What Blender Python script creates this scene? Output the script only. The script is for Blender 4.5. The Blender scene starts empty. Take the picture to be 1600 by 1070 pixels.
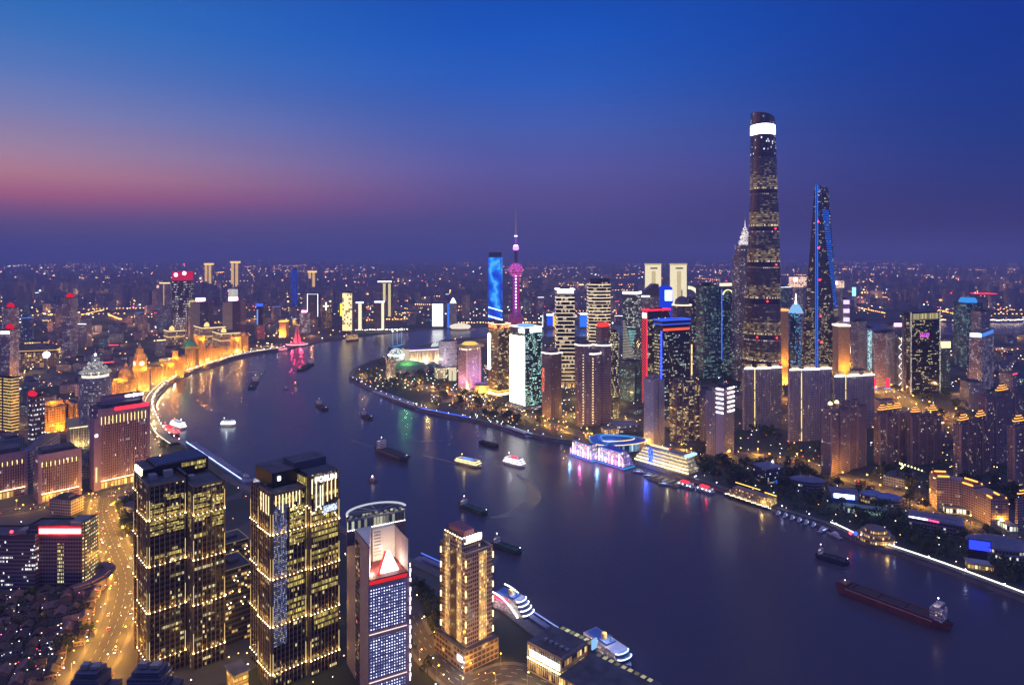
import bpy, math, random
from math import sin, cos, pi, radians, hypot, atan2
from mathutils import Vector
random.seed(7)
S = bpy.context.scene
COL = S.collection
# ------------------------------------------------------------------ camera
F, CX, HY, H = 1067.0, 800.0, 398.0, 313.0        # photo focal length and horizon in photo pixels, drone height in metres
cd = bpy.data.cameras.new('camera'); cam = bpy.data.objects.new('camera', cd); COL.objects.link(cam)
cam.location = (0, 0, H); cam.rotation_euler = (radians(90), 0, 0)
cd.sensor_width = 36; cd.lens = 36 * F / 1600; cd.shift_y = -(535 - HY) / 1600
cd.clip_start = 5; cd.clip_end = 150000
S.camera = cam
S.render.engine = 'CYCLES'
S.view_settings.view_transform = 'Standard'; S.view_settings.look = 'None'
S.view_settings.exposure = 0.0; S.view_settings.gamma = 1
S.cycles.use_denoising = True
S.cycles.max_bounces = 4; S.cycles.diffuse_bounces = 2; S.cycles.glossy_bounces = 3
S.cycles.transmission_bounces = 2; S.cycles.volume_bounces = 0
S.cycles.sample_clamp_indirect = 4; S.cycles.caustics_reflective = False; S.cycles.caustics_refractive = False
S.cycles.use_light_tree = True
# ------------------------------------------------------------------ sky
def lin(c):
    return tuple((v / 255 / 12.92) if v / 255 <= .04045 else ((v / 255 + .055) / 1.055) ** 2.4 for v in c) + (1,)
W = bpy.data.worlds.new('World'); S.world = W; W.use_nodes = True
nt = W.node_tree; nt.nodes.clear()
def N(t, k, **kw):
    n = t.nodes.new(k)
    for a, b in kw.items(): setattr(n, a, b)
    return n
def M2(t, op, a, b=None, c=None):
    n = N(t, 'ShaderNodeMath', operation=op)
    for i, v in enumerate((a, b, c)):
        if v is None: continue
        if isinstance(v, (int, float)): n.inputs[i].default_value = v
        else: t.links.new(v, n.inputs[i])
    return n.outputs[0]
def RAMP(t, fac, stops, interp='LINEAR'):
    n = N(t, 'ShaderNodeValToRGB'); cr = n.color_ramp; cr.interpolation = interp
    while len(cr.elements) < len(stops): cr.elements.new(.5)
    for e, (p, c) in zip(cr.elements, stops): e.position = p; e.color = c
    t.links.new(fac, n.inputs[0]); return n.outputs[0]
def MIXC(t, fac, a, b, mode='MIX'):
    n = N(t, 'ShaderNodeMix', data_type='RGBA', blend_type=mode)
    for i, v in ((0, fac), (6, a), (7, b)):
        if isinstance(v, (int, float)): n.inputs[i].default_value = v
        elif isinstance(v, tuple): n.inputs[i].default_value = v
        else: t.links.new(v, n.inputs[i])
    return n.outputs[2]
tc = N(nt, 'ShaderNodeTexCoord'); sx = N(nt, 'ShaderNodeSeparateXYZ'); nt.links.new(tc.outputs['Generated'], sx.inputs[0])
gx, gy, gz = sx.outputs
hyp = M2(nt, 'SQRT', M2(nt, 'ADD', M2(nt, 'MULTIPLY', gx, gx), M2(nt, 'MULTIPLY', gy, gy)))
az = M2(nt, 'ARCTAN2', gx, gy)                       # 0 = straight ahead, negative = towards the afterglow
def sky_stops(k, rows):
    out = []
    for y, c in rows:
        z = sin(math.atan((HY - y) / F * k)); out.append((max(0, z) * 2, lin(c)))
    out.sort(key=lambda q: q[0]); out.append((1.0, lin((20, 60, 150)))); return out
zz = M2(nt, 'MULTIPLY', gz, 2.0)
SK_L = sky_stops(.8, [(398, (76, 68, 110)), (370, (80, 70, 115)), (345, (98, 76, 120)), (322, (136, 84, 122)), (300, (172, 96, 124)), (268, (184, 124, 138)),
                      (225, (162, 134, 162)), (165, (124, 128, 178)), (100, (86, 118, 184)), (40, (60, 112, 184)), (0, (46, 108, 184))])
SK_M = sky_stops(1, [(398, (64, 67, 124)), (350, (72, 70, 130)), (310, (86, 77, 140)), (270, (88, 86, 156)), (200, (66, 92, 172)),
                     (130, (38, 90, 184)), (60, (20, 84, 184)), (0, (14, 76, 176))])
SK_R = sky_stops(.8, [(398, (50, 44, 92)), (340, (48, 46, 102)), (280, (38, 52, 118)), (200, (24, 54, 130)), (100, (15, 54, 140)), (0, (10, 52, 144))])
cl, cm_, cr_ = RAMP(nt, zz, SK_L), RAMP(nt, zz, SK_M), RAMP(nt, zz, SK_R)
def smooth(t, v, a, b):
    n = N(t, 'ShaderNodeMapRange', interpolation_type='SMOOTHSTEP'); n.inputs[1].default_value = a; n.inputs[2].default_value = b
    t.links.new(v, n.inputs[0]); return n.outputs[0]
skyc = MIXC(nt, smooth(nt, az, -.72, .02), cl, cm_)
skyc = MIXC(nt, smooth(nt, az, .0, .66), skyc, cr_)
# unseen sky behind the camera, brightened as added fill light
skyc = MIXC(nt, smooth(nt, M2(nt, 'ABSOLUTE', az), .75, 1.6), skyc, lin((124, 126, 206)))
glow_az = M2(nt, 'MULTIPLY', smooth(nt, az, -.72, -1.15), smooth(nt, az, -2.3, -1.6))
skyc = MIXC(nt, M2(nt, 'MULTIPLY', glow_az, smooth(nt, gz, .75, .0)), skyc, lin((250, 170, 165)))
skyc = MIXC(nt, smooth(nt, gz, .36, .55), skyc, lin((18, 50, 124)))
skyc = MIXC(nt, smooth(nt, gz, .66, .92), skyc, lin((166, 176, 246)))  # unseen zenith also brightened, as added fill for walls, roofs and haze
mpn = N(nt, 'ShaderNodeMapping'); mpn.inputs['Scale'].default_value = (2.2, 2.2, 17); nt.links.new(tc.outputs['Generated'], mpn.inputs[0])
hzn = N(nt, 'ShaderNodeTexNoise'); hzn.inputs['Scale'].default_value = 1.3; hzn.inputs['Detail'].default_value = 4; nt.links.new(mpn.outputs[0], hzn.inputs['Vector'])
skyc = MIXC(nt, 1.0, skyc, RAMP(nt, hzn.outputs[0], [(.25, (.93, .93, .94, 1)), (.75, (1.0, 1.0, 1.0, 1))]), 'MULTIPLY')      # thin uneven veils of haze
nis = N(nt, 'ShaderNodeTexSky', sky_type='NISHITA'); nis.sun_disc = False
nis.sun_elevation = radians(-3); nis.sun_rotation = radians(-55); nis.altitude = 300
bg1 = N(nt, 'ShaderNodeBackground'); nt.links.new(nis.outputs[0], bg1.inputs[0]); bg1.inputs[1].default_value = .03
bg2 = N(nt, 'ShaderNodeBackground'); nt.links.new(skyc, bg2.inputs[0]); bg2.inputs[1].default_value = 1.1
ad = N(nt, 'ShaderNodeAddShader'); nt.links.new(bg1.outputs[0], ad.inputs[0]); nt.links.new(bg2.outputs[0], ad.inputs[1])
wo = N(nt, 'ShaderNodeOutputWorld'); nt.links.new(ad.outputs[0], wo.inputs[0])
# the sun has set: only a faint broad afterglow from low on the left
sl = bpy.data.lights.new('sun', 'SUN'); so = bpy.data.objects.new('sun', sl); COL.objects.link(so)
sl.energy = .10; sl.angle = radians(25); sl.color = (1, .55, .6); so.rotation_euler = (radians(84), 0, radians(-125))
# ------------------------------------------------------------------ pixel -> ground
def G(px, py, z=0.0):
    Y = F * (H - z) / (py - HY); return ((px - CX) / F * Y, Y)
def YB(py): return F * H / (py - HY)
def ZT(py, Y): return H - (py - HY) * Y / F
# ------------------------------------------------------------------ mesh builder
class MB:
    def __init__(s): s.v = []; s.f = []; s.uv = []; s.mi = []; s.mats = []
    def mid(s, m):
        if m not in s.mats: s.mats.append(m)
        return s.mats.index(m)
    def face(s, pts, m, uv=None):
        i = len(s.v); s.v += [tuple(p) for p in pts]; s.f.append(tuple(range(i, i + len(pts))))
        s.uv += uv if uv else [(p[0], p[1]) for p in pts]; s.mi.append(s.mid(m))
    def loft(s, rings, m, cap=None, bot=False, close=True, top=True):
        # rings: list of lists of 3D points, all the same length
        n = len(rings[0]); per = [0.0]; wide = max((rings[0], rings[len(rings) // 2]), key=lambda R: hypot(R[0][0] - R[n // 2][0], R[0][1] - R[n // 2][1]))
        for i in range(n): a, b = wide[i], wide[(i + 1) % n]; per.append(per[-1] + hypot(b[0] - a[0], b[1] - a[1]))
        for r0, r1 in zip(rings, rings[1:]):
            for i in range(n if close else n - 1):
                j = (i + 1) % n
                s.face([r0[i], r0[j], r1[j], r1[i]], m, [(per[i], r0[i][2]), (per[i + 1], r0[j][2]), (per[i + 1], r1[j][2]), (per[i], r1[i][2])])
        if top and close: s.face(rings[-1], cap or m)
        if bot: s.face(rings[0][::-1], cap or m)
        return s
    def prism(s, poly, z0, z1, m, cap=None, bot=False):
        if sum(a[0] * b[1] - b[0] * a[1] for a, b in zip(poly, poly[1:] + poly[:1])) < 0: poly = poly[::-1]
        return s.loft([[(x, y, z0) for x, y in poly], [(x, y, z1) for x, y in poly]], m, cap, bot)
    def box(s, x0, x1, y0, y1, z0, z1, m, cap=None, bot=True):
        return s.prism([(x0, y0), (x1, y0), (x1, y1), (x0, y1)], z0, z1, m, cap, bot)
    def lathe(s, prof, m, n=16, c=(0, 0), cap=None):
        return s.loft([[(c[0] + r * cos(2 * pi * i / n), c[1] + r * sin(2 * pi * i / n), z) for i in range(n)] for r, z in prof], m, cap)
    def ball(s, c, r, m, n=10, k=6, sz=1.0):
        return s.lathe([(max(.001, r * sin(pi * i / k)), c[2] - r * sz * cos(pi * i / k)) for i in range(k + 1)], m, n, c[:2])
    def tube(s, p, q, r, m, n=5, r2=None):
        p, q = Vector(p), Vector(q); d = (q - p).normalized()
        a = d.orthogonal().normalized(); b = d.cross(a); r2 = r if r2 is None else r2
        return s.loft([[p + (a * cos(2 * pi * i / n) + b * sin(2 * pi * i / n)) * r for i in range(n)],
                       [q + (a * cos(2 * pi * i / n) + b * sin(2 * pi * i / n)) * r2 for i in range(n)]], m, None, True)
    def strip(s, pts, w, z, h, m):
        # bar of width w and height h along a polyline
        for (x0, y0), (x1, y1) in zip(pts, pts[1:]):
            l = hypot(x1 - x0, y1 - y0) or 1; nx, ny = -(y1 - y0) / l * w / 2, (x1 - x0) / l * w / 2
            s.prism([(x0 + nx, y0 + ny), (x0 - nx, y0 - ny), (x1 - nx, y1 - ny), (x1 + nx, y1 + ny)], z, z + h, m, None, True)
        return s
    def mesh(s, name):
        me = bpy.data.meshes.new(name); me.from_pydata(s.v, [], s.f)
        for m in s.mats: me.materials.append(m)
        me.polygons.foreach_set('material_index', s.mi)
        l = me.uv_layers.new(name='UVMap'); flat = [c for p in s.uv for c in p]; l.data.foreach_set('uv', flat)
        me.update(); return me
    def build(s, name, parent=None, loc=None, rz=0):
        o = bpy.data.objects.new(name, s.mesh(name)); COL.objects.link(o)
        if parent: o.parent = parent
        if loc: o.location = loc
        if rz: o.rotation_euler = (0, 0, rz)
        return o
def tag(o, label=None, cat=None, group=None, kind=None):
    if label: o['label'] = label
    if cat: o['category'] = cat
    if group: o['group'] = group
    if kind: o['kind'] = kind
    return o
def thing(name, label, cat, loc=(0, 0, 0), rz=0, group=None):
    o = bpy.data.objects.new(name, None); COL.objects.link(o); o.location = loc; o.rotation_euler = (0, 0, rz); o.empty_display_size = 2
    return tag(o, label, cat, group)
def part(name, parent, mb, label=None):
    o = mb.build(name, parent)
    if label: o['label'] = label
    return o
def dup(root, loc, rz=0, label=None, group=None, scale=None):
    r = root.copy(); COL.objects.link(r); r.location = loc; r.rotation_euler = (0, 0, rz)
    if scale: r.scale = (scale,) * 3
    if label: r['label'] = label
    if group: r['group'] = group
    for ch in root.children:
        c = ch.copy(); COL.objects.link(c); c.parent = r
        for g in ch.children:
            d = g.copy(); COL.objects.link(d); d.parent = c
    return r
# ------------------------------------------------------------------ materials
def mat(name):
    m = bpy.data.materials.new(name); m.use_nodes = True; m.node_tree.nodes.clear(); return m, m.node_tree
PMC = {}
def PM(col, rough=.7, var=.15, sc=.15, metal=0.0, spec=.5):
    k = (col, rough, var, sc, metal)
    if k in PMC: return PMC[k]
    m, t = mat('plain'); b = N(t, 'ShaderNodeBsdfPrincipled'); o = N(t, 'ShaderNodeOutputMaterial'); t.links.new(b.outputs[0], o.inputs[0])
    tcn = N(t, 'ShaderNodeTexCoord'); nz = N(t, 'ShaderNodeTexNoise'); nz.inputs['Scale'].default_value = sc; nz.inputs['Detail'].default_value = 3
    t.links.new(tcn.outputs['Object'], nz.inputs['Vector'])
    lo = tuple(c * (1 - var) for c in col) + (1,); hi = tuple(min(1, c * (1 + var)) for c in col) + (1,)
    t.links.new(RAMP(t, nz.outputs[0], [(.3, lo), (.7, hi)]), b.inputs['Base Color'])
    b.inputs['Roughness'].default_value = rough; b.inputs['Metallic'].default_value = metal
    PMC[k] = m; return m
EMC = {}
def EM(col, st=1.0, light=False):
    if col[2] > .85 and col[0] < .35 and col[1] < .62: st = min(st, max(1.0, .24 / max(col[1], .01)))      # blue lamps stay blue
    k = (col, st, light)
    if k in EMC: return EMC[k]
    m, t = mat('lamp_light'); e = N(t, 'ShaderNodeEmission'); o = N(t, 'ShaderNodeOutputMaterial'); t.links.new(e.outputs[0], o.inputs[0])
    e.inputs[0].default_value = tuple(col) + (1,); e.inputs[1].default_value = st
    m.cycles.emission_sampling = 'FRONT' if light else 'NONE'
    EMC[k] = m; return m
FC = {}
WARM = ((1, .62, .22), (1, .8, .45)); COOL = ((.55, .85, 1), (.8, 1, .9)); MIXD = ((1, .65, .25), (.75, .9, 1)); GOLD = ((1, .55, .12), (1, .7, .3))
TEAL = ((.25, .85, .8), (.75, 1, .75)); WHITE = ((1, .95, .85), (.85, .9, 1)); YEL = ((.95, .8, .25), (1, .9, .5))
def FA(wall, glass=(.02, .025, .04), bay=3.2, flr=3.6, fw=.7, fh=.55, lit=.15, cols=MIXD, es=1.0, row=0.0, rough=.7, mull=0, grough=.12):
    """window-wall: rows of windows, some of them with the light on"""
    k = (wall, glass, bay, flr, fw, fh, lit, cols, es, row, rough, mull, grough)
    if k in FC: return FC[k]
    m, t = mat('facade'); b = N(t, 'ShaderNodeBsdfPrincipled'); o = N(t, 'ShaderNodeOutputMaterial'); t.links.new(b.outputs[0], o.inputs[0])
    uvn = N(t, 'ShaderNodeUVMap'); uvn.uv_map = 'UVMap'; sp = N(t, 'ShaderNodeSeparateXYZ'); t.links.new(uvn.outputs[0], sp.inputs[0])
    oi = N(t, 'ShaderNodeObjectInfo'); geo = N(t, 'ShaderNodeNewGeometry'); gs = N(t, 'ShaderNodeSeparateXYZ'); t.links.new(geo.outputs['True Normal'], gs.inputs[0])
    side = M2(t, 'LESS_THAN', M2(t, 'ABSOLUTE', gs.outputs[2]), .7)
    u = M2(t, 'DIVIDE', sp.outputs[0], bay); v = M2(t, 'DIVIDE', sp.outputs[1], flr)
    iu, iv = M2(t, 'FLOOR', u), M2(t, 'FLOOR', v)
    fu, fv = M2(t, 'FRACT', u), M2(t, 'FRACT', v)
    mu = M2(t, 'LESS_THAN', M2(t, 'ABSOLUTE', M2(t, 'SUBTRACT', fu, .5)), fw / 2)
    mv = M2(t, 'LESS_THAN', M2(t, 'ABSOLUTE', M2(t, 'SUBTRACT', fv, .5)), fh / 2)
    mask = M2(t, 'MULTIPLY', M2(t, 'MULTIPLY', mu, mv), side)
    def wn(a, bb, seed):
        c = N(t, 'ShaderNodeCombineXYZ'); t.links.new(a, c.inputs[0])
        if bb is not None: t.links.new(bb, c.inputs[1])
        t.links.new(M2(t, 'MULTIPLY_ADD', oi.outputs['Random'], 97.0, seed), c.inputs[2])
        w = N(t, 'ShaderNodeTexWhiteNoise', noise_dimensions='3D'); t.links.new(c.outputs[0], w.inputs[0]); return w
    cc = N(t, 'ShaderNodeCombineXYZ'); t.links.new(M2(t, 'MULTIPLY', iu, .17), cc.inputs[0]); t.links.new(M2(t, 'MULTIPLY', iv, .13), cc.inputs[1]); t.links.new(M2(t, 'MULTIPLY', oi.outputs['Random'], 53.0), cc.inputs[2])
    nl_ = N(t, 'ShaderNodeTexNoise'); nl_.inputs['Scale'].default_value = 1.0; nl_.inputs['Detail'].default_value = 1; t.links.new(cc.outputs[0], nl_.inputs['Vector'])
    dn = M2(t, 'MAXIMUM', M2(t, 'MULTIPLY_ADD', nl_.outputs[0], 5.0, -1.5), .12) if lit < .5 else 1.0
    w1 = wn(iu, iv, .5); on = M2(t, 'LESS_THAN', w1.outputs[0], M2(t, 'MULTIPLY', dn, lit) if lit < .5 else lit)
    if row > 0:
        w2 = wn(M2(t, 'FLOOR', M2(t, 'DIVIDE', iu, 5.0)), iv, 3.5)
        seg = M2(t, 'MULTIPLY', M2(t, 'LESS_THAN', w2.outputs[0], M2(t, 'MULTIPLY', dn, row) if lit < .5 else row), M2(t, 'LESS_THAN', w1.outputs[0], .85))
        on = M2(t, 'MAXIMUM', on, seg)
    s3 = N(t, 'ShaderNodeSeparateColor'); t.links.new(w1.outputs[1], s3.inputs[0])
    onm = M2(t, 'MULTIPLY', on, mask)
    if mull:
        fm = M2(t, 'FRACT', M2(t, 'MULTIPLY', u, float(mull))); onm = M2(t, 'MULTIPLY', onm, M2(t, 'GREATER_THAN', fm, .22))
    st = M2(t, 'MULTIPLY', onm, M2(t, 'MULTIPLY_ADD', M2(t, 'POWER', s3.outputs[1], 2.0), es * 1.3, es * .25))
    ec = MIXC(t, s3.outputs[2], tuple(cols[0]) + (1,), tuple(cols[1]) + (1,))
    t.links.new(ec, b.inputs['Emission Color']); t.links.new(st, b.inputs['Emission Strength'])
    nz = N(t, 'ShaderNodeTexNoise'); nz.inputs['Scale'].default_value = .06; nz.inputs['Detail'].default_value = 2
    t.links.new(uvn.outputs[0], nz.inputs['Vector'])
    wc = RAMP(t, nz.outputs[0], [(.3, tuple(c * .8 for c in wall) + (1,)), (.7, tuple(min(1, c * 1.15) for c in wall) + (1,))])
    wc = MIXC(t, M2(t, 'MULTIPLY', M2(t, 'LESS_THAN', fv, .13), side), wc, tuple(min(.8, c * 1.7 + .03) for c in wall) + (1,))      # floor slabs
    t.links.new(MIXC(t, mask, wc, tuple(glass) + (1,)), b.inputs['Base Color'])
    t.links.new(M2(t, 'MULTIPLY_ADD', mask, grough - rough, rough), b.inputs['Roughness'])
    m.cycles.emission_sampling = 'NONE'
    FC[k] = m; return m
def BANDS(wall, col, per, frac, es, glass=(.02, .025, .04), jit=.3):
    """horizontal light lines, one to a floor"""
    m, t = mat('light_lines'); b = N(t, 'ShaderNodeBsdfPrincipled'); o = N(t, 'ShaderNodeOutputMaterial'); t.links.new(b.outputs[0], o.inputs[0])
    uvn = N(t, 'ShaderNodeUVMap'); sp = N(t, 'ShaderNodeSeparateXYZ'); t.links.new(uvn.outputs[0], sp.inputs[0])
    v = M2(t, 'DIVIDE', sp.outputs[1], per); line = M2(t, 'LESS_THAN', M2(t, 'FRACT', v), frac)
    c = N(t, 'ShaderNodeCombineXYZ'); t.links.new(M2(t, 'FLOOR', M2(t, 'DIVIDE', sp.outputs[0], 4.0)), c.inputs[0]); t.links.new(M2(t, 'FLOOR', v), c.inputs[1])
    w = N(t, 'ShaderNodeTexWhiteNoise', noise_dimensions='2D'); t.links.new(c.outputs[0], w.inputs[0])
    win = M2(t, 'MULTIPLY', M2(t, 'LESS_THAN', w.outputs[0], .22), M2(t, 'GREATER_THAN', M2(t, 'FRACT', v), frac + .25))
    st = M2(t, 'ADD', M2(t, 'MULTIPLY', line, M2(t, 'MULTIPLY_ADD', w.outputs[0], -jit * es, es)), M2(t, 'MULTIPLY', win, es * .3))
    t.links.new(st, b.inputs['Emission Strength']); b.inputs['Emission Color'].default_value = tuple(col) + (1,)
    t.links.new(MIXC(t, line, tuple(glass) + (1,), tuple(wall) + (1,)), b.inputs['Base Color']); b.inputs['Roughness'].default_value = .25
    m.cycles.emission_sampling = 'NONE'; return m
def LEDS(px_, py_, col, es, wall=(.03, .03, .05), fill=.5, col2=None, rnd=.4):
    """a grid of light points on a screen wall"""
    m, t = mat('light_grid'); b = N(t, 'ShaderNodeBsdfPrincipled'); o = N(t, 'ShaderNodeOutputMaterial'); t.links.new(b.outputs[0], o.inputs[0])
    uvn = N(t, 'ShaderNodeUVMap'); sp = N(t, 'ShaderNodeSeparateXYZ'); t.links.new(uvn.outputs[0], sp.inputs[0])
    u, v = M2(t, 'DIVIDE', sp.outputs[0], px_), M2(t, 'DIVIDE', sp.outputs[1], py_)
    a = M2(t, 'LESS_THAN', M2(t, 'ABSOLUTE', M2(t, 'SUBTRACT', M2(t, 'FRACT', u), .5)), fill / 2)
    c2 = M2(t, 'LESS_THAN', M2(t, 'ABSOLUTE', M2(t, 'SUBTRACT', M2(t, 'FRACT', v), .5)), fill / 2)
    c = N(t, 'ShaderNodeCombineXYZ'); t.links.new(M2(t, 'FLOOR', u), c.inputs[0]); t.links.new(M2(t, 'FLOOR', v), c.inputs[1])
    w = N(t, 'ShaderNodeTexWhiteNoise', noise_dimensions='2D'); t.links.new(c.outputs[0], w.inputs[0])
    st = M2(t, 'MULTIPLY', M2(t, 'MULTIPLY', a, c2), M2(t, 'MULTIPLY_ADD', M2(t, 'GREATER_THAN', w.outputs[0], rnd), es * .8, es * .2))
    t.links.new(st, b.inputs['Emission Strength'])
    s3 = N(t, 'ShaderNodeSeparateColor'); t.links.new(w.outputs[1], s3.inputs[0])
    t.links.new(MIXC(t, s3.outputs[1], tuple(col) + (1,), tuple(col2 or col) + (1,)), b.inputs['Emission Color'])
    b.inputs['Base Color'].default_value = tuple(wall) + (1,); b.inputs['Roughness'].default_value = .3
    m.cycles.emission_sampling = 'NONE'; return m
ROOF = PM((.09, .085, .10), .8, .35, .12); ROOFL = PM((.2, .19, .2), .8, .25, .1); DARK = PM((.03, .03, .035), .5); STEEL = PM((.35, .35, .37), .4, .1, .1, .6)
CONC = PM((.32, .30, .28), .8, .2, .1); STONE = PM((.42, .37, .30), .75, .15, .12); WHITEP = PM((.75, .75, .76), .5, .06, .1); BROWN = PM((.24, .17, .15), .75)
GLASSD = PM((.02, .03, .05), .1, .2, .05)
def spot(parent, loc, rz, power, col, r=.8, tilt=97, cone=130):
    l = bpy.data.lights.new('floodlight_beam', 'SPOT'); l.energy = power; l.color = col; l.shadow_soft_size = r; l.spot_size = radians(cone); l.spot_blend = .5
    o = bpy.data.objects.new('floodlight_beam', l); COL.objects.link(o); o.location = loc; o.rotation_euler = (radians(tilt), 0, rz); o.parent = parent
    return o
def point(parent, loc, power, col, r=.6, name='lamp_bulb'):
    l = bpy.data.lights.new(name, 'POINT'); l.energy = power; l.color = col; l.shadow_soft_size = r
    o = bpy.data.objects.new(name, l); COL.objects.link(o); o.location = loc
    if parent: o.parent = parent
    return o
HAZE = 8e-5
# ------------------------------------------------------------------ land and water
WSH = [(1010, 1076), (930, 1034), (850, 986), (780, 936), (690, 892), (640, 870), (520, 815), (430, 778), (372, 752), (330, 724), (284, 694), (262, 678),
       (248, 655), (241, 635), (247, 618), (263, 602), (291, 585), (331, 571), (381, 556), (421, 549), (448, 545)]
FAR = [(490, 534), (545, 527), (620, 517), (700, 511.5), (800, 508), (900, 506), (1100, 503), (1300, 501.5), (1600, 500), (2300, 499)]
ESH = [(1600, 935), (1540, 912), (1470, 886), (1400, 862), (1340, 843), (1290, 820), (1210, 795), (1130, 765), (1060, 742), (985, 716), (905, 692), (850, 684),
       (800, 672), (740, 656), (700, 650), (660, 640), (615, 625), (585, 611), (560, 599), (545, 590)]
NSH = [(550, 578), (570, 567), (600, 557), (640, 545), (690, 531), (750, 526), (860, 526), (1000, 525), (1200, 523), (1600, 522), (2300, 523)]
from mathutils.geometry import tessellate_polygon
def gnd(name, pts, z, m, wall=None, zb=-5, shore=None):
    mb = MB(); v = [Vector((x, y, 0)) for x, y in pts]
    for tri in tessellate_polygon([v]):
        p = [(pts[i][0], pts[i][1], z) for i in tri]
        a = (p[1][0] - p[0][0]) * (p[2][1] - p[0][1]) - (p[1][1] - p[0][1]) * (p[2][0] - p[0][0])
        mb.face(p if a > 0 else p[::-1], m)
    if shore:
        for (x0, y0), (x1, y1) in zip(shore, shore[1:]): mb.face([(x0, y0, zb), (x1, y1, zb), (x1, y1, z), (x0, y0, z)], wall)
    return tag(mb.build(name), kind='structure')
# ground: asphalt, paving and planting in irregular patches
m_ground, t = mat('city_ground'); b = N(t, 'ShaderNodeBsdfPrincipled'); o = N(t, 'ShaderNodeOutputMaterial'); t.links.new(b.outputs[0], o.inputs[0])
tcn = N(t, 'ShaderNodeTexCoord'); vo = N(t, 'ShaderNodeTexVoronoi'); vo.inputs['Scale'].default_value = .014; t.links.new(tcn.outputs['Object'], vo.inputs['Vector'])
sv = N(t, 'ShaderNodeSeparateColor'); t.links.new(vo.outputs['Color'], sv.inputs[0])
nz = N(t, 'ShaderNodeTexNoise'); nz.inputs['Scale'].default_value = .05; nz.inputs['Detail'].default_value = 5; t.links.new(tcn.outputs['Object'], nz.inputs['Vector'])
c1 = RAMP(t, sv.outputs[0], [(0, (.035, .05, .025, 1)), (.35, (.06, .06, .06, 1)), (.6, (.12, .11, .10, 1)), (.8, (.04, .055, .03, 1))], 'CONSTANT')
t.links.new(MIXC(t, M2(t, 'MULTIPLY', nz.outputs[0], .6), c1, (.03, .035, .03, 1)), b.inputs['Base Color']); b.inputs['Roughness'].default_value = .85
QUAY = PM((.2, .19, .19), .8, .25, .05)
P = lambda L: [G(x, y) for x, y in L]
wsh, far, esh, nsh = P(WSH), P(FAR), P(ESH), P(NSH)
near_w = [(260, 330), (640, 60), (640, -600)]
west = [(-70000, -600)] + near_w[::-1][:1] + near_w[::-1][1:] + wsh + far + [(70000, far[-1][1]), (70000, 70000), (-70000, 70000)]
gnd('west_bank_ground', west, 0, m_ground, QUAY, shore=near_w[::-1] + wsh + far)
near_e = [(1000, -600), (800, 150), (560, 470)]
east = near_e + esh + nsh + [(70000, nsh[-1][1]), (70000, -600)]
gnd('peninsula_ground', east, 0, m_ground, QUAY, shore=(near_e + esh + nsh)[::-1])
# river
m_wat, t = mat('river_water'); b = N(t, 'ShaderNodeBsdfPrincipled'); o = N(t, 'ShaderNodeOutputMaterial'); t.links.new(b.outputs[0], o.inputs[0])
b.inputs['Base Color'].default_value = (.085, .068, .09, 1); b.inputs['Roughness'].default_value = .2; b.inputs['IOR'].default_value = 1.33
tcn = N(t, 'ShaderNodeTexCoord'); mp = N(t, 'ShaderNodeMapping'); mp.inputs['Scale'].default_value = (.55, 1, 1); mp.inputs['Rotation'].default_value = (0, 0, .5)
t.links.new(tcn.outputs['Object'], mp.inputs[0])
n1 = N(t, 'ShaderNodeTexNoise'); n1.inputs['Scale'].default_value = .22; n1.inputs['Detail'].default_value = 4; n1.inputs['Roughness'].default_value = .6; t.links.new(mp.outputs[0], n1.inputs['Vector'])
n2 = N(t, 'ShaderNodeTexNoise'); n2.inputs['Scale'].default_value = .02; n2.inputs['Detail'].default_value = 3; t.links.new(mp.outputs[0], n2.inputs['Vector'])
bp = N(t, 'ShaderNodeBump'); bp.inputs['Strength'].default_value = .6; bp.inputs['Distance'].default_value = .45
t.links.new(n1.outputs[0], bp.inputs['Height']); t.links.new(bp.outputs[0], b.inputs['Normal'])
t.links.new(RAMP(t, n2.outputs[0], [(.2, (.23, .23, .23, 1)), (.8, (.28, .28, .28, 1))]), b.inputs['Roughness'])
mb = MB(); mb.face([(-30000, -600, -4), (70000, -600, -4), (70000, 5200, -4), (-30000, 5200, -4)], m_wat)
tag(mb.build('river_water'), kind='structure')
m_wk, t = mat('wake_ripples'); b = N(t, 'ShaderNodeBsdfPrincipled'); o = N(t, 'ShaderNodeOutputMaterial'); t.links.new(b.outputs[0], o.inputs[0])
b.inputs['Base Color'].default_value = (.10, .10, .13, 1); b.inputs['Roughness'].default_value = .3; b.inputs['IOR'].default_value = 1.33
tcn = N(t, 'ShaderNodeTexCoord'); n1 = N(t, 'ShaderNodeTexNoise'); n1.inputs['Scale'].default_value = .42; n1.inputs['Detail'].default_value = 3; t.links.new(tcn.outputs['Object'], n1.inputs['Vector'])
bp = N(t, 'ShaderNodeBump'); bp.inputs['Strength'].default_value = 1; bp.inputs['Distance'].default_value = 1.1; t.links.new(n1.outputs[0], bp.inputs['Height']); t.links.new(bp.outputs[0], b.inputs['Normal'])
def wake(px, w0, w1):
    pts = [G(x, y, -4) for x, y in px]; mb = MB(); n_ = len(pts); A = offs(pts, 0); 
    L_ = [offs(pts, -(w0 + (w1 - w0) * sin(pi * i / (n_ - 1))) / 2)[i] for i in range(n_)]; R_ = [offs(pts, (w0 + (w1 - w0) * sin(pi * i / (n_ - 1))) / 2)[i] for i in range(n_)]
    for i in range(n_ - 1): mb.face([(*L_[i], -3.97), (*R_[i], -3.97), (*R_[i + 1], -3.97), (*L_[i + 1], -3.97)], m_wk)
    tag(mb.build('wake_water'), kind='structure')
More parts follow.
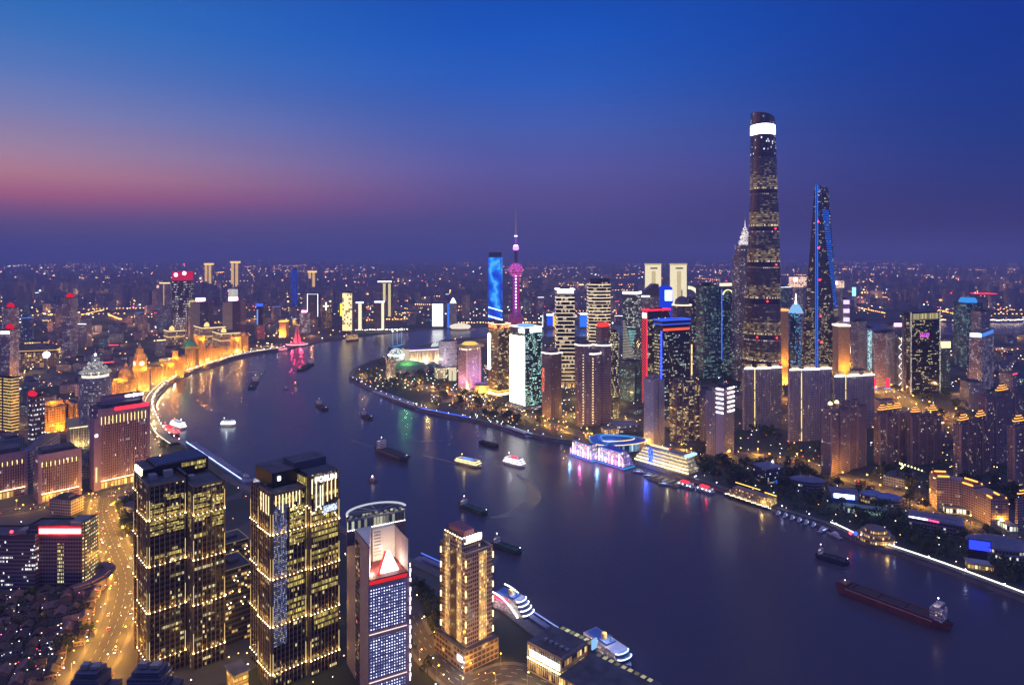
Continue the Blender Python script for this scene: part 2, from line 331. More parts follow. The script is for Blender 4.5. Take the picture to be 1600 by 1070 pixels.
# ------------------------------------------------------------------ roads and promenades
ASPH = PM((.055, .054, .055), .75, .25, .3); PAVE = PM((.13, .12, .115), .8, .2, .2); LINE = PM((.7, .7, .66), .6, .1, .5)
def chain(pts, n=6):
    # Catmull-Rom through the points
    out = []; q = [pts[0]] + list(pts) + [pts[-1]]
    for i in range(1, len(q) - 2):
        p0, p1, p2, p3 = q[i - 1:i + 3]
        for k in range(n):
            s = k / n
            out.append(tuple(.5 * (2 * p1[d] + (p2[d] - p0[d]) * s + (2 * p0[d] - 5 * p1[d] + 4 * p2[d] - p3[d]) * s * s + (3 * p1[d] - p0[d] - 3 * p2[d] + p3[d]) * s ** 3) for d in (0, 1)))
    return out + [pts[-1]]
def offs(pts, d):
    out = []
    for i, p in enumerate(pts):
        a, b_ = pts[max(0, i - 1)], pts[min(len(pts) - 1, i + 1)]; l = hypot(b_[0] - a[0], b_[1] - a[1]) or 1
        out.append((p[0] - (b_[1] - a[1]) / l * d, p[1] + (b_[0] - a[0]) / l * d))
    return out
def ribbon(mb, pts, d0, d1, z0, z1, m, sides=True):
    A, B = offs(pts, d0), offs(pts, d1)
    for i in range(len(pts) - 1):
        mb.face([(*B[i], z1), (*B[i + 1], z1), (*A[i + 1], z1), (*A[i], z1)][::-1] if d0 < d1 else [(*A[i], z1), (*B[i], z1), (*B[i + 1], z1), (*A[i + 1], z1)][::-1], m)
        if sides:
            mb.face([(*A[i], z0), (*A[i + 1], z0), (*A[i + 1], z1), (*A[i], z1)], m); mb.face([(*B[i], z0), (*B[i + 1], z0), (*B[i + 1], z1), (*B[i], z1)], m)
    return mb
def along(pts, step, start=0.0):
    acc = start
    for (x0, y0), (x1, y1) in zip(pts, pts[1:]):
        l = hypot(x1 - x0, y1 - y0); s = acc
        while s < l: f = s / l; yield (x0 + (x1 - x0) * f, y0 + (y1 - y0) * f, atan2(y1 - y0, x1 - x0)); s += step
        acc = s - l
ROADS = {}
def road(key, px, w, z, n=6):
    c = chain(P(px), n); ROADS[key] = (c, w)
    mb = MB(); ribbon(mb, c, -w / 2, w / 2, 0, z, ASPH, False); tag(mb.build('road'), kind='structure')
    mb = MB()
    for s in (-1, 1): ribbon(mb, c, s * (w / 2 + 3.5), s * w / 2, 0, z + .13, PAVE)
    tag(mb.build('pavement'), kind='structure')
    mb = MB()
    for off in (-w / 4, 0, w / 4):
        cc = offs(c, off)
        for x, y, r in along(cc, 12): dx, dy = cos(r), sin(r); mb.face([(x - dy * .12, y + dx * .12, z + .01), (x + dy * .12, y - dx * .12, z + .01), (x + dx * 5 + dy * .12, y + dy * 5 - dx * .12, z + .01), (x + dx * 5 - dy * .12, y + dy * 5 + dx * .12, z + .01)], LINE)
    tag(mb.build('road_markings'), kind='structure')
road('gold_street', [(110, 1110), (138, 1060), (168, 1005), (190, 950), (197, 905), (186, 870), (172, 838), (160, 800), (163, 776)], 25, .05)
road('cross_street', [(-60, 806), (0, 801), (70, 790), (150, 776), (214, 763), (262, 742), (300, 722)], 24, .06)
road('waterfront_road', [(214, 763), (236, 720), (228, 660), (232, 624), (255, 600), (290, 581), (345, 562), (400, 546), (438, 538)], 26, .07)
road('peninsula_avenue', [(640, 598), (700, 614), (760, 634), (830, 655), (900, 676), (980, 694), (1070, 706), (1170, 712), (1250, 722), (1330, 748), (1440, 786), (1600, 840)], 22, .05)
road('boulevard', [(1300, 566), (1345, 590), (1385, 612), (1430, 634), (1500, 652), (1600, 668)], 44, .06)
road('inner_street', [(1040, 540), (1100, 546), (1148, 556)], 26, .05)
road('hotel_street', [(1010, 1150), (900, 1085), (800, 1050), (735, 1068), (690, 1040), (655, 1000), (635, 960)], 20, .05)
def quayline(key, pts, lo, hi, z, w0, w1, m, name='promenade'):
    c = chain(pts, 5); ROADS[key] = (offs(c, (w0 + w1) / 2), abs(w1 - w0))
    mb = MB(); ribbon(mb, c, w0, w1, lo, hi, m); tag(mb.build(name), kind='structure'); return c
bund = quayline('bund', P(WSH[10:]), 0, 4.5, 0, 2, 20, PAVE)
eprom = quayline('eprom', P(ESH), 0, 1.2, 0, -9, -1.5, PAVE)
eprom2 = quayline('nprom', P(ESH[-2:] + NSH[:4]), 0, 1.2, 0, -12, -1.5, PAVE)
sprom = quayline('sprom', P(WSH[:9]), 0, 1.0, 0, 1.5, 12, PAVE)

for px, a_, b_ in (([(808, 742), (822, 752), (832, 764), (834, 776), (826, 788), (808, 799), (786, 806), (766, 808)], 3, 20), ([(714, 724), (690, 718), (660, 711)], 2, 9), ([(591, 702), (570, 694), (548, 686)], 2, 12), ([(396, 604), (404, 592), (414, 580)], 2, 10)): wake(chain(px, 5), a_, b_)
# ------------------------------------------------------------------ building frame: near corner at px C, left face to px L, right face to px R
def frame(L, C, R, top, base, th=None, depth=None):
    Y = YB(base); u = lambda p: (p - CX) / F
    if th is None:                                   # seen square on: front face L..R
        X = u(L) * Y; return X, Y, u(R) * Y - X, depth or (u(R) * Y - X) * .8, ZT(top, Y), 0.0
    r = radians(th); X = u(C) * Y
    bb = (u(R) * Y - X) / (cos(r) - u(R) * sin(r)); aa = (u(L) * Y - X) / (-sin(r) - u(L) * cos(r))
    return X, Y, bb, aa, ZT(top, Y), r
def bld(name, label, cat, L, C, R, top, base, th=None, depth=None, group=None):
    X, Y, bb, aa, h, r = frame(L, C, R, top, base, th, depth)
    return thing(name, label, cat, (X, Y, 0), r, group), bb, aa, h
RED = EM((1, .03, .03), 6); REDL = EM((1, .02, .04), 3); BLUEL = EM((.03, .15, 1), 5); WHITEL = EM((1, .95, .9), 6); GOLDL = EM((1, .62, .2), 5); CREAML = EM((1, .85, .6), 4); PINKL = EM((1, .1, .4), 4); CYANL = EM((.1, .7, 1), 4)
BEACON = EM((1, .02, .03), 14)
def plant(root, b, a, h, m=ROOF, k=.5, hh=5):
    part('plant_room', root, MB().box(b * (.5 - k / 2), b * (.5 + k / 2), a * (.5 - k / 2), a * (.5 + k / 2), h, h + hh, m))
def parapet(root, b, a, h, m, t=.6, hh=1.4):
    mb = MB()
    for x0, x1, y0, y1 in ((-.3, b + .3, -.3, t), (-.3, b + .3, a - t, a + .3), (-.3, t, t, a - t), (b - t, b + .3, t, a - t)): mb.box(x0, x1, y0, y1, h + .02, h + hh, m)
    part('parapet', root, mb)
def rim(root, b, a, h, m, w=1.0, hh=1.2, name='light_band', z=None):
    z = h if z is None else z; mb = MB()
    for x0, x1, y0, y1 in ((-w, b + w, -w, -.05), (-w, -.05, -.05, a + .05), (b + .05, b + w, -.05, a + .05), (-w, b + w, a + .05, a + w)): mb.box(x0, x1, y0, y1, z, z + hh, m)
    part(name, root, mb)
def mast(root, x, y, z0, z1, r=.6, m=STEEL, tip=None):
    part('mast', root, MB().tube((x, y, z0), (x, y, z1), r, m, 6, r * .3))
    if tip: part('beacon', root, MB().ball((x, y, z1), max(.8, r * 1.6), tip, 6, 4))
def tower(name, label, L, C, R, top, base, th, fa, roof=ROOF, cat='tower', group=None, depth=None, crown=None, pod=None, podm=None):
    r, b, a, h = bld(name, label, cat, L, C, R, top, base, th, depth, group)
    part('wall', r, MB().box(0, b, 0, a, 0, h, fa, roof, False))
    parapet(r, b, a, h, roof)
    if crown != 'bare': plant(r, b, a, h, roof, .45, max(3, h * .035))
    if pod: part('podium', r, MB().box(-b * pod, b * (1 + pod), -a * pod, a * (1 + pod), 0, min(h * .2, 18), podm or FA((.2, .18, .17), lit=.4, cols=GOLD, row=.3), ROOF, False))
    return r, b, a, h
# ================================================================== the supertall twisting tower
Yc = 1545.0; Xc = (1192 - CX) / F * Yc
r = thing('twisting_skyscraper', 'tallest skyscraper, round twisting glass tower with lit white band near its sloped top', 'skyscraper', (Xc, Yc, 0))
f_in = FA((.10, .09, .10), (.06, .055, .06), 5.2, 4.3, 1.0, .5, .16, ((1, .72, .3), (1, .84, .5)), .16, .2, .3)
f_lo = FA((.14, .12, .10), (.10, .085, .06), 5.2, 4.3, 1.0, .6, .74, ((1, .66, .2), (1, .80, .38)), .30, .5, .4)
f_gl = FA((.05, .05, .07), (.03, .03, .05), 3, 4.3, .94, .8, .05, WHITE, 1.2, .0, .25)
m_dark = PM((.03, .03, .05), .25)
def tw(z, k=1.0, n=36):
    t_ = z / 632; R_ = 45.5 * (1 - .45 * t_ ** .85) * k; rot = radians(110) * t_ + .5; pts = []
    for i in range(n):
        a = 2 * pi * i / n; d = R_ * (1 + .075 * cos(3 * a))
        nd = ((a - pi * .0 + pi) % (2 * pi)) - pi
        if abs(nd) < .12: d *= .90
        pts.append((d * cos(a + rot), d * sin(a + rot), z))
    return pts
zones = [(8, 70), (77, 126), (135, 203), (215, 287), (296, 367), (376, 451), (459, 531), (538, 582), (606, 612)]
def tring(z0, z1, m, k=1.0, n=8): return MB().loft([tw(z0 + (z1 - z0) * i / n, k) for i in range(n + 1)], m, ROOF)
part('podium', r, MB().loft([tw(0, 1.05), tw(8, 1.05)], FA((.3, .28, .25), lit=.5, cols=GOLD), ROOF))
for i, (z0, z1) in enumerate(zones):
    zm = z0 + (z1 - z0) * .42; o = part('glass_zone', r, tring(z0, zm, f_lo if i < 7 else f_gl, 1, 5)); part('glass_zone', r, tring(zm, z1, f_in if i < 7 else f_gl, 1, 6))
    zt = zones[i + 1][0] if i < len(zones) - 1 else z1
    if zt > z1 and i < 7: part('dark_belt', r, tring(z1, zt, m_dark, .965, 2))
    if i < 7:
        part('light_ring', o, tring(z0 + 1, z0 + 4.4, FA((.3, .25, .2), (.2, .15, .1), 3, 40, .7, 1, .62, ((1, .74, .36), (1, .85, .5)), 1.1), 1.006, 1))
        if i in (1, 3, 4, 5): part('light_ring', o, tring(z1 - 4, z1 - 1.5, FA((.3, .25, .2), (.2, .15, .1), 4, 40, .5, 1, .4, ((1, .74, .36), (1, .9, .7)), .9), 1.006, 1))
part('lit_screen', r, tring(585, 605, EM((.9, .9, 1), 5, True), 1.01, 4))
top_ = tw(612, 1.0); rr = MB()
rr.loft([top_, [(x, y, 628 + 6 * (-x) / 26) for x, y, z in tw(628, 1.0)]], f_gl, DARK); part('sloped_crown', r, rr)
for z, q in ((210, 20), (130, 24), (291, 22), (74, 27), (130, 18), (371, 21)): p = tw(z, 1.02)[q]; part('beacon', r, MB().ball((p[0], p[1], p[2]), 1.6, BEACON, 6, 4))
# ================================================================== bottle-opener tower: square base, two corners cut to a blade
Y = 1700.0; ux = lambda p, yy=Y: (p - CX) / F * yy
A_ = Vector((ux(1275.5), Y)); B_ = Vector((ux(1291.5, Y + 68), Y + 68)); C_ = Vector((ux(1249, Y + 30), Y + 30)); D_ = Vector((ux(1319, Y + 26), Y + 26))
O_ = A_; zt = ZT(289, Y)
r = thing('blade_skyscraper', 'tapering dark blade tower with a blue lit vertical seam and an opening at its top', 'skyscraper', (A_.x, A_.y, 0))
f_sw = FA((.08, .07, .08), (.04, .04, .05), 3.2, 4.1, 1, .5, .22, ((1, .75, .3), (1, .9, .6)), .5, .25, .3)
f_sw2 = FA((.08, .07, .08), (.04, .04, .05), 3.2, 4.1, .95, .45, .05, ((1, .75, .3), (1, .9, .6)), .9, .06, .3)
def sw(z):
    s = max(.10, 1 - .90 * (z / zt) ** .92); A, B, C, D = (v - O_ for v in (A_, B_, C_, D_))
    pts = [A, A.lerp(D, s), B.lerp(D, s), B, B.lerp(C, s), A.lerp(C, s)]
    return [(p.x, p.y, z) for p in pts]
zo0, zo1 = ZT(327, Y), ZT(301, Y)
part('shaft_lower', r, MB().loft([sw(z) for z in (0, 60, 120, 180)], f_sw, ROOF)); part('shaft_upper', r, MB().loft([sw(z) for z in (180, 260, 340, zo0)], f_sw2, ROOF))
for k0, k1 in ((0, .22), (.80, 1)):
    def leg(z):
        R = sw(z); a, b_ = Vector(R[0]), Vector(R[3]); s1, s2 = Vector(R[1]), Vector(R[5])
        P0 = [Vector(R[1]).lerp(Vector(R[2]), k0), Vector(R[1]).lerp(Vector(R[2]), k1), Vector(R[5]).lerp(Vector(R[4]), k1), Vector(R[5]).lerp(Vector(R[4]), k0)]
        return P0
    part('opening_side', r, MB().loft([leg(zo0), leg((zo0 + zo1) / 2), leg(zo1)], f_sw2, ROOF))
part('top_bridge', r, MB().loft([sw(zo1), sw(zt)], f_sw2, ROOF, True))
BL = EM((.004, .15, 1), 1.5, True); BL2 = EM((.01, .17, 1), 1.1)
mb = MB()
for dx in (-2.3, 2.3): mb.box(dx - .9, dx + .9, -2.4, -.2, 4, zt, BL)
part('seam_light', r, mb); part('seam_channel', r, MB().box(-3.6, 3.6, -1.6, -.3, 3, zt, PM((.05, .08, .2), .3)))
mb = MB()
for i in range(46):
    z = 180 + (zo0 - 182) * i / 45; R = sw(z); a, q = Vector(R[1]), Vector(R[2]); q = a.lerp(q, .8); nn = Vector((q.y - a.y, -(q.x - a.x), 0)).normalized() * .7
    part('edge_light_bar', r, MB().loft([[tuple(a + nn), tuple(q + nn), tuple(q), tuple(a)], [tuple(p + Vector((0, 0, 1.5))) for p in (a + nn, q + nn, q, a)]], BL2, None, True))
mb = MB()
for i in range(4):
    z = zo1 + 3 + (zt - zo1 - 4) * i / 4; R = sw(z); a, b_ = Vector(R[1]), Vector(R[0]); nn = Vector((.5, -.9, 0)) * .7
    mb.loft([[tuple(b_.lerp(a, .12) + nn), tuple(a + nn), tuple(a), tuple(b_.lerp(a, .12))], [tuple(p + Vector((0, 0, 1.3))) for p in (b_.lerp(a, .12) + nn, a + nn, a, b_.lerp(a, .12))]], BL2, None, True)
part('top_light_bars', r, mb)
mb = MB()
for z in (95, 160, 250, 330, 395):
    R = sw(z); a, b_ = Vector(R[1]), Vector(R[0]); q = b_.lerp(a, .2); part('beacon', r, MB().ball((q.x + .5, q.y - 2, z), 2, BEACON, 6, 4))
# ================================================================== stepped pagoda-like skyscraper behind
r = thing('stepped_skyscraper', 'stepped skyscraper with a white lit crown and spire half hidden by the tallest tower', 'skyscraper', (ux(1164, 1715), 1715, 0), radians(12))
f_jm = FA((.28, .25, .26), (.03, .03, .05), 2.2, 3.8, .5, .6, .13, WHITE, 1.0, .03, .5)
tiers = [(0, 190, 27), (190, 262, 25.5), (262, 312, 24), (312, 337, 20)]
for z0, z1, k in tiers:
    c = k * .72; part('tier', r, MB().prism([(-k, -c), (-c, -k), (c, -k), (k, -c), (k, c), (c, k), (-c, k), (-k, c)], z0, z1, f_jm, ROOF))
cr = LEDS(2.2, 2.6, (1, .86, .78), 2.0, (.4, .35, .33), .7, (1, .95, .9), .4)
for z0, z1, k in ((337, 349, 17), (350, 361, 13), (362, 372, 9), (373, 381, 5.5)):
    part('crown_tier', r, MB().lathe([(k * .86, z0), (k, z0 + (z1 - z0) * .6), (k * .8, z1)], cr, 8))
part('spire', r, MB().tube((0, 0, 381), (0, 0, 404), 1.6, cr, 6, .4))
# ================================================================== ball-and-spire television tower
Y = 2380.0; r = thing('television_tower', 'pink lit television tower with stacked balls and a tall thin antenna', 'television tower', (ux(806, Y), Y, 0))
PK = EM((.62, .03, .34), .6, True); PK2 = LEDS(4, 3.2, (1, .10, .5), 1.1, (.35, .05, .22), .8, (.75, .15, .8), .3); PUR = EM((.32, .09, .75), .8)
zz_ = lambda py: ZT(py, Y)
for k in range(3):
    a = 2 * pi * k / 3 + .4; part('column', r, MB().tube((9.5 * cos(a), 9.5 * sin(a), 70), (8 * cos(a), 8 * sin(a), zz_(428)), 3.8, PUR if k == 2 else PK, 10))
for k in range(3):
    a = 2 * pi * k / 3 + .9; part('leg', r, MB().tube((62 * cos(a), 62 * sin(a), 0), (14 * cos(a), 14 * sin(a), 96), 4.2, PK, 8))
part('lower_ball', r, MB().ball((0, 0, 88), 27, LEDS(4, 3.2, (.8, .1, .45), .5, (.2, .05, .14), .7, (.5, .1, .6), .5), 20, 12))
mb = MB()
for i in range(11): mb.ball((0, -14, 130 + i * 11), 2.6, EM((1, .75, 1), 5), 6, 4)
part('small_lamps', r, mb)
part('upper_ball', r, MB().ball((0, 0, zz_(422)), 25, PK2, 24, 14)); part('ball_belt', r, MB().lathe([(25.6, zz_(426.6)), (25.9, zz_(425.8))], DARK, 24))
part('upper_shaft', r, MB().tube((0, 0, zz_(413)), (0, 0, zz_(389)), 6, PM((.10, .08, .22), .4), 10))
part('top_ball', r, MB().lathe([(7, zz_(391)), (10.5, zz_(389)), (10.5, zz_(386.5)), (8, zz_(385))], EM((.8, .28, 1), 2.2), 14))
part('top_disc', r, MB().lathe([(8.5, zz_(384.6)), (6, zz_(383.2))], EM((1, .9, 1), 6), 12))
o = part('antenna', r, MB().tube((0, 0, zz_(384)), (0, 0, zz_(371)), 4, PUR, 8, 3).tube((0, 0, zz_(371)), (0, 0, zz_(352)), 3.0, EM((.35, .3, .6), .45), 8, 2.4).tube((0, 0, zz_(352)), (0, 0, zz_(328)), 2.2, EM((.35, .3, .6), .4), 6, 1.4))
part('antenna_lamp', o, MB().lathe([(5.5, zz_(369.5)), (4.5, zz_(368))], EM((1, .95, 1), 5), 10))
# ================================================================== tower with the white screen
r, b, a, h = bld('screen_tower', 'office tower by the river whose left face is one huge white lit screen', 'tower', 796.5, 820.5, 847, 522, 641, 36)
f_au = FA((.03, .04, .05), (.02, .035, .045), 2.0, 3.6, .96, .5, .14, TEAL, 1.5, .42, .3)
part('wall', r, MB().box(0, b, 0, a, 0, h, f_au, ROOF, False)); part('screen', r, MB().box(-.9, -.1, .6, a - .8, 9, h - 5, EM((1, .97, .93), 3.0, True)))
part('crown', r, MB().box(1, b - 1, 1, a - 1, h, h + 12, PM((.1, .1, .14), .4), ROOF)); part('sign', r, MB().box(.6, 1.4, 3, a * .45, h + 1.5, h + 9, EM((.75, .85, 1), 6)), None)
part('sign', r, MB().box(b * .3, b * .98, .2, .9, h + 2, h + 10, EM((.8, .9, 1), 6)))
rim(r, b, a, h, EM((.9, .95, 1), 4), 1, 1, z=h + 12); plant(r, b, a, h + 12, EM((.3, .6, 1), 1.6), .5, 5)
part('podium', r, MB().box(-8, b + 8, -9, a + 6, 0, 7, FA((.2, .2, .2), lit=.5, cols=WHITE), ROOF, False)); parapet(r, b, a, h, DARK)
# ================================================================== curved bronze tower with the orange sign
r, b, a, h = bld('bronze_tower', 'rounded bronze glass tower with orange roof sign and glowing gold base', 'tower', 763, 779, 797.5, 512, 621, 40)
n = 14; arc = [(b * .0, a), *[(b * .5 - b * .5 * cos(pi * i / n / 1.0 * .5), a * .5 - a * .5 * sin(pi * i / n * .5)) for i in range(n + 1)], (b, 0), (b, a)]
f_br = FA((.16, .11, .07), (.08, .06, .04), 1.8, 3.6, .95, .6, .08, ((1, .7, .25), (1, .85, .5)), 1.0, .22, .4)
part('wall', r, MB().box(0, b, 0, a, 0, h, f_br, ROOF, False)); rim(r, b, a, h, GOLDL, 1.8, 5, 'base_glow_ring', 4); rim(r, b, a, h, EM((1, .5, .06), 2.2), .8, 2.5, 'base_light', 12)
part('led_strip', r, MB().box(-1.4, -.1, a * .78, a * 1.0, h * .38, h * .9, EM((.85, .9, 1), 6)))
part('sign_frame', r, MB().box(-.2, b + .2, -.2, a, h, h + 7, PM((.25, .1, .06), .5), ROOF)); part('sign', r, MB().box(b * .1, b * .95, -1.4, -.3, h - 2, h + 6, LEDS(2.2, 4, (1, .3, .1), 5, (.3, .06, .03), .7)))
part('sign', r, MB().box(-1.4, -.3, a * .1, a * .9, h - 2, h + 6, LEDS(2.2, 4, (1, .3, .1), 5, (.3, .06, .03), .7))); rim(r, b, a, h, EM((1, .7, .5), 3), 1, 1, z=h + 7)
part('podium', r, MB().box(-6, b + 16, -6, a, 0, 4, CONC, ROOF, False)); plant(r, b, a, h + 7)
# ================================================================== striped light towers
BND = BANDS((.3, .27, .24), (1, .80, .5), 9.2, .17, 2.3); BND2 = BANDS((.3, .27, .24), (1, .78, .46), 8.0, .2, 2.0)
r, b, a, h = bld('striped_tower', 'tall slim tower ringed by white-gold light lines, behind the plain brown blocks', 'tower', 869, None, 898, 462, 606, None, 44)
part('wall', r, MB().box(0, b, 0, a, 14, h, BND, ROOF)); part('crown', r, MB().box(1.2, b - 1.2, 1.2, a - 1.2, h, h + 13, PM((.4, .38, .36), .5), ROOF)); rim(r, b, a, h + 14, WHITEL, .6, 1.2); part('crown_light', r, MB().box(2, b - 2, .3, 1.1, h + 5, h + 13, EM((1, .92, .8), 1.6)))
part('base_hall', r, MB().box(-1, b + 1, -1, a + 1, 0, 14, FA((.4, .33, .2), (.3, .22, .1), 4, 12, .7, .8, .8, GOLD, 1.6), ROOF, False)); plant(r, b, a, h + 14)
mb = MB()
for i in range(20): z = 18 + i * 9.2 * 1.0; mb.box(-1.2, b + 1.2, -1.4, -.05, z, z + 1.0, STONE) if z < h - 3 else None
part('balcony_ledges', r, mb)
r, b, a, h = bld('curved_striped_tower', 'curved tower of gold light rings with a dark slanted cap, right of the slimmer one', 'tower', 920, None, 954, 441, 600, None, 44)
n = 12; front = [(b * i / n, -a * .22 * sin(pi * i / n)) for i in range(n + 1)]
pl = front + [(b, a), (0, a)]
part('wall', r, MB().prism(pl, 0, h, BND2, ROOF)); part('cap', r, MB().prism([(x * .9 + b * .05, y * .9) for x, y in pl], h, h + 9, PM((.05, .05, .09), .4)))
mb = MB()
for i in range(26):
    z = 12 + i * 10
    if z < h: mb.prism([(x * 1.04 - b * .02, y * 1.04 - 1.1) for x, y in front] + [(b * 1.01, 2), (-b * .01, 2)], z, z + .9, STONE, None, True)
part('balcony_ledges', r, mb)
# ================================================================== brown twin residential block with white arcs
WA = EM((1, .93, .82), 5)
f_bw = FA((.27, .2, .2), (.035, .03, .04), 2.6, 3.1, .55, .5, .035, WARM, 1.3, 0, .7)
r, b, a, h = bld('brown_apartment_tower', 'plum brown apartment cluster of three rounded shafts capped by white light arcs', 'apartment tower', 904, 933, 962, 540, 668, 44)
def rshaft(x, y, k, h_, nm='shaft'):
    n = 14; poly = [(x + k * cos(2 * pi * i / n) * (1 if i % 2 else .96), y + k * sin(2 * pi * i / n) * (1 if i % 2 else .96)) for i in range(n)]
    part(nm, r, MB().prism(poly, 0, h_, f_bw, ROOF))
    mb = MB()
    for i in range(n): p, q = poly[i], poly[(i + 1) % n]; mb.strip([(x + (p[0] - x) * 1.05, y + (p[1] - y) * 1.05), (x + (q[0] - x) * 1.05, y + (q[1] - y) * 1.05)], .8, h_ - 3.2, 1.5, WA)
    o = [c for c in r.children if c.name.startswith(nm)][-1]; part('light_arc', o, mb); part('roof_room', o, MB().lathe([(k * .55, h_), (k * .55, h_ + 5)], f_bw, 10, (x, y), ROOF))
rshaft(b * .24, b * .42, b * .30, h - 14); rshaft(b * .02, a * .72, b * .30, h + 2); rshaft(b * .78, a * .5, b * .32, h - 1)
mb = MB()
for i in range(24): mb.ball((b * .24 - b * .215, b * .42 - b * .225, 6 + i * 5.1), .7, EM((1, .7, .3), 7), 5, 3)
part('corner_lamps', r, mb)
mb = MB()
for i in range(24): mb.ball((b * .02 - b * .26, a * .72 - b * .18, 6 + i * 5.4), .6, EM((1, .7, .3), 7), 5, 3)
part('corner_lamps', r, mb)
r, b, a, h = bld('dark_apartment_tower', 'dark plum apartment tower with one white light arc, right of the white screen tower', 'apartment tower', 847, 861, 877.5, 551, 655, 42)
part('wall', r, MB().box(0, b, 0, a, 0, h, f_bw, ROOF, False)); rim(r, b, a, h, WA, .9, 1.6, 'light_arc', h - 3); plant(r, b, a, h, f_bw, .6, 6)
mb = MB()
for k in range(6): mb.box(b * (k + .3) / 6, b * (k + .5) / 6, -.9, -.05, 0, h - 4, BROWN)
part('fins', r, mb); part('led_strip', r, MB().box(-1, -.1, a * .75, a, h * .4, h * .75, LEDS(2, 2, (1, .2, .1), 2.5, (.2, .05, .03), .7)))
# ================================================================== other towers of the business district
FG = {}
fa_teal = FA((.09, .14, .16), (.04, .08, .10), 2.4, 3.7, .85, .5, .14, TEAL, .55, .14, .3)
fa_blue = FA((.03, .04, .06), (.015, .025, .04), 2.6, 3.8, .9, .5, .12, ((1, .85, .45), (.5, .9, 1)), .9, .14, .25)
fa_grey = FA((.30, .28, .30), (.06, .065, .08), 2.6, 3.6, .6, .5, .16, WHITE, .55, .06, .6)
fa_pink = FA((.34, .26, .27), (.07, .06, .07), 2.6, 3.4, .55, .55, .24, ((1, .85, .75), (.95, .8, 1)), .7, .10, .6)
fa_dark = FA((.05, .05, .06), (.02, .02, .03), 2.8, 3.7, .8, .5, .10, YEL, 1.0, .12, .3)
fa_res = FA((.34, .29, .32), (.04, .04, .05), 2.7, 3.0, .5, .5, .07, WARM, 1.1, 0, .7)
fa_whl = FA((.55, .5, .5), (.08, .075, .09), 2.4, 3.0, .62, .5, .06, WARM, .8, 0, .7)
fa_brn = FA((.33, .23, .21), (.06, .045, .05), 2.8, 3.0, .5, .5, .08, ((1, .75, .35), (1, .9, .65)), 1.0, 0, .75)
fa_gold = FA((.16, .14, .16), (.03, .03, .04), 2.6, 3.0, .75, .55, .26, ((1, .7, .2), (1, .8, .4)), 1.1, .2, .6)
def hatch(name, col, es):
    m, t = mat('red_hatch'); bb_ = N(t, 'ShaderNodeBsdfPrincipled'); oo = N(t, 'ShaderNodeOutputMaterial'); t.links.new(bb_.outputs[0], oo.inputs[0])
    uvn = N(t, 'ShaderNodeUVMap'); sp = N(t, 'ShaderNodeSeparateXYZ'); t.links.new(uvn.outputs[0], sp.inputs[0])
    d = M2(t, 'FRACT', M2(t, 'DIVIDE', M2(t, 'ADD', sp.outputs[1], M2(t, 'MULTIPLY', sp.outputs[0], .55)), 6.0))
    bb_.inputs['Emission Color'].default_value = (*col, 1); t.links.new(M2(t, 'MULTIPLY', M2(t, 'LESS_THAN', d, .32), es), bb_.inputs['Emission Strength'])
    bb_.inputs['Base Color'].default_value = (.03, .02, .03, 1); bb_.inputs['Roughness'].default_value = .3; m.cycles.emission_sampling = 'NONE'; return m
# red-outlined tower and the blue-ringed tower in front of it
r, b, a, h = tower('red_outlined_tower', 'dark glass tower outlined in red light with slanting red lines down its left side', 1003, 1011, 1047, 487, 632, 24, fa_dark, DARK, depth=None)
part('light_lines', r, MB().box(-.8, -.1, .5, a - .5, h * .02, h - 1, hatch('h', (1, .06, .10), 1.4))); rim(r, b, a, h, EM((1, .02, .05), 3), 1, 3, z=h + 1.5)
part('corner_light', r, MB().box(-1.2, .3, -1.2, .3, h * .3, h, EM((1, .03, .08), 1.6))); part('sign', r, MB().box(-1.5, -.2, a * .1, a * .8, h - 14, h - 3, EM((1, .8, .85), 5)))
r, b, a, h = tower('blue_ringed_tower', 'dark office tower with a blue lit roof ring above a thin red band', 1022, 1035, 1078, 514, 655, 26, fa_blue, DARK, crown='bare')
part('recess', r, MB().box(1.5, b - 1.5, 1.5, a - 1.5, h, h + 7, DARK)); part('red_band', r, MB().box(b * .02, b * .98, -.6, -.05, h - 4, h + .5, EM((1, .10, .04), 1.5)))
part('roof_ring', r, MB().box(-.5, b + .5, -.5, a + .5, h + 7, h + 16, PM((.03, .05, .2), .3), ROOF)); rim(r, b, a, h, EM((.03, .10, 1), 4.5), 1.4, 1.6, z=h + 15.5, name='blue_light_ring'); rim(r, b, a, h, EM((.04, .10, .8), 2), 1.2, 1.2, z=h + 7.5, name='blue_light_ring')
part('led_strip', r, MB().box(-1.2, -.1, 1, 4.2, h * .18, h - 4, EM((.03, .08, 1), 3.5))); part('left_windows', r, MB().box(-.5, -.05, 6, a - 1, h * .2, h - 8, FA((.05, .05, .06), bay=3, flr=6, fw=.8, fh=.35, lit=.8, cols=YEL, es=.9)))
# triangle-pattern tower
r, b, a, h = bld('triangle_pattern_tower', 'greenish tower with a lit triangle pattern on its faces and a white top band', 'tower', 973, 994, 1002, 460, 606, 62)
fa_tri = FA((.16, .16, .15), (.05, .07, .07), 3, 3.7, .9, .5, .10, ((.9, .95, .8), (.8, 1, .85)), .9, .25, .4)
part('wall', r, MB().box(0, b, 0, a, 0, h, fa_tri, ROOF, False)); rim(r, b, a, h, EM((1, .93, .9), 2.6), .6, 6, 'top_band', h)
part('roof', r, MB().box(0, b, 0, a, h, h + 6, ROOF))
lm = BANDS((.2, .2, .2), (.9, .9, .7), 3.7, .35, .6)
part('triangle_panel', r, MB().loft([[(-.7, a * .02, h * .24), (-.7, a * .98, h * .24), (-.05, a * .98, h * .24), (-.05, a * .02, h * .24)], [(-.7, a * .85, h * .72), (-.7, a * .98, h * .72), (-.05, a * .98, h * .72), (-.05, a * .85, h * .72)]], lm))
